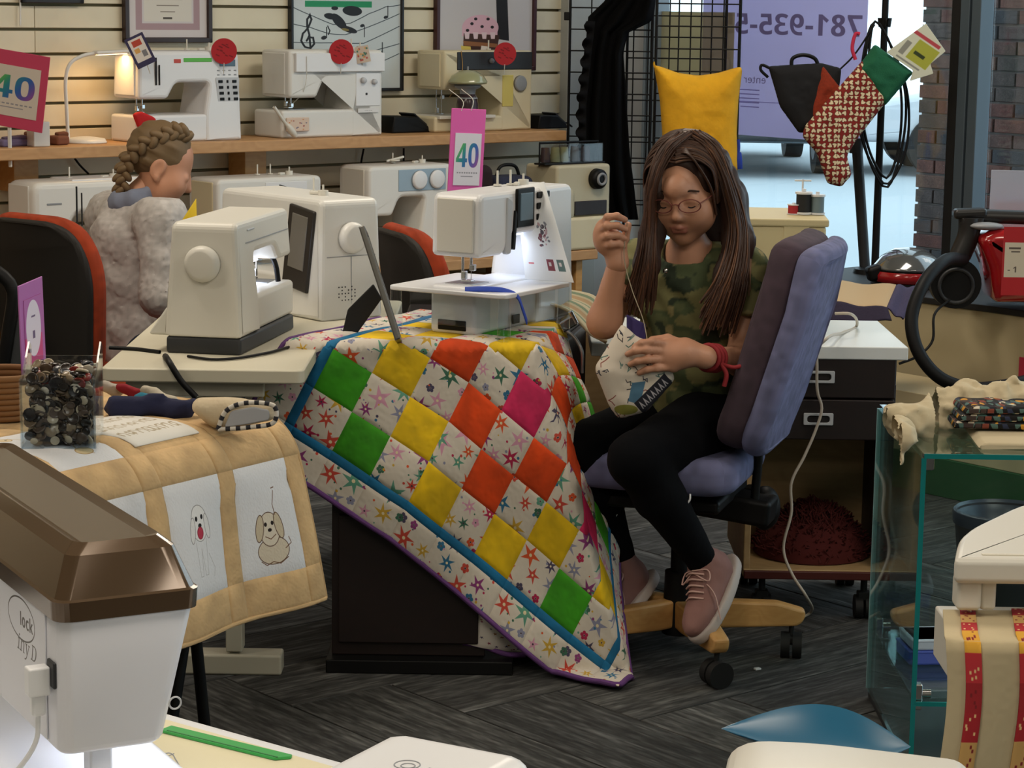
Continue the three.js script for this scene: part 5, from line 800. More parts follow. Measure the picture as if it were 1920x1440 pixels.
{ // the child with braids at the back
  const O = V3(-1.0, 0, -6.2), t = thing('person', 'child with braided blond hair in a fuzzy grey sweater facing the counter machines', 'person', O), W = (px, py, z) => atZ(px, py, z).sub(O), v = V3;
  const J = { pel: W(262, 640, -6.22), mid: W(252, 530, -6.22), chest: W(252, 440, -6.21), neck: W(262, 372, -6.2), head: W(302, 312, -6.2), rs: W(304, 410, -6.07), ls: W(205, 402, -6.36), re: W(300, 555, -6.03), rw: W(395, 585, -6.15), le: W(215, 560, -6.42), lw: W(340, 590, -6.5), rh: W(285, 668, -6.14), lh: W(240, 664, -6.3), rk: W(470, 690, -6.3), lk: W(430, 680, -6.5), ra: W(465, 920, -6.3), la: W(425, 900, -6.5) };
  const skinC = lin('#c08a6c'), skinM = mat('#ffffff', .5, { vertexColors: true }), sk = () => skinC;
  const hf = V3(.88, -.46, -.16).normalize(), hx = V3(0, 1, 0).cross(hf).normalize(), hy = hf.clone().cross(hx), HM = new THREE.Matrix4().makeBasis(hx, hy, hf).setPosition(J.head), both = (f) => [f(1), f(-1)];
  const h0 = uni([ell(v(0, .03, -.012), [.068, .076, .086]), ell(v(0, -.03, .024), [.055, .064, .058]), cap(v(0, -.086, .05), v(0, -.076, .03), .016, .028), ...both((s) => cap(v(s * .034, -.03, .05), v(s * .038, -.045, .03), .027, .024))], .035), nose = cap(v(0, .004, .080), v(0, -.024, .094), .006, .009), ears = both((s) => uni([ell(v(s * .069, -.006, -.01), [.008, .029, .019]), cap(v(s * .07, -.03, -.002), v(s * .07, -.034, .0), .007, .006)], .008)), lips = cap(v(-.012, -.058, .078), v(.012, -.058, .078), .005, .005), sock = both((s) => ell(v(s * .03, .004, .098), [.021, .014, .02])), lids = both((s) => ell(v(s * .03, .001, .066), [.017, .013, .014]));
  const headG = surf((x, y, z) => { let d = h0(x, y, z); for (const f of sock) d = smax(d, -f(x, y, z), .015); for (const f of lids) d = smin(d, f(x, y, z), .007); d = smin(smin(d, nose(x, y, z), .012), lips(x, y, z), .005); for (const f of ears) d = smin(d, f(x, y, z), .008); for (const s of [1, -1]) d = smax(d, -ell(v(s * .0775, -.002, -.008), [.005, .018, .010])(x, y, z), .005); return d; }, v(-.09, -.112, -.105), v(.09, .116, .115), .0035, sk); headG.applyMatrix4(HM);
  const handF = (w, d) => { const p = w.clone().addScaledVector(d, .05), s = V3(0, 1, 0).cross(d).normalize(), fs = []; for (let k = 0; k < 4; k++) { const a = p.clone().addScaledVector(s, -.024 + k * .016), b = a.clone().addScaledVector(d, .028).add(v(0, -.004, 0)), c = b.clone().addScaledVector(d, .022).add(v(0, -.014, 0)); fs.push(cap(a, b, .008, .007), cap(b, c, .007, .006)); } const th = w.clone().addScaledVector(d, .02).addScaledVector(s, -.025); fs.push(cap(th, th.clone().addScaledVector(d, .035).addScaledVector(s, -.012), .009, .007)); const [lo, hi] = bounds([w, p.clone().addScaledVector(d, .06), th], .06); return surf(uni([cap(w, p, .02, .022), ...fs], .006), lo, hi, .004, sk); };
  const arms = [cap(J.rs, J.re, .034, .028), cap(J.re, J.rw, .03, .02), cap(J.ls, J.le, .034, .028), cap(J.le, J.lw, .03, .02)];
  const bF = uni([cap(J.pel, J.mid, .09, .08), cap(J.mid, J.chest, .08, .085), cap(J.chest, J.neck, .08, .04), cap(J.neck, J.head, .036, .034), cap(J.rs, J.ls, .04, .04), ...arms, cap(J.rh, J.rk, .065, .045), cap(J.lh, J.lk, .065, .045), cap(J.rk, J.ra, .045, .03), cap(J.lk, J.la, .045, .03)], .03), [lo, hi] = bounds(Object.values(J), .1); hi.y = J.head.y - .03;
  raw('body', mergeC([surf(bF, lo, hi, .011, sk), headG, handF(J.rw, V3(.8, .1, -.5).normalize()), handF(J.lw, V3(.9, .1, -.3).normalize())]), skinM, t);
  const sw = uni([cap(J.pel, J.mid, .118, .108), cap(J.mid, J.chest, .108, .112), cap(J.chest, J.neck.clone().add(v(0, -.03, 0)), .105, .06), cap(J.rs, J.ls, .06, .06), cap(J.rs, J.re, .062, .054), cap(J.re, J.rw, .054, .036), cap(J.ls, J.le, .062, .054), cap(J.le, J.lw, .054, .036)], .032), [a, b] = bounds([J.pel, J.neck, J.rs, J.ls, J.re, J.le, J.rw, J.lw], .135);
  raw('sweater', surf((x, y, z) => { let d = sw(x, y, z) + (noise3(x * 14, y * 22 + x * 10, z * 14) - .5) * .018 + (noise3(x * 150, y * 150, z * 150) - .5) * .006; d = Math.max(d, y - J.neck.y - .012, J.pel.y - .06 - y); return d; }, a, b, .006, (x, y, z) => { const k = .82 + .4 * noise3(x * 110, y * 110, z * 110); return lin('#b5b0ac').map((c) => c * k); }), mat('#ffffff', 1, { vertexColors: true, sheen: .5, sheenRoughness: .9 }), t);
  const nk = J.neck; raw('collar', surf((x, y, z) => { const dx = x - nk.x + .012, dy = y - nk.y - .004 - dx * .22, dz = z - nk.z, r = Math.hypot(dx, dz); return Math.hypot(r - .058, dy * .75) - .019 + (noise3(x * 40, y * 40, z * 40) - .5) * .01; }, nk.clone().subScalar(.11), nk.clone().addScalar(.11), .005), mat('#7d8497', .9), t);
  raw('trousers', surf(uni([cap(J.rh, J.rk, .08, .056), cap(J.lh, J.lk, .08, .056), cap(J.rk, J.ra, .056, .045), cap(J.lk, J.la, .056, .045)], .02), ...bounds([J.rh, J.lh, J.rk, J.lk, J.ra, J.la], .1), .012), mat('#20263a', .8), t);
  for (const k of ['ra', 'la']) { const q = J[k]; mesh('shoe', [ball(.042, .04, .09, [q.x + .03, q.y - .035, q.z - .01], [0, 2.2, 0]), box(.09, .02, .2, [q.x + .03, q.y - .07, q.z - .01], [0, 2.2, 0], .009)], M.darkgrey, t); }
  // hair drawn back into plaits
  const capG = surf((x, y, z) => { let d = ell(v(0, .034, -.022), [.075, .083, .088])(x, y, z); d += (noise3(x * 30, y * 95, z * 22) - .5) * .006; d = smax(d, -ell(v(0, -.05, .09), [.085, .098, .085])(x, y, z), .01); for (const s of [1, -1]) d = smax(d, -ell(v(s * .085, -.03, .012), [.03, .05, .036])(x, y, z), .01); d = Math.max(d, -y - .05); return d; }, v(-.1, -.08, -.13), v(.1, .13, .1), .004); capG.applyMatrix4(HM);
  const gs = [capG.clone()]; gs[0].deleteAttribute('color'); const plait = (pts, r, n) => { const c = new THREE.CatmullRomCurve3(pts.map((p) => V3(...p).applyMatrix4(HM))); const parts = []; for (let k = 0; k < n; k++) { const u = k / (n - 1), p = c.getPoint(u), d = c.getTangent(u), s = d.clone().cross(V3(0, 0, 1)).normalize(), q = new THREE.Quaternion().setFromUnitVectors(V3(0, 1, 0), d.clone().addScaledVector(s, k % 2 ? .9 : -.9).normalize()), g = new THREE.SphereGeometry(1, 14, 8).scale(r * .62 * (1 - u * .25), r * 1.15 * (1 - u * .25), r * .62); g.applyQuaternion(q); p.addScaledVector(s, (k % 2 ? 1 : -1) * r * .3); parts.push(g.translate(p.x, p.y, p.z)); } return parts; };
  raw('hair', mergeC([capG]), mat('#6b5538', .65, { }), t);
  mesh('braid', plait([[-.034, .108, .022], [-.05, .102, -.008], [-.066, .07, -.045], [-.064, .02, -.078], [-.045, -.035, -.085], [-.03, -.085, -.07], [-.02, -.13, -.05]], .021, 22), mat('#715a3c', .65), t); mesh('braid', plait([[.034, .108, .022], [.05, .102, -.008], [.064, .07, -.045], [.06, .02, -.078], [.04, -.035, -.09], [.03, -.085, -.08], [.03, -.13, -.06]], .021, 22), mat('#715a3c', .65), t);
  shellChair('office_chair', 'rust orange office chair with black shell behind the braided child', V3(-1.075, 0, -6.14), 143 * D2R);
  shellChair('office_chair', 'rust orange office chair half hidden between the tall machine and lit machine', V3(-.02, 0, -5.86), 112 * D2R);
}
// ---------- signs, banners and pictures on the wall ----------
const outline = (pts, z, c) => pts.map(([a, b]) => { const p = atZ(a, b, z); return [p.x - c.x, p.y - c.y]; });
function rainbow40(bg) { return canvasTex(256, 320, (c, w, h) => { c.fillStyle = bg; c.fillRect(0, 0, w, h); c.font = 'bold 205px sans-serif'; c.textAlign = 'center'; const g = c.createLinearGradient(0, 40, 256, 230); ['#d8a63a', '#5fae4a', '#1d7f8c', '#2a5aa8', '#7a4a9a', '#c2455a'].forEach((q, i) => g.addColorStop(i / 5, q)); c.fillStyle = g; c.fillText('40', w / 2, 208); c.fillStyle = '#8d8d95'; for (let k = 0; k < 9; k++) c.fillRect(30 + k * 23, 238, 15, 9); c.fillRect(70, 262, 116, 6); }); }
function framed(name, label, cat, px0, px1, pyb, hgt, lz, frameC, tex, fw, o = {}) {
  const a = onBack(px0, pyb, lz), b = onBack(px1, pyb, lz), x0 = roomX(a), x1 = roomX(b), y0 = (a.y + b.y) / 2, w = x1 - x0, t = thing(name, label, cat, room((x0 + x1) / 2, y0 + hgt / 2, lz), YAW), fm = mat(frameC, .4);
  mesh('frame', [box(w, fw, .022, [0, hgt / 2 - fw / 2, 0]), box(w, fw, .022, [0, -hgt / 2 + fw / 2, 0]), box(fw, hgt, .022, [w / 2 - fw / 2, 0, 0]), box(fw, hgt, .022, [-w / 2 + fw / 2, 0, 0])], fm, t);
  mesh(o.inner ?? 'print', [printed(w - fw * 1.6, hgt - fw * 1.6, [0, 0, -.002], [0, 0, 0], .006)], mat('#fff', .6, { map: tex }), t);
  return [t, w];
}
{
  framed('certificate', 'framed certificate with a mauve mat on the slatted wall above the keypad machine', 'certificate', 232, 396, 80, .36, .032, '#2c1a16', canvasTex(512, 640, (c, w, h) => { c.fillStyle = '#cdc6c6'; c.fillRect(0, 0, w, h); c.fillStyle = '#a58a90'; c.fillRect(52, 52, w - 104, h - 104); c.fillStyle = '#c9c3c4'; c.fillRect(92, 92, w - 184, h - 184); c.fillStyle = '#d3cec4'; c.fillRect(104, 104, w - 208, h - 208); c.fillStyle = '#8b8478'; for (let k = 0; k < 9; k++) c.fillRect(160 + (k % 3) * 24, 170 + k * 38, 190 - (k % 3) * 48, 6); c.fillStyle = '#4a443c'; c.fillRect(225, 510, 58, 12); }), .017);
  framed('picture', 'dark framed picture of which only the lower frame shows above the pink sign', 'picture', 38, 155, 6, .3, .032, '#1b0e0c', canvasTex(64, 64, (c) => { c.fillStyle = '#5a4a44'; c.fillRect(0, 0, 64, 64); }), .018);
  // music banner
  const note = (c, x, y, s, up) => { c.beginPath(); c.ellipse(x, y, 9 * s, 6.5 * s, -.4, 0, 7); c.fill(); c.lineWidth = 3 * s; c.beginPath(); c.moveTo(x + 8 * s, y); c.lineTo(x + 8 * s, y - up); c.stroke(); };
  framed('wall_banner', 'white quilted banner with black music notes and a dark bird on the wall', 'banner', 543, 754, 172, .48, .03, '#121214', canvasTex(512, 720, (c, w, h) => {
    const X = (p) => (p - 546) / 205 * w, Y = (p) => h - (168 - p) / 270 * h, path = (q, lw) => { c.lineWidth = lw; c.beginPath(); q.forEach(([a, b], i) => { if (!i) c.moveTo(X(a), Y(b)); else { const [a0, b0] = q[i - 1]; c.quadraticCurveTo(X(a0 + (a - a0) * .5), Y(b0 + (b - b0) * .5) + 3, X(a), Y(b)); } }); c.stroke(); };
    c.fillStyle = '#c6d0d3'; c.fillRect(0, 0, w, h); c.fillStyle = '#1b8f5e'; c.fillRect(X(570), Y(-6), X(695) - X(570), Y(6) - Y(-6)); c.strokeStyle = '#3a4850'; c.fillStyle = '#14181e'; c.lineCap = 'round';
    path([[546, 6], [585, 24], [622, 40], [655, 37], [690, 18], [722, 4], [750, 0]], 4); path([[547, 39], [580, 46], [615, 58], [645, 60], [690, 44], [748, 18]], 4); path([[547, 75], [617, 76], [680, 77], [748, 43]], 4); path([[640, 108], [697, 92], [748, 78]], 4); path([[600, 140], [660, 138], [695, 122], [748, 98]], 4);
    c.strokeStyle = '#14181e'; path([[580, 96], [580, 84], [578, 60], [574, 44], [574, 30], [579, 22], [582, 30], [576, 46], [566, 58], [563, 72], [570, 84], [580, 86], [587, 78], [585, 66], [577, 64], [573, 72]], 9); path([[570, 95], [576, 98], [580, 94]], 6);
    note(c, X(605), Y(66), 1.5, 55); note(c, X(677), Y(42), 1.2, -60); note(c, X(722), Y(25), 1.2, 60); note(c, X(711), Y(96), 1.4, 55); c.lineWidth = 5; path([[612, 43], [616, 52], [613, 60]], 5);
    const blob = (x, y, a, b, r) => { c.beginPath(); c.ellipse(X(x), Y(y), a, b, r, 0, 7); c.fill(); }; blob(658, 13, 46, 26, .1); blob(633, 34, 50, 22, .9); blob(617, 24, 30, 16, .2); blob(652, 50, 40, 15, .35); c.fillStyle = '#7d713a'; blob(645, 50, 18, 7, .2); c.fillStyle = '#14181e'; blob(625, 8, 16, 10, 0);
  }), .011, { inner: 'fabric' });
  framed('wall_banner', 'maroon edged banner with a pink cupcake on the wall by the white post', 'banner', 815, 1002, 133, .45, .03, '#3a1418', canvasTex(512, 720, (c, w, h) => {
    const X = (p) => (p - 820) / 177 * w, Y = (p) => h - (128 - p) / 252 * h, poly = (q, f) => { c.fillStyle = f; c.beginPath(); q.forEach(([a, b], i) => c[i ? 'lineTo' : 'moveTo'](X(a), Y(b))); c.fill(); };
    c.fillStyle = '#c2bfc2'; c.fillRect(0, 0, w, h); poly([[925, -60], [946, -60], [952, 72], [930, 68]], '#120d10'); c.fillStyle = '#d3aabb'; c.beginPath(); c.ellipse(X(898), Y(44), 98, 76, 0, 0, 7); c.fill(); c.fillRect(X(864), Y(40), X(930) - X(864), Y(62) - Y(40)); c.fillStyle = '#1c1216'; for (const [x, y] of [[889, 26], [912, 26], [882, 36], [901, 42], [920, 43], [874, 50]]) { c.beginPath(); c.arc(X(x), Y(y), 9, 0, 7); c.fill(); }
    poly([[867, 56], [934, 60], [928, 100], [866, 98]], '#3c2016'); for (let k = 0; k < 4; k++) poly([[868 + k * 16, 54], [878 + k * 16, 54], [877 + k * 16, 68], [870 + k * 16, 68]], '#d8c3cc'); poly([[866, 72], [930, 78], [930, 86], [868, 82]], '#8a5a36'); poly([[862, 82], [880, 84], [882, 98], [864, 98]], '#d6c05a'); poly([[900, 82], [912, 84], [914, 96], [898, 96]], '#e0d8d0');
  }), .016, { inner: 'fabric' });
}
const redTag = mat('#fff', .7, { map: canvasTex(128, 128, (c) => { c.fillStyle = '#b3202a'; c.fillRect(0, 0, 128, 128); c.fillStyle = '#7c0f18'; for (let k = 0; k < 12; k++) { c.save(); c.translate(rr(30, 100), rr(30, 100)); c.rotate(.5); c.fillRect(-10, -3, rr(8, 22), 6); c.restore(); } }) });
for (const [px, py, r, lz, what] of [[420, 96, .041, .262, 'round red tag on the corner of the keypad sewing machine'], [640, 97, .041, .274, 'round red tag on the lid of the flat-lidded sewing machine'], [947, 101, .040, .275, 'round red tag on the cream machine with the black band']]) {
  const p = onBack(px, py, lz), t = thing('price_tag', what, 'tag', p, .25, 'round red tags'); mesh('disc', [xf(planeUV(new THREE.CylinderGeometry(r, r, .002, 36).rotateX(PI / 2), r * 2, r * 2), [0, 0, 0], [.1, 0, .1])], redTag, t); mesh('clip', [bar([0, -r + .004, -.003], [0, -r - .03, -.012], .0015)], M.ivory, t);
}
{
  const p = onBack(263, 95, .285), t = thing('price_tag', 'navy bordered white tag tilted on the top of the keypad sewing machine', 'tag', p, .2); mesh('card', [xf(printed(.062, .098, [0, 0, 0]), [0, 0, 0], [0, 0, .45])], mat('#fff', .6, { map: canvasTex(128, 200, (c, w, h) => { c.fillStyle = '#2e2a50'; c.fillRect(0, 0, w, h); c.fillStyle = '#ddd6ce'; c.fillRect(16, 16, 96, 150); c.fillStyle = '#b8432e'; c.fillRect(34, 30, 60, 38); c.fillStyle = '#d8a45a'; c.fillRect(30, 80, 34, 30); c.fillStyle = '#7a7a7e'; c.fillRect(70, 104, 30, 40); }) }), t); mesh('clip', [bar([.02, -.04, -.004], [.03, -.07, -.02], .0015)], M.ivory, t);
  const q = onBack(680, 102, .268), u = thing('price_tag', 'small patterned tag behind a round red tag on the shelf', 'tag', q, .2); mesh('card', [xf(printed(.046, .055, [0, 0, 0]), [0, 0, 0], [0, 0, .2])], mat('#fff', .6, { map: canvasTex(64, 64, (c) => { c.fillStyle = '#c9b8a8'; c.fillRect(0, 0, 64, 64); for (let k = 0; k < 20; k++) { c.fillStyle = ['#b5524a', '#4e7a6a', '#d0a060'][k % 3]; c.fillRect(rr(4, 52), rr(4, 52), 8, 7); } }) }), u); mesh('clip', [bar([0, -.02, -.003], [0, -.05, -.02], .0015)], M.ivory, u);
}
// pink signs
function sign(label, c, rotY, rotZ, w, h, border, paper, tex) { const t = thing('sign', label, 'sign', c, rotY); const b = mesh('board', [xf(box(w, h, .003, [0, 0, 0]), [0, 0, 0], [0, 0, rotZ])], mat(border, .55), t); mesh('poster', [xf(printed(w * paper[0], h * paper[1], [w * paper[2], h * paper[3], .0024]), [0, 0, 0], [0, 0, rotZ])], mat('#fff', .5, { map: tex }), t); return t; }
{
  const p = onBack(26, 168, .30), t = sign('large pink sign with a rainbow 40 on the left end of the wall shelf', p, -.25, -.14, .21, .225, '#c23f62', [.78, .66, .0, -.02], rainbow40('#cfc6bc'));
  const f = onBack(72, 262, .24), s = single('sign_stand', 'small white block stand below the large pink sign on the shelf', 'stand', [box(.055, .075, .045, [0, .0375, 0])], M.white, V3(f.x, M.shelfY, f.z), YAW);
  mesh('stem', [box(.012, .16, .006, [-.02, -.15, -.006], [0, 0, 0])], M.white, t);
  const q = atZ(875, 283, -6.45), u = sign('narrow bright pink tag sign with a rainbow 40 hanging from the dome lamp', q, .55, -.05, .112, .235, '#d85aa8', [.76, .62, .02, -.10], rainbow40('#d5d3dc'));
  mesh('string', [tube([[-.02, .112, .002], [-.012, .135, 0], [-.03, .17, -.05]], .0012, 10, 5), tube([[.012, .112, .002], [.02, .14, 0], [.01, .17, -.05]], .0012, 10, 5)], M.ivory, u);
  const b = atY(60, 720, TABLE + .05), z = b.z + .02, c = atZ(60, 615, z), v = sign('slim purple sign with a white oval standing in the clear box of buttons', c, 1.36, .06, .10, .165, '#b06ab0', [.7, .7, 0, -.02], canvasTex(128, 256, (g, w, h) => { g.fillStyle = '#b06ab0'; g.fillRect(0, 0, w, h); g.fillStyle = '#c84a86'; g.fillRect(0, 150, w, 106); g.fillStyle = '#ded8ea'; g.beginPath(); g.ellipse(64, 120, 56, 110, 0, 0, 7); g.fill(); g.fillStyle = '#6a5a80'; g.fillRect(50, 70, 30, 7); g.fillRect(56, 130, 18, 30); }));
}
// ---------- things on the shelf ----------
{
  const p = onBack(144, 262, .16), t = thing('desk_lamp', 'slim white desk lamp glowing warm on the wall shelf', 'lamp', V3(p.x, M.shelfY, p.z), YAW);
  mesh('base', [lathe([[0, .02], [.02, .02], [.06, .014], [.066, .004], [.066, 0], [0, 0]], [.03, 0, 0])], M.white, t);
  mesh('pole', [tube([[-.03, .012, 0], [-.033, .1, 0], [-.034, .2, 0], [-.02, .245, .005], [.02, .268, .01], [.07, .276, .012]], .006, 40)], M.white, t);
  mesh('lamp_head', [xf(box(.115, .012, .035, [0, 0, 0], [0, 0, 0], .006), [.115, .279, .014], [0, 0, .04])], M.white, t);
  mesh('diffuser', [xf(box(.105, .003, .028, [0, 0, 0]), [.115, .2725, .014], [0, 0, .04])], mat('#fff', .5, { emissive: '#ffd79a', emissiveIntensity: 3 }), t);
  const l = new THREE.RectAreaLight('#ffc880', 48, .105, .028); l.position.copy(t.localToWorld(V3(.115, .268, .014))); l.rotation.order = 'YXZ'; l.rotation.set(-PI / 2, YAW, 0); scene.add(l);
  const lc = single('lamp_cord', 'thin white cord hanging down the slatted wall above the pink sign', 'cord', [bar(onBack(38, -30, .03), onBack(38, 48, .03), .003)], M.white);
}
for (const [px, lz, label, s] of [[752, .12, 'black foot pedal between the flat-lidded machine and the dome lamp', 1], [1020, .14, 'black foot pedal at the end of the wall shelf', .85]]) {
  const p = onBack(px, 255, lz), t = thing('foot_pedal', label, 'foot pedal', V3(p.x, M.shelfY, p.z), YAW); t.scale.setScalar(s);
  mesh('housing', [extr(rshape([[-.08, 0], [.09, 0], [.08, .02], [.03, .055], [-.07, .058]], .006), .11, .006)], M.black, t); mesh('tread', [xf(box(.08, .006, .09, [0, 0, 0]), [.055, .042, 0], [0, 0, -.62])], M.darkgrey, t); mesh('cord', [tube([[.085, .01, .0], [.11, .02, .02], [.125, .008, .03], [.14, .004, .02]], .004, 16)], M.black, t);
}
{
  const p = onBack(876, 252, .28), t = thing('dome_lamp', 'dark glass bottle lamp with a pale green dome shade on the wall shelf', 'lamp', V3(p.x, M.shelfY, p.z), 0);
  mesh('shade', [lathe([[0, .218], [.03, .213], [.055, .198], [.068, .178], [.066, .170], [.05, .168], [0, .168]])], mat('#9a9c78', .25, { clearcoat: .6 }), t); mesh('collar', [lathe([[.03, .17], [.046, .166], [.044, .158], [.028, .15], [.026, .13], [.036, .12]])], M.grey, t); mesh('bottle', [lathe([[0, 0], [.036, 0], [.038, .01], [.038, .1], [.034, .12], [.028, .135], [0, .135]])], mat('#3a2c30', .2), t); mesh('finial', [cyl(.003, .003, .014, [0, .222, 0])], M.grey, t);
}
for (const [px, lz, w, h, c, label] of [[18, .2, .1, .022, '#6a6080', 'folded mauve fabric sample on the shelf beside the pink sign'], [52, .17, .06, .03, '#8a5a44', 'small brown fabric roll behind the white block stand'], [108, .2, .05, .028, '#7a4a36', 'small patterned pin cushion beside the desk lamp']]) { const p = onBack(px, 270, lz); single('fabric_sample', label, 'fabric', [box(w, h, .06, [0, h / 2, 0], [0, .2, 0], .008), box(w * .7, h * .5, .05, [.02, h * 1.1, -.01], [0, -.3, .1], .006)], fabric([parseInt(c.slice(1, 3), 16), parseInt(c.slice(3, 5), 16), parseInt(c.slice(5), 16)]), V3(p.x, M.shelfY, p.z), YAW); }
for (const [pts, label] of [[[[140, 297], [150, 310], [166, 326]], 'thin dark cord slanting below the shelf behind the braided child'], [[[432, 290], [438, 302], [444, 312]], 'short dark cord below the shelf bracket'], [[[682, 279], [678, 300], [676, 322], [676, 340]], 'black cord dropping under the shelf beside the two-dial machine'], [[[757, 278], [757, 290], [757, 302]], 'black cord stub under the shelf above the two-dial machine']]) single('power_cord', label, 'cord', [tube(pts.map(([a, b]) => onBack(a, b, .04)), .0035, 16)], M.black);
{ const p = onBack(270, 224, .262), c = p; single('red_cloth', 'bright red stitched cloth piece under the needle of the keypad sewing machine', 'cloth', [puffed([[-.038, .018], [-.01, .026], [.034, .006], [.04, -.004], [.0, -.024], [-.02, -.028]], .012, .012, .003, .003)], mat('#b8161c', .85), c, YAW * .6); }
// ---------- things on the counter and around the machines ----------
{
  const p = onBack(950, 470, .42), t = thing('sewing_bag', 'navy sewing bag with a pale label standing behind the pink tag sign', 'bag', V3(p.x, COUNTER, p.z), YAW - .1);
  mesh('bag_body', [box(.16, .26, .12, [0, .13, 0], [0, 0, 0], .03)], fabric([40, 44, 66]), t); mesh('pocket', [box(.09, .12, .02, [.02, .13, .062], [0, 0, 0], .008)], fabric([86, 90, 110]), t); mesh('handle', [tube([[-.05, .25, 0], [-.03, .29, 0], [.03, .29, 0], [.05, .25, 0]], .006, 20)], M.black, t); mesh('side_bag', [box(.08, .3, .1, [-.115, .15, 0], [0, 0, .06], .03)], fabric([36, 22, 26]), t);
}
{ // yellow card
  const a = atZ(334, 424, -5.7), b = atZ(368, 372, -5.72), c = atZ(369, 412, -5.7), d = atZ(338, 470, -5.7);
  single('note_card', 'bright yellow folded card standing behind the white machine with the lit needle area', 'card', [cloth((u, v) => a.clone().lerp(b, u).lerp(d.clone().lerp(c, u), v).add(V3(0, 0, .004 * Math.sin(u * 3))), 6, 6, .002)], mat('#d8b820', .7));
}
{ // easel picture frame on the quilt, edge on
  const t = thing('photo_easel', 'thin silver picture frame with black easel back seen edge-on on the quilt', 'picture frame', V3(0, 0, 0));
  const f0 = atZ(750, 642, -4.76), f1 = atZ(684, 436, -4.80), dir = f1.clone().sub(f0), up = dir.clone().normalize(), q = new THREE.Quaternion().setFromUnitVectors(V3(0, 1, 0), up);
  const L = dir.length(), mid = f0.clone().add(f1).multiplyScalar(.5), place = (g) => { g = g.clone(); g.rotateY(.05 + PI / 2); g.applyQuaternion(q); return g.translate(mid.x, mid.y, mid.z - .0); };
  mesh('frame', [place(slab(.16, L, .004, [-.08, 0, -.004])), place(box(.012, L, .012, [0, 0, 0])), place(box(.012, L, .012, [-.155, 0, 0])), place(box(.16, .012, .012, [-.08, L / 2 - .006, 0])), place(box(.16, .012, .012, [-.08, -L / 2 + .006, 0]))], mat('#6d6b66', .3, { metalness: .6 }), t);
  mesh('glass', [place(slab(.146, L - .02, .002, [-.08, 0, .003]))], M.acrylic, t);
  const c = atZ(690, 590, -4.86), o = outline([[640, 632], [652, 580], [700, 532], [716, 560], [672, 622], [664, 634]], -4.86, c); mesh('easel_leg', [extr(rshape(o, .004), .008, .002, c.toArray())], mat('#0b0b0d', .7), t); mesh('hinge_pin', [ball(.004, .004, .003, atZ(645, 627, -4.853).toArray())], M.chrome, t);
}
single('blue_strap', 'bright blue strap lying across the white extension table', 'strap', [(() => { const c = [atZ(872, 543, -4.80), atZ(905, 542, -4.79), atZ(945, 545, -4.79), atZ(970, 556, -4.78), atZ(980, 580, -4.775), atZ(988, 604, -4.775)]; const cv = new THREE.CatmullRomCurve3(c); return cloth((u, v) => cv.getPoint(u).add(V3(0, -(v - .5) * .010, (v - .5) * .006)), 40, 3, .003); })()], mat('#2446b0', .6));
{ // towel on the desk's right end
  const A = [[985, 552], [1040, 545], [1085, 548], [1118, 560], [1124, 590], [1132, 625]], B = [[985, 570], [1035, 574], [1070, 590], [1090, 612], [1110, 632], [1138, 644]], cA = new THREE.CatmullRomCurve3(A.map(([a, b], i) => atZ(a, b, -5.32 + i * .02))), cB = new THREE.CatmullRomCurve3(B.map(([a, b], i) => atZ(a, b, -5.10 + i * .01)));
  single('striped_towel', 'cream towel with faint green stripes draped over the end of the sewing desk', 'towel', [cloth((u, v) => cA.getPoint(u).lerp(cB.getPoint(u), v).add(V3(0, .004 * Math.sin(v * 14) - .0, 0)), 24, 14, .006)], mat('#fff', .9, { map: canvasTex(64, 256, (c) => { c.fillStyle = '#d3c4a0'; c.fillRect(0, 0, 64, 256); c.fillStyle = '#8a9a7c'; for (const y of [40, 96, 150, 206]) c.fillRect(0, y, 64, 14); c.fillStyle = '#c9a57c'; for (const y of [64, 176]) c.fillRect(0, y, 64, 20); }) }));
  const h = atZ(1062, 606, -5.05), t = thing('presser_clamp', 'silver machine clamp at the desk edge under the striped towel', 'clamp', h, .3); mesh('plate', [box(.04, .025, .03, [0, 0, 0], [0, 0, .5], .004)], M.chrome, t); mesh('screw', [cyl(.006, .006, .03, [.012, .014, .01], [0, 0, .5])], M.chrome, t); mesh('arm', [tube([[-.01, -.01, 0], [.015, -.03, .01], [.03, -.06, .02], [.032, -.11, .02]], .004, 20)], M.silverplate, t);
}
single('power_cord', 'black cord end at the corner of the white table beside the machine base', 'cord', [tube([atY(205, 652, TABLE + .004), atY(250, 654, TABLE + .004), atY(300, 660, TABLE + .004)], .004, 14)], M.black);
single('power_cord', 'black cord trailing across the white table from the lit sewing machine', 'cord', [tube([atY(352, 668, TABLE + .004), atY(400, 674, TABLE + .004), atY(440, 672, TABLE + .004), atY(500, 662, TABLE + .004), atY(560, 648, TABLE + .004), atY(604, 650, TABLE + .004)], .003, 30)], M.black);
single('hanging_strap', 'black strap hanging over the front edge of the white table', 'strap', [tube([atY(310, 668, TABLE + .004), atZ(318, 680, -4.45), atZ(340, 715, -4.44), atZ(368, 745, -4.44)], .0065, 20)], M.black);
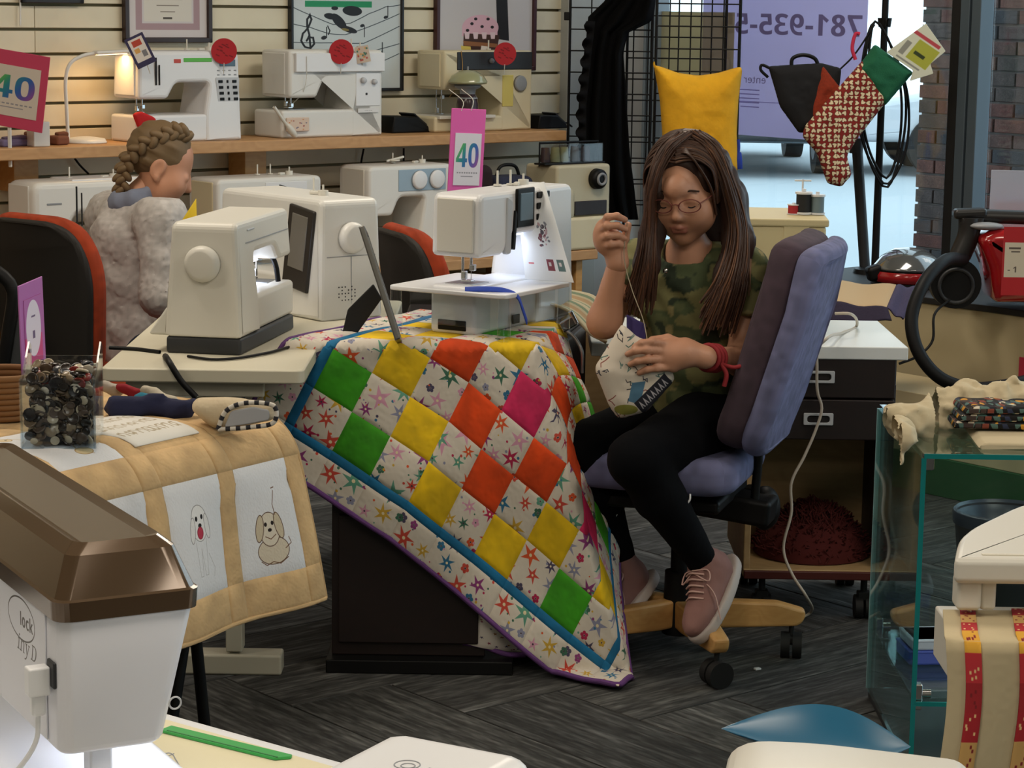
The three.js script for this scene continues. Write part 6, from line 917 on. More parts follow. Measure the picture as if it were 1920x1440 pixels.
// ---------- by the window ----------
{
  const grid = (t, x0, x1, z, y0, y1, ph) => { const g = []; for (let x = x0; x <= x1 + .001; x += .0762) g.push(bar([x, y0, z], [x, y1, z], .0028, 6)); for (let y = y0 + ph; y <= y1; y += .0762) g.push(bar([x0, y, z + .004], [x1, y, z + .004], .0028, 6)); g.push(bar([x0, y0, z], [x0, y1, z], .005, 8), bar([x1, y0, z], [x1, y1, z], .0055, 8)); mesh('wire_grid', g, M.black, t); };
  const A = thing('grid_panel', 'black wire display grid behind the black scarf', 'grid panel', V3(0, 0, 0)), z1 = -8.3, xa = atZ(1068, 100, z1).x, xb = atZ(1222, 100, z1).x; grid(A, xa, xb, z1, .66, 1.75, .06); mesh('joiner', [box(.02, .03, .02, [xa - .012, 1.375, z1], [0, 0, 0])], M.black, A);
  const B = thing('grid_panel', 'black wire display grid behind the yellow cushion', 'grid panel', V3(0, 0, 0)), z2 = -7.93, xc = atZ(1230, 100, z2).x, xd = atZ(1386, 100, z2).x; grid(B, xc, xd, z2, .02, 1.75, .033); mesh('foot', [box(.03, .02, .2, [xc, .01, z2]), box(.03, .02, .2, [xd, .01, z2])], M.black, B);
  const C = thing('grid_panel', 'black wire display grid set a step behind the cushion grid', 'grid panel', V3(0, 0, 0)), z3 = -8.42, xe = atZ(1176, 100, z3).x, xf_ = atZ(1360, 100, z3).x; grid(C, xe, xf_, z3, .02, 1.75, .065);
  // black ruffled scarf
  const zS = -8.2, Lf = [[-40, 1150], [0, 1138], [32, 1104], [100, 1096], [200, 1086], [300, 1086], [360, 1092], [412, 1114]], Rt = [[-40, 1230], [0, 1228], [38, 1224], [60, 1178], [100, 1168], [200, 1174], [300, 1182], [360, 1190], [412, 1196]], at = (T, y) => { for (let i = 0; i + 1 < T.length; i++) if (y <= T[i + 1][0]) { const k = (y - T[i][0]) / (T[i + 1][0] - T[i][0]); return T[i][1] + (T[i + 1][1] - T[i][1]) * k; } return T[T.length - 1][1]; };
  const t = thing('scarf', 'long black ruffled scarf hanging from the wire display grid', 'scarf', V3(0, 0, 0)), bk = mat('#050506', .95, { specularIntensity: .3 });
  mesh('drape', [cloth((u, v) => { const y = -40 + v * 452, a = at(Lf, y), b = at(Rt, y); return atZ(a + (b - a) * u, y, zS + .02 * Math.sin(u * 16 + v * 3) + .012 * Math.sin(u * 29 + v * 7)); }, 40, 50, .006)], bk, t);
  mesh('ruffle', [cloth((u, v) => { const y = 40 + v * 372, a = at(Lf, y); return atZ(a - 3 + 16 * u - 4 * Math.sin(v * 70) * (1 - u), y, zS + .035 + .02 * Math.sin(v * 90) * (1 - u)); }, 6, 180, .003)], mat('#0e0e10', .9, { specularIntensity: .3 }), t);
}
{ // yellow cushion
  const z = -7.84, c = atZ(1310, 220, z), o = outline([[1226, 121], [1272, 137], [1310, 142], [1346, 137], [1392, 124], [1384, 190], [1381, 250], [1384, 322], [1330, 318], [1284, 318], [1240, 322], [1243, 270], [1238, 190]], z, c), s = rshape(o, .014);
  const g = puffed(o, .06, .11, .006, .006, .3, .3);
  const t = thing('cushion', 'plain yellow cushion with pointed corners hung on the wire grid', 'cushion', c); mesh('cover', [g], mat('#fff', .9, { map: dataTex(128, (u, v) => { const k = .92 + .12 * fbm(u, v, 8); return [232 * k, 172 * k, 28 * k]; }), bumpMap: fabricBump, bumpScale: .002 }), t); mesh('piping', [tube(s.getPoints(3).map((q) => V3(q.x * .985, q.y * .985, 0)), .003, 120, 6, true)], mat('#c9971a', .8), t);
  const d = atZ(1383, 300, z); single('tassel', 'bright blue tassel hanging from the wire grid beside the cushion', 'tassel', [tube([[0, .07, 0], [.002, .04, 0], [.0, .02, 0]], .006, 10), lathe([[0, .03], [.008, .025], [.012, .0], [.014, -.03], [0, -.03]], [.004, -.0, 0])], mat('#1c3aa0', .8), d);
}
{ // posters on the window
  const put = (name, label, x0, x1, y0, y1, m, tex, off) => { const lx = .025 + off, a = onSide(x0, y1, lx), b = onSide(x1, y1, lx), z0 = roomZ(a), z1 = roomZ(b), yb = (a.y + b.y) / 2, h = onSide((x0 + x1) / 2, y0, lx).y - yb, w = z1 - z0; const t = thing(name, label, 'poster', room(lx, yb + h / 2, (z0 + z1) / 2), YAW - PI / 2); mesh('sheet', [printed(w, h, [0, 0, 0], [0, 0, 0], .001)], m(tex), t); return t; };
  const tr = (tex) => mat('#ffffff', .9, { map: tex, transmission: .72, thickness: 0 });
  put('poster', 'pale lavender poster with a phone number reversed on the shop window', 1312, 1618, -60, 258, tr, canvasTex(1024, 1024, (c, w, h) => { c.fillStyle = '#d6d1ec'; c.fillRect(0, 0, w, h); c.save(); c.translate(w, 0); c.scale(-1, 1); c.fillStyle = '#9286a8'; c.font = 'bold 176px sans-serif'; c.textAlign = 'left'; c.fillText('781-935-55', 24, 400); c.font = '60px sans-serif'; c.fillText('enter', 600, 700); c.fillStyle = '#9a90bc'; for (let k = 0; k < 5; k++) c.fillRect(640, 740 + k * 26, 200 - k * 20, 6); c.restore(); c.strokeStyle = '#9d93c0'; c.lineWidth = 8; c.beginPath(); c.ellipse(120, 600, 70, 80, 0, 0, 7); c.stroke(); c.strokeStyle = '#a59cc6'; c.lineWidth = 5; c.beginPath(); c.moveTo(0, 816); c.lineTo(1024, 812); c.stroke(); }), 0);
  put('paper_sheet', 'tan paper sheet taped to the shop window behind the wire grid', 1222, 1370, 22, 300, tr, canvasTex(64, 64, (c) => { c.fillStyle = '#c9bda0'; c.fillRect(0, 0, 64, 64); c.fillStyle = '#b4b8ba'; c.fillRect(0, 34, 64, 30); }), .0).children[0].name = 'paper';
}
{ // pole stand with bag, stocking, tag and cords
  const p = atY(1640, 512, LEDGE), z = p.z, t = thing('display_pole', 'black display pole carrying the stocking and coiled cords by the window', 'stand', V3(p.x, LEDGE, z));
  const top = atZ(1641, -40, z).y - LEDGE, hk = atZ(1641, 42, z).y - LEDGE; mesh('pole', [cyl(.011, .013, top, [0, top / 2, 0])], M.black, t); mesh('base', [cyl(.07, .075, .015, [0, .0075, 0])], M.black, t); mesh('hook', [tube([[0, hk, 0], [.0, hk + .01, .03], [0, hk - .01, .05], [0, hk + .01, .065]], .004, 16)], M.black, t); mesh('collar', [cyl(.024, .02, .03, [0, hk, 0])], M.black, t);
  const w = atY(1622, 508, LEDGE), w1 = atZ(1606, 262, w.z); single('vacuum_wand', 'thick black vacuum wand standing upright beside the display pole', 'vacuum wand', [bar(w, w1, .018, 14), cyl(.023, .023, .05, [w1.x, w1.y - .02, w1.z])], M.darkgrey);
  const zc = z + .05, loop = (a, b, c, d, r) => tube([atZ(1641, 40, zc), atZ(a, 110, zc + .01), atZ(b, 240, zc + .012), atZ(1640, 318 + r, zc + .01), atZ(1662, 346 + r, zc), atZ(d, 290, zc - .006), atZ(c, 180, zc - .006), atZ(1668, 80, zc)], .0045, 60, 7, true);
  single('coiled_cable', 'coiled black cables looped on the display pole below the stocking', 'cable', [loop(1622, 1612, 1702, 1696, 0), loop(1618, 1620, 1690, 1682, -12), loop(1628, 1616, 1698, 1688, 6)], M.black);
  const zb = z + .09, cb = atZ(1510, 180, zb), b = thing('tote_bag', 'black tote bag with a rust panel hanging beside the stocking', 'bag', cb); mesh('bag_body', [puffed(outline([[1440, 124], [1540, 118], [1578, 128], [1572, 180], [1530, 245], [1498, 250], [1462, 200]], zb, cb), .026, .05, .004)], mat('#0c0c10', .9), b); mesh('panel', [xf(puffed(outline([[1541, 122], [1585, 178], [1562, 232], [1524, 243], [1521, 200]], zb, cb), .012, .03, .004), [0, 0, .022])], fabric([134, 44, 18]), b);
  mesh('handle', [tube([[1484, 126], [1486, 110], [1506, 103], [1528, 110], [1534, 122]].map(([x, y]) => atZ(x, y, zb).sub(cb)), .0065, 24)], M.black, b); mesh('handle', [tube([[1444, 128], [1428, 122], [1426, 130], [1440, 145]].map(([x, y]) => atZ(x, y, zb).sub(cb)), .005, 16)], M.black, b); mesh('strap', [tube([[1575, 130], [1600, 105], [1640, 46]].map(([x, y]) => atZ(x, y, zb - .03).sub(cb)), .003, 16)], M.black, b);
  const zs = z + .13, cs = atZ(1610, 220, zs), s = thing('stocking', 'holiday stocking with white hearts on red and a green cuff', 'stocking', cs);
  const st = canvasTex(256, 256, (c, w, h) => { c.fillStyle = '#7e1a14'; c.fillRect(0, 0, w, h); for (let k = 0; k < 64; k++) { c.save(); c.translate((k % 8) * 34 + rr(0, 8), Math.floor(k / 8) * 34 + rr(0, 8)); c.rotate(rr(0, 6)); c.fillStyle = '#d6c6a4'; c.strokeStyle = '#4a3020'; c.lineWidth = 2.5; c.beginPath(); c.moveTo(0, 16); c.bezierCurveTo(-24, -2, -14, -20, 0, -7); c.bezierCurveTo(14, -20, 24, -2, 0, 16); c.fill(); c.stroke(); c.restore(); } });
  const puff = (o, d, bv) => puffed(o, d * .55, .03, .004, .004, .14, .14);
  mesh('sock', [puff(outline([[1618, 112], [1672, 178], [1606, 262], [1588, 292], [1597, 328], [1577, 351], [1551, 344], [1531, 287], [1504, 256], [1509, 236]], zs, cs), .05, .02)], mat('#fff', .9, { map: st }), s); mesh('cuff', [puff(outline([[1606, 130], [1640, 82], [1713, 136], [1658, 200]], zs, cs), .058, .02)], mat('#0f5a3c', .9, { bumpMap: fabricBump, bumpScale: .003 }), s); mesh('loop', [tube([[1604, 112], [1598, 90], [1606, 62], [1612, 64]].map(([x, y]) => atZ(x, y, zs).sub(cs)), .006, 16)], mat('#c0284a', .8), s);
  const zt = z + .16, ct = atZ(1720, 100, zt), g = thing('pattern_packet', 'yellow and white pattern packet tied to the green stocking cuff', 'packet', ct), oo = outline([[1662, 98], [1736, 44], [1773, 96], [1744, 120], [1750, 138], [1706, 152], [1712, 132]], zt, ct); mesh('card', [planeUV(extr(rshape(oo, .004), .006, .001), .2, .18)], mat('#fff', .4, { map: canvasTex(128, 128, (c) => { c.fillStyle = '#cfd0bc'; c.fillRect(0, 0, 128, 128); c.save(); c.translate(66, 62); c.rotate(.62); c.fillStyle = '#a6a83c'; c.fillRect(-16, -26, 52, 50); c.fillStyle = '#b4444c'; c.fillRect(-40, -38, 70, 8); c.fillStyle = '#2e3a1c'; c.fillRect(-8, 0, 26, 8); c.fillStyle = '#8a8a80'; c.fillRect(-36, -10, 12, 34); c.fillRect(-34, 30, 60, 4); c.restore(); }) }), g);
}
{ // vacuums on the ledge
  const p = atY(1702, 536, LEDGE), t = thing('robot_vacuum', 'grey domed vacuum with a glossy red rim on the window ledge', 'vacuum', p, .15), R = .118;
  mesh('dome', [lathe([[0, .125], [R * .4, .12], [R * .75, .096], [R * .95, .066], [R, .05], [0, .05]])], mat('#77797a', .12, { metalness: .6, clearcoat: 1 }), t); mesh('rim', [lathe([[R * 1.0, .052], [R * 1.06, .04], [R * 1.04, .02], [R * .9, .015], [0, .015]])], mat('#96141a', .2, { clearcoat: 1 }), t); mesh('base', [lathe([[R * .98, .016], [R * 1.02, .008], [R * .95, 0], [0, 0]])], M.black, t); mesh('bumper', [box(.05, .05, .05, [-.12, .045, .02], [0, 0, .3], .014)], M.black, t);
  const q = atY(1872, 577, LEDGE), v = thing('canister_vacuum', 'red canister vacuum with black wheel and carrying handle at the window', 'vacuum', q, 0), s = 1 / (FOCAL / 7.0), P = (px, py, dz = 0) => { const a = atZ(px, py, q.z + dz).sub(q); return [a.x, a.y, a.z]; };
  const oc = V3(...P(1880, 490)), red = mat('#a5161c', .2, { clearcoat: 1 }); mesh('body', [extr(rshape([[1822, 440], [1850, 424], [1990, 424], [2010, 560], [1852, 560], [1846, 500]].map(([a, b]) => { const k = P(a, b); return [k[0] - oc.x, k[1] - oc.y]; }), .02), .22, .03, oc.toArray())], red, v);
  mesh('wheel', [cyl(.075, .075, .05, P(1790, 530, .06), [PI / 2, 0, 0], 32)], M.black, v); mesh('wheel_hub', [torus(.05, .006, [P(1790, 530, .06)[0], P(1790, 530)[1], .086])], M.darkgrey, v);
  const hdl = mat('#1d1c1c', .4); mesh('carry_handle', [bar(P(1800, 404, .05), P(1990, 410, .05), .021, 14), extr(rshape([[-.03, .03], [.04, .03], [.025, -.03], [-.02, -.035]], .006), .05, .008, P(1818, 425, .05)), box(.10, .03, .05, P(1818, 400, .05), [0, 0, .05], .012), tube([P(1818, 408, .05), P(1816, 440, .05), P(1800, 480, .05)], .033, 14)], hdl, v); mesh('fan_cap', [ball(.05, .012, .03, P(1850, 424, .08))], M.grey, v);
  single('vacuum_hose', 'thick black vacuum hose looping down in front of the beige ledge', 'hose', [tube([atZ(1806, 486, -6.75), atZ(1770, 490, -6.6), atZ(1730, 535, -6.5), atZ(1709, 600, -6.45), atZ(1722, 660, -6.42), atZ(1762, 708, -6.4), atZ(1820, 728, -6.4), atZ(1880, 724, -6.42), atZ(1960, 706, -6.5)], .019, 90, 12)], mat('#0b0b0c', .55, { specularIntensity: .45 }));
  single('power_cord', 'thin black cord hanging behind the looping vacuum hose', 'cord', [tube([atZ(1780, 562, -6.75), atZ(1752, 590, -6.7), atZ(1748, 640, -6.68), atZ(1720, 668, -6.66), atZ(1686, 682, -6.64)], .004, 24)], M.black);
  const a = atZ(1900, 372, q.z - .12), f = thing('sign_holder', 'clear acrylic sign holder with a pink leaflet behind the red vacuum', 'sign holder', a, -.1); mesh('acrylic_panel', [box(.14, .17, .004, [0, 0, 0])], mat('#dfe4f0', .1, { transmission: .6, thickness: 0 }), f); mesh('leaflet', [printed(.12, .1, [.01, -.045, -.004])], mat('#fff', .6, { map: canvasTex(64, 64, (c) => { c.fillStyle = '#b8a8c4'; c.fillRect(0, 0, 64, 64); c.fillStyle = '#d03a62'; c.fillRect(0, 12, 64, 46); }) }), f); mesh('stem', [box(.1, a.y - .086 - LEDGE, .004, [0, -.086 - (a.y - .086 - LEDGE) / 2, 0])], M.acrylic, f);
  const b = atZ(1915, 490, q.z + .2), c = thing('price_card', 'red bordered white price card hanging on the red canister vacuum', 'price card', b, 0); mesh('card', [printed(.11, .20, [.0, 0, 0])], mat('#fff', .5, { map: canvasTex(128, 256, (g) => { g.fillStyle = '#b01c24'; g.fillRect(0, 0, 128, 256); g.fillStyle = '#cfc4b0'; g.fillRect(6, 58, 122, 130); g.fillStyle = '#5a5048'; g.fillRect(20, 76, 40, 7); g.fillRect(28, 90, 30, 5); g.font = 'bold 30px sans-serif'; g.fillText('- 1', 18, 170); }) }), c);
  const d = onSide(1932, 716, -.53); single('red_poster', 'narrow red poster on the beige ledge front beside the vacuum hose', 'poster', [box(.09, .14, .003, [0, 0, 0])], mat('#a01c38', .6), d, YAW - PI / 2);
  const e = thing('ledge_cloth', 'beige cloth with a purple border draped over the window ledge', 'cloth', V3(0, 0, 0)), K = (x, y, z) => atZ(x, y, z); const cl = (q0, q1, q2, q3, m, n) => mesh(n, [cloth((u, w) => q0.clone().lerp(q1, u).lerp(q2.clone().lerp(q3, u), w).add(V3(0, .004 * Math.sin(u * 9), 0)), 10, 8, .005)], m, e);
  cl(K(1556, 528, -6.95), K(1680, 536, -6.85), K(1556, 566, -6.6), K(1662, 578, -6.55), mat('#b59c78', .9), 'cloth_center'); cl(K(1556, 566, -6.6), K(1664, 578, -6.55), K(1556, 606, -6.56), K(1672, 602, -6.52), fabric([44, 38, 60]), 'cloth_border'); cl(K(1680, 536, -6.85), K(1720, 540, -6.85), K(1662, 578, -6.55), K(1694, 600, -6.52), fabric([60, 54, 84]), 'cloth_border');
}
{ // cream machine and its spools on the drawer cabinet
  const yT = .655, p = atY(1470, 625, yT), t = thing('sewing_machine', 'boxy vintage cream sewing machine standing on the white cabinet top', 'sewing machine', p.clone().setZ(p.z - .15), -.06), H = atZ(1480, 408, p.z).y - yT, cr = mat('#c6b88e', .5);
  mesh('body', [box(.2, H - .03, .30, [0, (H - .03) / 2 + .012, 0], [0, 0, 0], .01)], cr, t); mesh('top_plate', [box(.212, .018, .31, [0, H - .012, 0], [0, 0, 0], .005)], cr, t); mesh('base', [box(.215, .03, .32, [0, .015, 0], [0, 0, 0], .005)], cr, t); mesh('knob', [lathe([[0, .016], [.012, .015], [.016, .004], [.018, 0], [0, 0]], [.035, H * .76, .15], [PI / 2, 0, 0])], mat('#a8997a', .4), t); mesh('knob_ring', [torus(.02, .003, [.035, H * .76, .152])], M.grey, t); mesh('side_plate', [box(.06, .12, .004, [.03, H * .73, .15])], cr, t);
  mesh('handwheel', [lathe([[0, .02], [.045, .018], [.052, .006], [.052, -.004], [0, -.004]], [-.06, H * .42, .155], [PI / 2, 0, 0])], mat('#4a6068', .35, { metalness: .4 }), t);
  const sp = (px, w, h, col, label) => { const q = atZ(px, 404, p.z - .12), u = thing('thread_spool', label, 'thread spool', V3(q.x, yT + H - .003, p.z - .12)); mesh('thread', [cyl(w, w, h * .7, [0, h * .45, 0])], mat(col, .7), u); mesh('spool_flange', [cyl(w * 1.15, w * 1.15, h * .08, [0, h * .06, 0]), cyl(w * 1.15, w * 1.15, h * .08, [0, h * .84, 0]), cyl(w * .3, w * .3, h * .12, [0, h * .94, 0])], M.white2, u); };
  sp(1488, .014, .028, '#a3202a', 'small red thread spool on the vintage cream machine'); sp(1532, .016, .055, '#6a7c84', 'tall grey thread spool on the vintage cream machine'); sp(1506, .018, .062, '#14161a', 'black thread spool behind the red spool on the vintage cream machine');
  mesh('thread_post', [bar([.055, H, -.06], [.055, H + .075, -.06], .0025), bar([.035, H + .072, -.06], [.075, H + .072, -.06], .002)], M.white2, t);
  single('white_cord', 'long white power cord trailing from the cabinet top to the floor', 'cord', [tube([atZ(1566, 588, -5.36), atZ(1592, 588, -5.34), atY(1606, 612, yT + .004), atY(1580, 624, yT + .004), atZ(1548, 637, -5.16), atZ(1534, 652, -5.165), atZ(1532, 690, -5.165), atZ(1533, 735, -5.165), atZ(1541, 765, -5.165), atZ(1530, 805, -5.16), atZ(1508, 856, -5.15), atZ(1484, 905, -5.14), atZ(1484, 960, -5.13), atZ(1469, 1030, -5.12), atZ(1486, 1078, -5.10), atZ(1510, 1115, -5.08), atY(1518, 1150, .004), atY(1490, 1160, .004), atY(1440, 1145, .004)], .0035, 140, 7)], mat('#b8aea0', .5));
}
// ---------- parked cars across the street ----------
function car(label, p, turn, col) {
  const t = thing('car', label, 'car', p, turn), m = mat(col, .25, { clearcoat: 1 });
  const prof = rshape([[-2.2, .35], [2.15, .35], [2.2, .75, .15], [1.25, .92], [.6, 1.42, .2], [-1.2, 1.44, .25], [-1.9, .95], [-2.2, .9]], .08);
  mesh('body', [extr(prof, 1.72, .08)], m, t); const gm = mat('#1a2226', .1);
  mesh('side_window', [extr(rshape([[.55, .96], [.35, 1.34], [-1.0, 1.36], [-1.45, .98]], .06), 1.74, .005)], gm, t); mesh('windscreen', [xf(box(.02, .5, 1.4, [0, 0, 0]), [.98, 1.18, 0], [0, 0, .92])], gm, t);
  for (const x of [-1.35, 1.35]) for (const z of [-.82, .82]) { const w = mesh('wheel', [cyl(.32, .32, .2, [x, .32, z], [PI / 2, 0, 0], 28)], M.rubber, t); mesh('hubcap', [cyl(.18, .18, .21, [x, .32, z], [PI / 2, 0, 0])], M.grey, w); }
  mesh('bumper', [box(.1, .25, 1.7, [2.2, .5, 0], [0, 0, 0], .05)], M.darkgrey, t); mesh('headlight', [box(.06, .14, .3, [2.16, .76, .62], [0, 0, 0], .04)], M.lightgrey, t); mesh('headlight', [box(.06, .14, .3, [2.16, .76, -.62], [0, 0, 0], .04)], M.lightgrey, t);
}
car('white car parked outside between the pole and the brick pier', V3(5.75, -.31, -24.8), PI, '#c9ccd0'); car('dark grey car parked outside beyond the lavender poster', V3(2.42, -.31, -25.6), -PI / 2, '#59646c');
// ---------- glass case, fabrics and bin ----------
{
  const t = thing('glass_case', 'glass display case with teal edges and chrome clips near the aisle', 'display case', V3(0, 0, 0)), xL = .752, zn = -4.1, zf = -4.62, xR = 1.36, y1 = .612, g = mat('#e6f3f2', .03, { transmission: 1, thickness: 0, ior: 1.5 }), ed = mat('#1d8f90', .15, { transmission: .3, thickness: 0 });
  mesh('side_panel', [slab(.008, y1 - .02, zn - zf, [xL, (y1 + .02) / 2, (zn + zf) / 2])], g, t); mesh('side_panel', [slab(.008, y1 - .02, zn - zf, [xR, (y1 + .02) / 2, (zn + zf) / 2])], g, t); mesh('top_panel', [slab(xR - xL, .008, zn - zf, [(xL + xR) / 2, y1 + .004, (zn + zf) / 2])], g, t); mesh('shelf', [slab(xR - xL - .01, .007, zn - zf - .02, [(xL + xR) / 2, .145, (zn + zf) / 2])], g, t); mesh('back_panel', [slab(xR - xL, y1 - .02, .006, [(xL + xR) / 2, (y1 + .02) / 2, zf])], g, t);
  mesh('glass_edge', [slab(.009, y1 - .02, .004, [xL, (y1 + .02) / 2, zn + .001])], ed, t); mesh('glass_edge', [slab(xR - xL, .009, .004, [(xL + xR) / 2, y1 + .004, zn + .001])], ed, t); mesh('glass_edge', [slab(xR - xL - .01, .008, .004, [(xL + xR) / 2, .145, zn - .008])], ed, t); mesh('glass_edge', [slab(.009, y1 - .02, .004, [xL, (y1 + .02) / 2, zf])], mat('#8fb3b6', .2), t);
  mesh('base', [box(xR - xL, .02, zn - zf, [(xL + xR) / 2, .01, (zn + zf) / 2])], M.darkgrey, t);
  for (const z of [zn - .025, zf + .03]) { mesh('clip', [box(.016, .05, .02, [xL + .012, .155, z], [0, 0, 0], .003), cyl(.009, .009, .02, [xL + .026, .16, z], [0, 0, PI / 2])], M.chrome, t); } mesh('clip', [box(.02, .03, .025, [xL + .01, y1 - .008, zn - .01], [0, 0, 0], .004)], M.chrome, t); mesh('support_rail', [bar([xL + .01, .14, zn - .03], [xL + .01, .14, zf + .03], .004)], M.chrome, t);
  for (const [x, c, y, h, label] of [[.845, '#5568cc', .1485, .03, 'blue sewing box on the glass shelf'], [.85, '#d5dcf0', .1788, .022, 'pale blue sewing box lying on a blue box in the glass case']]) { const b = thing('sewing_box', label, 'box', V3(x, y, -4.40), .1); mesh('box_body', [box(.13, h, .1, [0, h / 2, 0], [0, 0, 0], .006)], mat(c, .4), b); mesh('lid', [box(.132, .006, .102, [0, h - .003, 0], [0, 0, 0], .003)], mat(c, .35), b); }
  const lump = (name, label, fs, lo, hi, m, amp, fr, cut) => single(name, label, 'fabric', [surf((x, y, z) => Math.max(uni(fs, .03)(x, y, z) + (noise3(x * fr, y * fr * 1.3 + x * 9, z * fr) - .5) * amp + (noise3(x * fr * 2.3, y * fr * 2.6, z * fr * 2.3) - .5) * amp * .4, (cut ?? -9) - y), lo, hi, .005)], m);
  const cv = mat('#c3b596', .95, { bumpMap: fabricBump, bumpScale: .002 }), P = (x, y, z) => atZ(x, y, z);
  const a = P(1700, 800, -4.3); lump('canvas_bag', 'cream canvas bag with a corner drooping over the glass case edge', [cap(P(1680, 783, -4.3), P(1778, 772, -4.32), .028, .034), cap(P(1688, 790, -4.27), P(1765, 802, -4.28), .03, .028), cap(P(1690, 812, -4.1), P(1690, 855, -4.085), .014, .010), cap(P(1690, 800, -4.2), P(1700, 822, -4.09), .022, .014)], P(1630, 890, -4.42), P(1800, 720, -4.04).setZ(-4.02), cv, .02, 34);
  lump('canvas_bag', 'folded cream canvas bags on top of the patterned fabric stack', [cap(P(1770, 770, -4.4), P(1900, 765, -4.4), .042, .05), cap(P(1800, 750, -4.42), P(1960, 748, -4.42), .026, .032), cap(P(1760, 795, -4.36), P(1830, 790, -4.36), .014, .018)], P(1720, 830, -4.56), P(1990, 690, -4.28).setZ(-4.24), cv, .024, 40);
  const lay = canvasTex(512, 128, (c) => { const cs = ['#15161c', '#3d2f2a', '#c98f2e', '#4c6a64', '#7a3a2a', '#cfc4b0', '#27304a']; for (let k = 0; k < 260; k++) { c.fillStyle = cs[k % 7]; c.beginPath(); c.ellipse(rr(0, 512), rr(0, 128), rr(6, 22), rr(4, 9), rr(-.4, .4), 0, 7); c.fill(); } });
  const q = P(1860, 858, -4.32); for (const [k, label] of [[0, 'lowest folded patterned fabric on the glass case'], [1, 'folded fabric with gold print in the middle of the patterned stack'], [2, 'upper folded patterned fabric under the canvas bags']]) single('folded_fabric', label, 'fabric', [metreUV(extr(rshape([[-.085 + k * .006, 0], [.2, 0], [.2, .014], [-.08 + k * .008, .014]], .007), .16, .006), 4)], mat('#fff', .9, { map: lay }), V3(q.x + .0, y1 + .0085 + .0165 + k * .0145, -4.34), .05 * (k - 1)); 
  single('canvas_cloth', 'flat cream canvas cloth spread beneath the patterned fabric stack', 'fabric', [extr(rshape([[-.075, 0], [.24, 0], [.24, .015], [-.06, .012]], .006), .26, .006)], cv, V3(q.x + .02, y1 + .0085, -4.28), -.06);
  const b = atY(1850, 1190, 0), bin = thing('waste_bin', 'dark grey waste bin with a black liner on the carpet', 'bin', b.setY(.006)); mesh('bin_body', [lathe([[0, 0], [.085, 0], [.088, .01], [.11, .26], [.115, .262], [.115, .25], [.092, .02], [0, .02]])], mat('#2d2c33', .5), bin); mesh('liner', [lathe([[.119, .235], [.121, .262], [.114, .268], [.104, .24], [.07, .16], [0, .15]])], mat('#3a4152', .35), bin); bin.position.z -= .1; bin.position.x += .05;
}
single('paper_scrap', 'tiny white paper scrap on the carpet beside the chair caster', 'paper', [box(.014, .004, .01, [0, .002, 0], [0, .5, 0], .001)], M.white2, atY(1420, 1256, 0).setY(.0005));
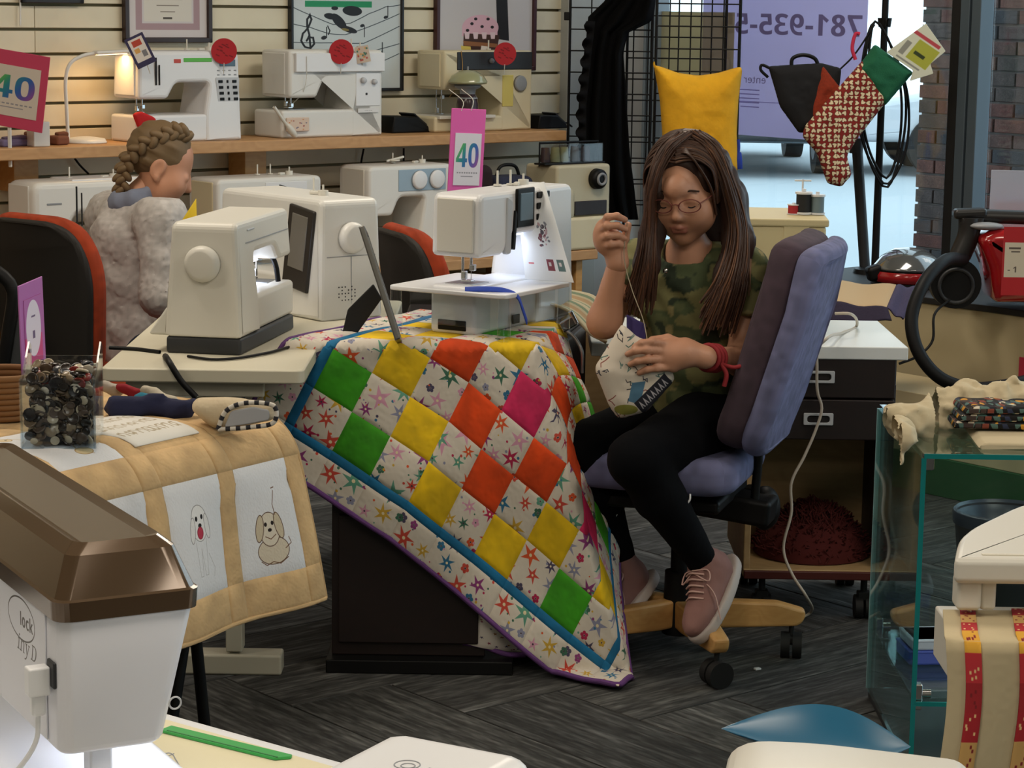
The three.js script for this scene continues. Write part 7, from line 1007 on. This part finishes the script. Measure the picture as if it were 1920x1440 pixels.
// ---------- on the dog quilt ----------
{
  const yT = TABLE + .010, c = atY(100, 842, yT), t = thing('button_box', 'clear acrylic box filled with assorted buttons on the dog quilt', 'box', V3(c.x + .002, yT, c.z - .07), .08), W = .115, D = .13, H = .13, th = .003;
  mesh('front_panel', [slab(W, H * .86, th, [0, H * .43, D / 2])], M.acrylic, t); mesh('back_panel', [slab(W, H, th, [0, H / 2, -D / 2])], M.acrylic, t); mesh('side_panel', [extr(shapeOf([[-D / 2, 0], [D / 2, 0], [D / 2, H * 1.12], [D / 2 - .02, H * 1.2], [-D / 2 + .03, H * .9], [-D / 2, H * .86]]), th, 0, [W / 2, 0, 0], [0, PI / 2, 0])], M.acrylic, t); mesh('side_panel', [extr(shapeOf([[-D / 2, 0], [D / 2, 0], [D / 2, H * 1.12], [D / 2 - .02, H * 1.2], [-D / 2 + .03, H * .9], [-D / 2, H * .86]]), th, 0, [-W / 2, 0, 0], [0, PI / 2, 0])], M.acrylic, t); mesh('bottom_panel', [slab(W, th, D, [0, th / 2, 0])], M.acrylic, t); mesh('rim', [bar([W / 2, 0, D / 2], [W / 2, H * .86, D / 2], .0025), bar([-W / 2, 0, D / 2], [-W / 2, H * .86, D / 2], .0025)], M.acrylic, t);
  // buttons, one by one
  const geo = [0, 1].map((k) => { const b = lathe([[.0, .0008], [.0045, .0008], [.0055, .0018], [.0068, .0022], [.0075, .001], [.0072, -.001], [0, -.0012]], undefined, undefined, 14); return k ? b : lathe([[.0, .0028], [.004, .0025], [.0068, .0008], [.007, -.001], [0, -.0012]], undefined, undefined, 14); });
  const cols = ['#2b231e', '#3a2f27', '#4f4136', '#17130f', '#6d5b47', '#8d7c64', '#b9ac94', '#211c1c', '#5a4a3e', '#7a2a24', '#3c3c40', '#cfc6b4'].map((q) => mat(q, .25)); t.updateMatrixWorld(true);
  let n = 0; const put = (x, y, z, rx, rz) => { const s = rr(.85, 1.5), ci = Math.floor(rnd() * cols.length), o = new THREE.Mesh(geo[n % 2], cols[y > H * .7 ? ci : Math.floor(rnd() * 9)]); o.name = numbered('button'); o.position.copy(t.localToWorld(V3(x, y, z))); o.rotation.set(rx, rr(0, 6), rz); o.scale.setScalar(s); o.castShadow = o.receiveShadow = true; o.userData = { label: 'assorted dark or pale button heaped in the clear acrylic box', category: 'button', group: 'buttons in the clear box' }; scene.add(o); n++; };
  for (let k = 0; k < 150; k++) put(rr(-W / 2 + .012, W / 2 - .012), .009 + Math.floor(k / 10) * .0072 + rr(0, .004), D / 2 - .009 - rr(0, .008), PI / 2 + rr(-.6, .6), rr(-.5, .5));
  for (let k = 0; k < 70; k++) put(rr(-W / 2 + .012, W / 2 - .012), H * .86 + rr(-.006, .006) + rr(0, .008), rr(-D / 2 + .012, D / 2 - .014), rr(-.7, .7), rr(-.7, .7));
  for (let k = 0; k < 60; k++) put(W / 2 - .010 - rr(0, .006), .009 + Math.floor(k / 5) * .009, rr(-D / 2 + .012, D / 2 - .016), rr(-.4, .4), PI / 2 + rr(-.5, .5));
  { const heap = []; for (let k = 0; k < 620; k++) heap.push(xf(geo[k % 2], [rr(-W / 2 + .02, W / 2 - .02), .008 + rr(0, H * .78), rr(-D / 2 + .02, D / 2 - .02)], [rr(0, 3), rr(0, 6), rr(0, 3)], rr(.9, 1.5))); single('button_heap', 'buttons deep inside the clear acrylic box', 'buttons', heap, mat('#6a5846', .3), t.position.clone(), .08).userData.kind = 'stuff'; }
  // pouch, folded stockings and basket at the back
  const q = atY(440, 792, yT), pc = atZ(438, 775, q.z), o = outline([[356, 766], [366, 746], [430, 744], [520, 756], [518, 786], [430, 805], [398, 802]], q.z, pc), f = thing('fabric_pouch', 'cream zip pouch with a spotted trim lying on the dog quilt', 'pouch', pc); mesh('pouch_body', [puffed(o, .026, .025, .004, .003)], mat('#c9b89a', .9, { bumpMap: fabricBump, bumpScale: .003 }), f);
  mesh('trim', [tube(outline([[412, 800], [424, 770], [440, 757], [475, 750], [518, 758], [517, 786], [470, 796], [412, 800]], q.z, pc).map(([x, y]) => V3(x, y, .026)), .004, 60, 8)], mat('#fff', .8, { map: (() => { const k = canvasTex(256, 16, (c) => { c.fillStyle = '#cdc7bc'; c.fillRect(0, 0, 256, 16); c.fillStyle = '#23232a'; for (let i = 0; i < 14; i++) c.fillRect(i * 18, 0, 8, 16); }); return k; })() }), f); mesh('lining', [extr(rshape(outline([[424, 796], [436, 766], [478, 758], [508, 764], [508, 782], [468, 790]], q.z, pc), .006), .006, .002, [0, 0, .025])], mat('#a9abb0', .9), f);
  const blob = (name, label, a, b, r0, r1, m) => single(name, label, 'fabric', [surf((x, y, z) => cap(a, b, r0, r1)(x, y, z) + (noise3(x * 50, y * 60, z * 50) - .5) * .014, ...bounds([a, b], Math.max(r0, r1) + .02), .005)], m);
  blob('rolled_fabric', 'navy rolled fabric behind the cream zip pouch', atY(215, 778, yT).add(V3(0, .016, 0)), atY(352, 782, yT).add(V3(0, .014, 0)), .02, .018, fabric([26, 30, 62])); blob('rolled_fabric', 'white rolled fabric end beside the button box', atZ(196, 728, -3.98), atZ(222, 730, -3.98), .012, .012, fabric([176, 166, 152])); blob('rolled_fabric', 'red folded fabric between the white roll and teal piece', atZ(232, 732, -3.96), atZ(258, 740, -3.96), .012, .011, fabric([140, 22, 34])); blob('rolled_fabric', 'small teal fabric piece on the navy roll', atZ(258, 748, -3.92), atZ(278, 752, -3.92), .010, .009, fabric([40, 116, 140])); blob('rolled_fabric', 'narrow spotted cream fabric strip on the navy roll', atZ(272, 735, -3.95), atZ(322, 752, -3.93), .009, .009, fabric([190, 180, 160]));
  const w = atY(-6, 790, yT), bs = thing('wicker_basket', 'brown wicker basket at the end of the dog quilt', 'basket', V3(w.x, yT, w.z - .04)); mesh('basket_wall', [0, 1, 2, 3, 4, 5, 6, 7].map((k) => torus(.055 + k * .002, .0055, [0, .006 + k * .01, 0], [PI / 2, 0, 0])), mat('#7d5630', .8), bs); mesh('basket_base', [cyl(.055, .055, .006, [0, .004, 0])], mat('#6a4828', .8), bs);
}
{ // black frame of a walker-like stand at the far left
  const t = thing('luggage_frame', 'black tubular frame leaning at the left behind the button box', 'frame', V3(0, 0, 0)); const P = (x, y, z) => atZ(x, y, z); const z = -4.6;
  mesh('tube_frame', [tube([P(-20, 500, z), P(10, 522, z), P(24, 545, z), P(16, 620, z), P(4, 700, z), P(-6, 800, z), P(-20, 900, z), P(-40, 1210, z).setY(.03)], .014, 50), tube([P(-90, 520, z - .1), P(-100, 800, z - .1), P(-110, 1210, z - .1).setY(.03)], .012, 30), bar(P(-6, 800, z), P(-100, 800, z - .1), .01)], M.black, t); mesh('side_panel', [extr(rshape(outline([[30, 560], [64, 560], [62, 700], [10, 705]], z - .02, P(40, 620, z - .02)), .006), .01, .003, P(40, 620, z - .02).toArray())], mat('#4a4d50', .6), t);
}
scene.updateMatrixWorld(true);
renderer.render(scene, camera);
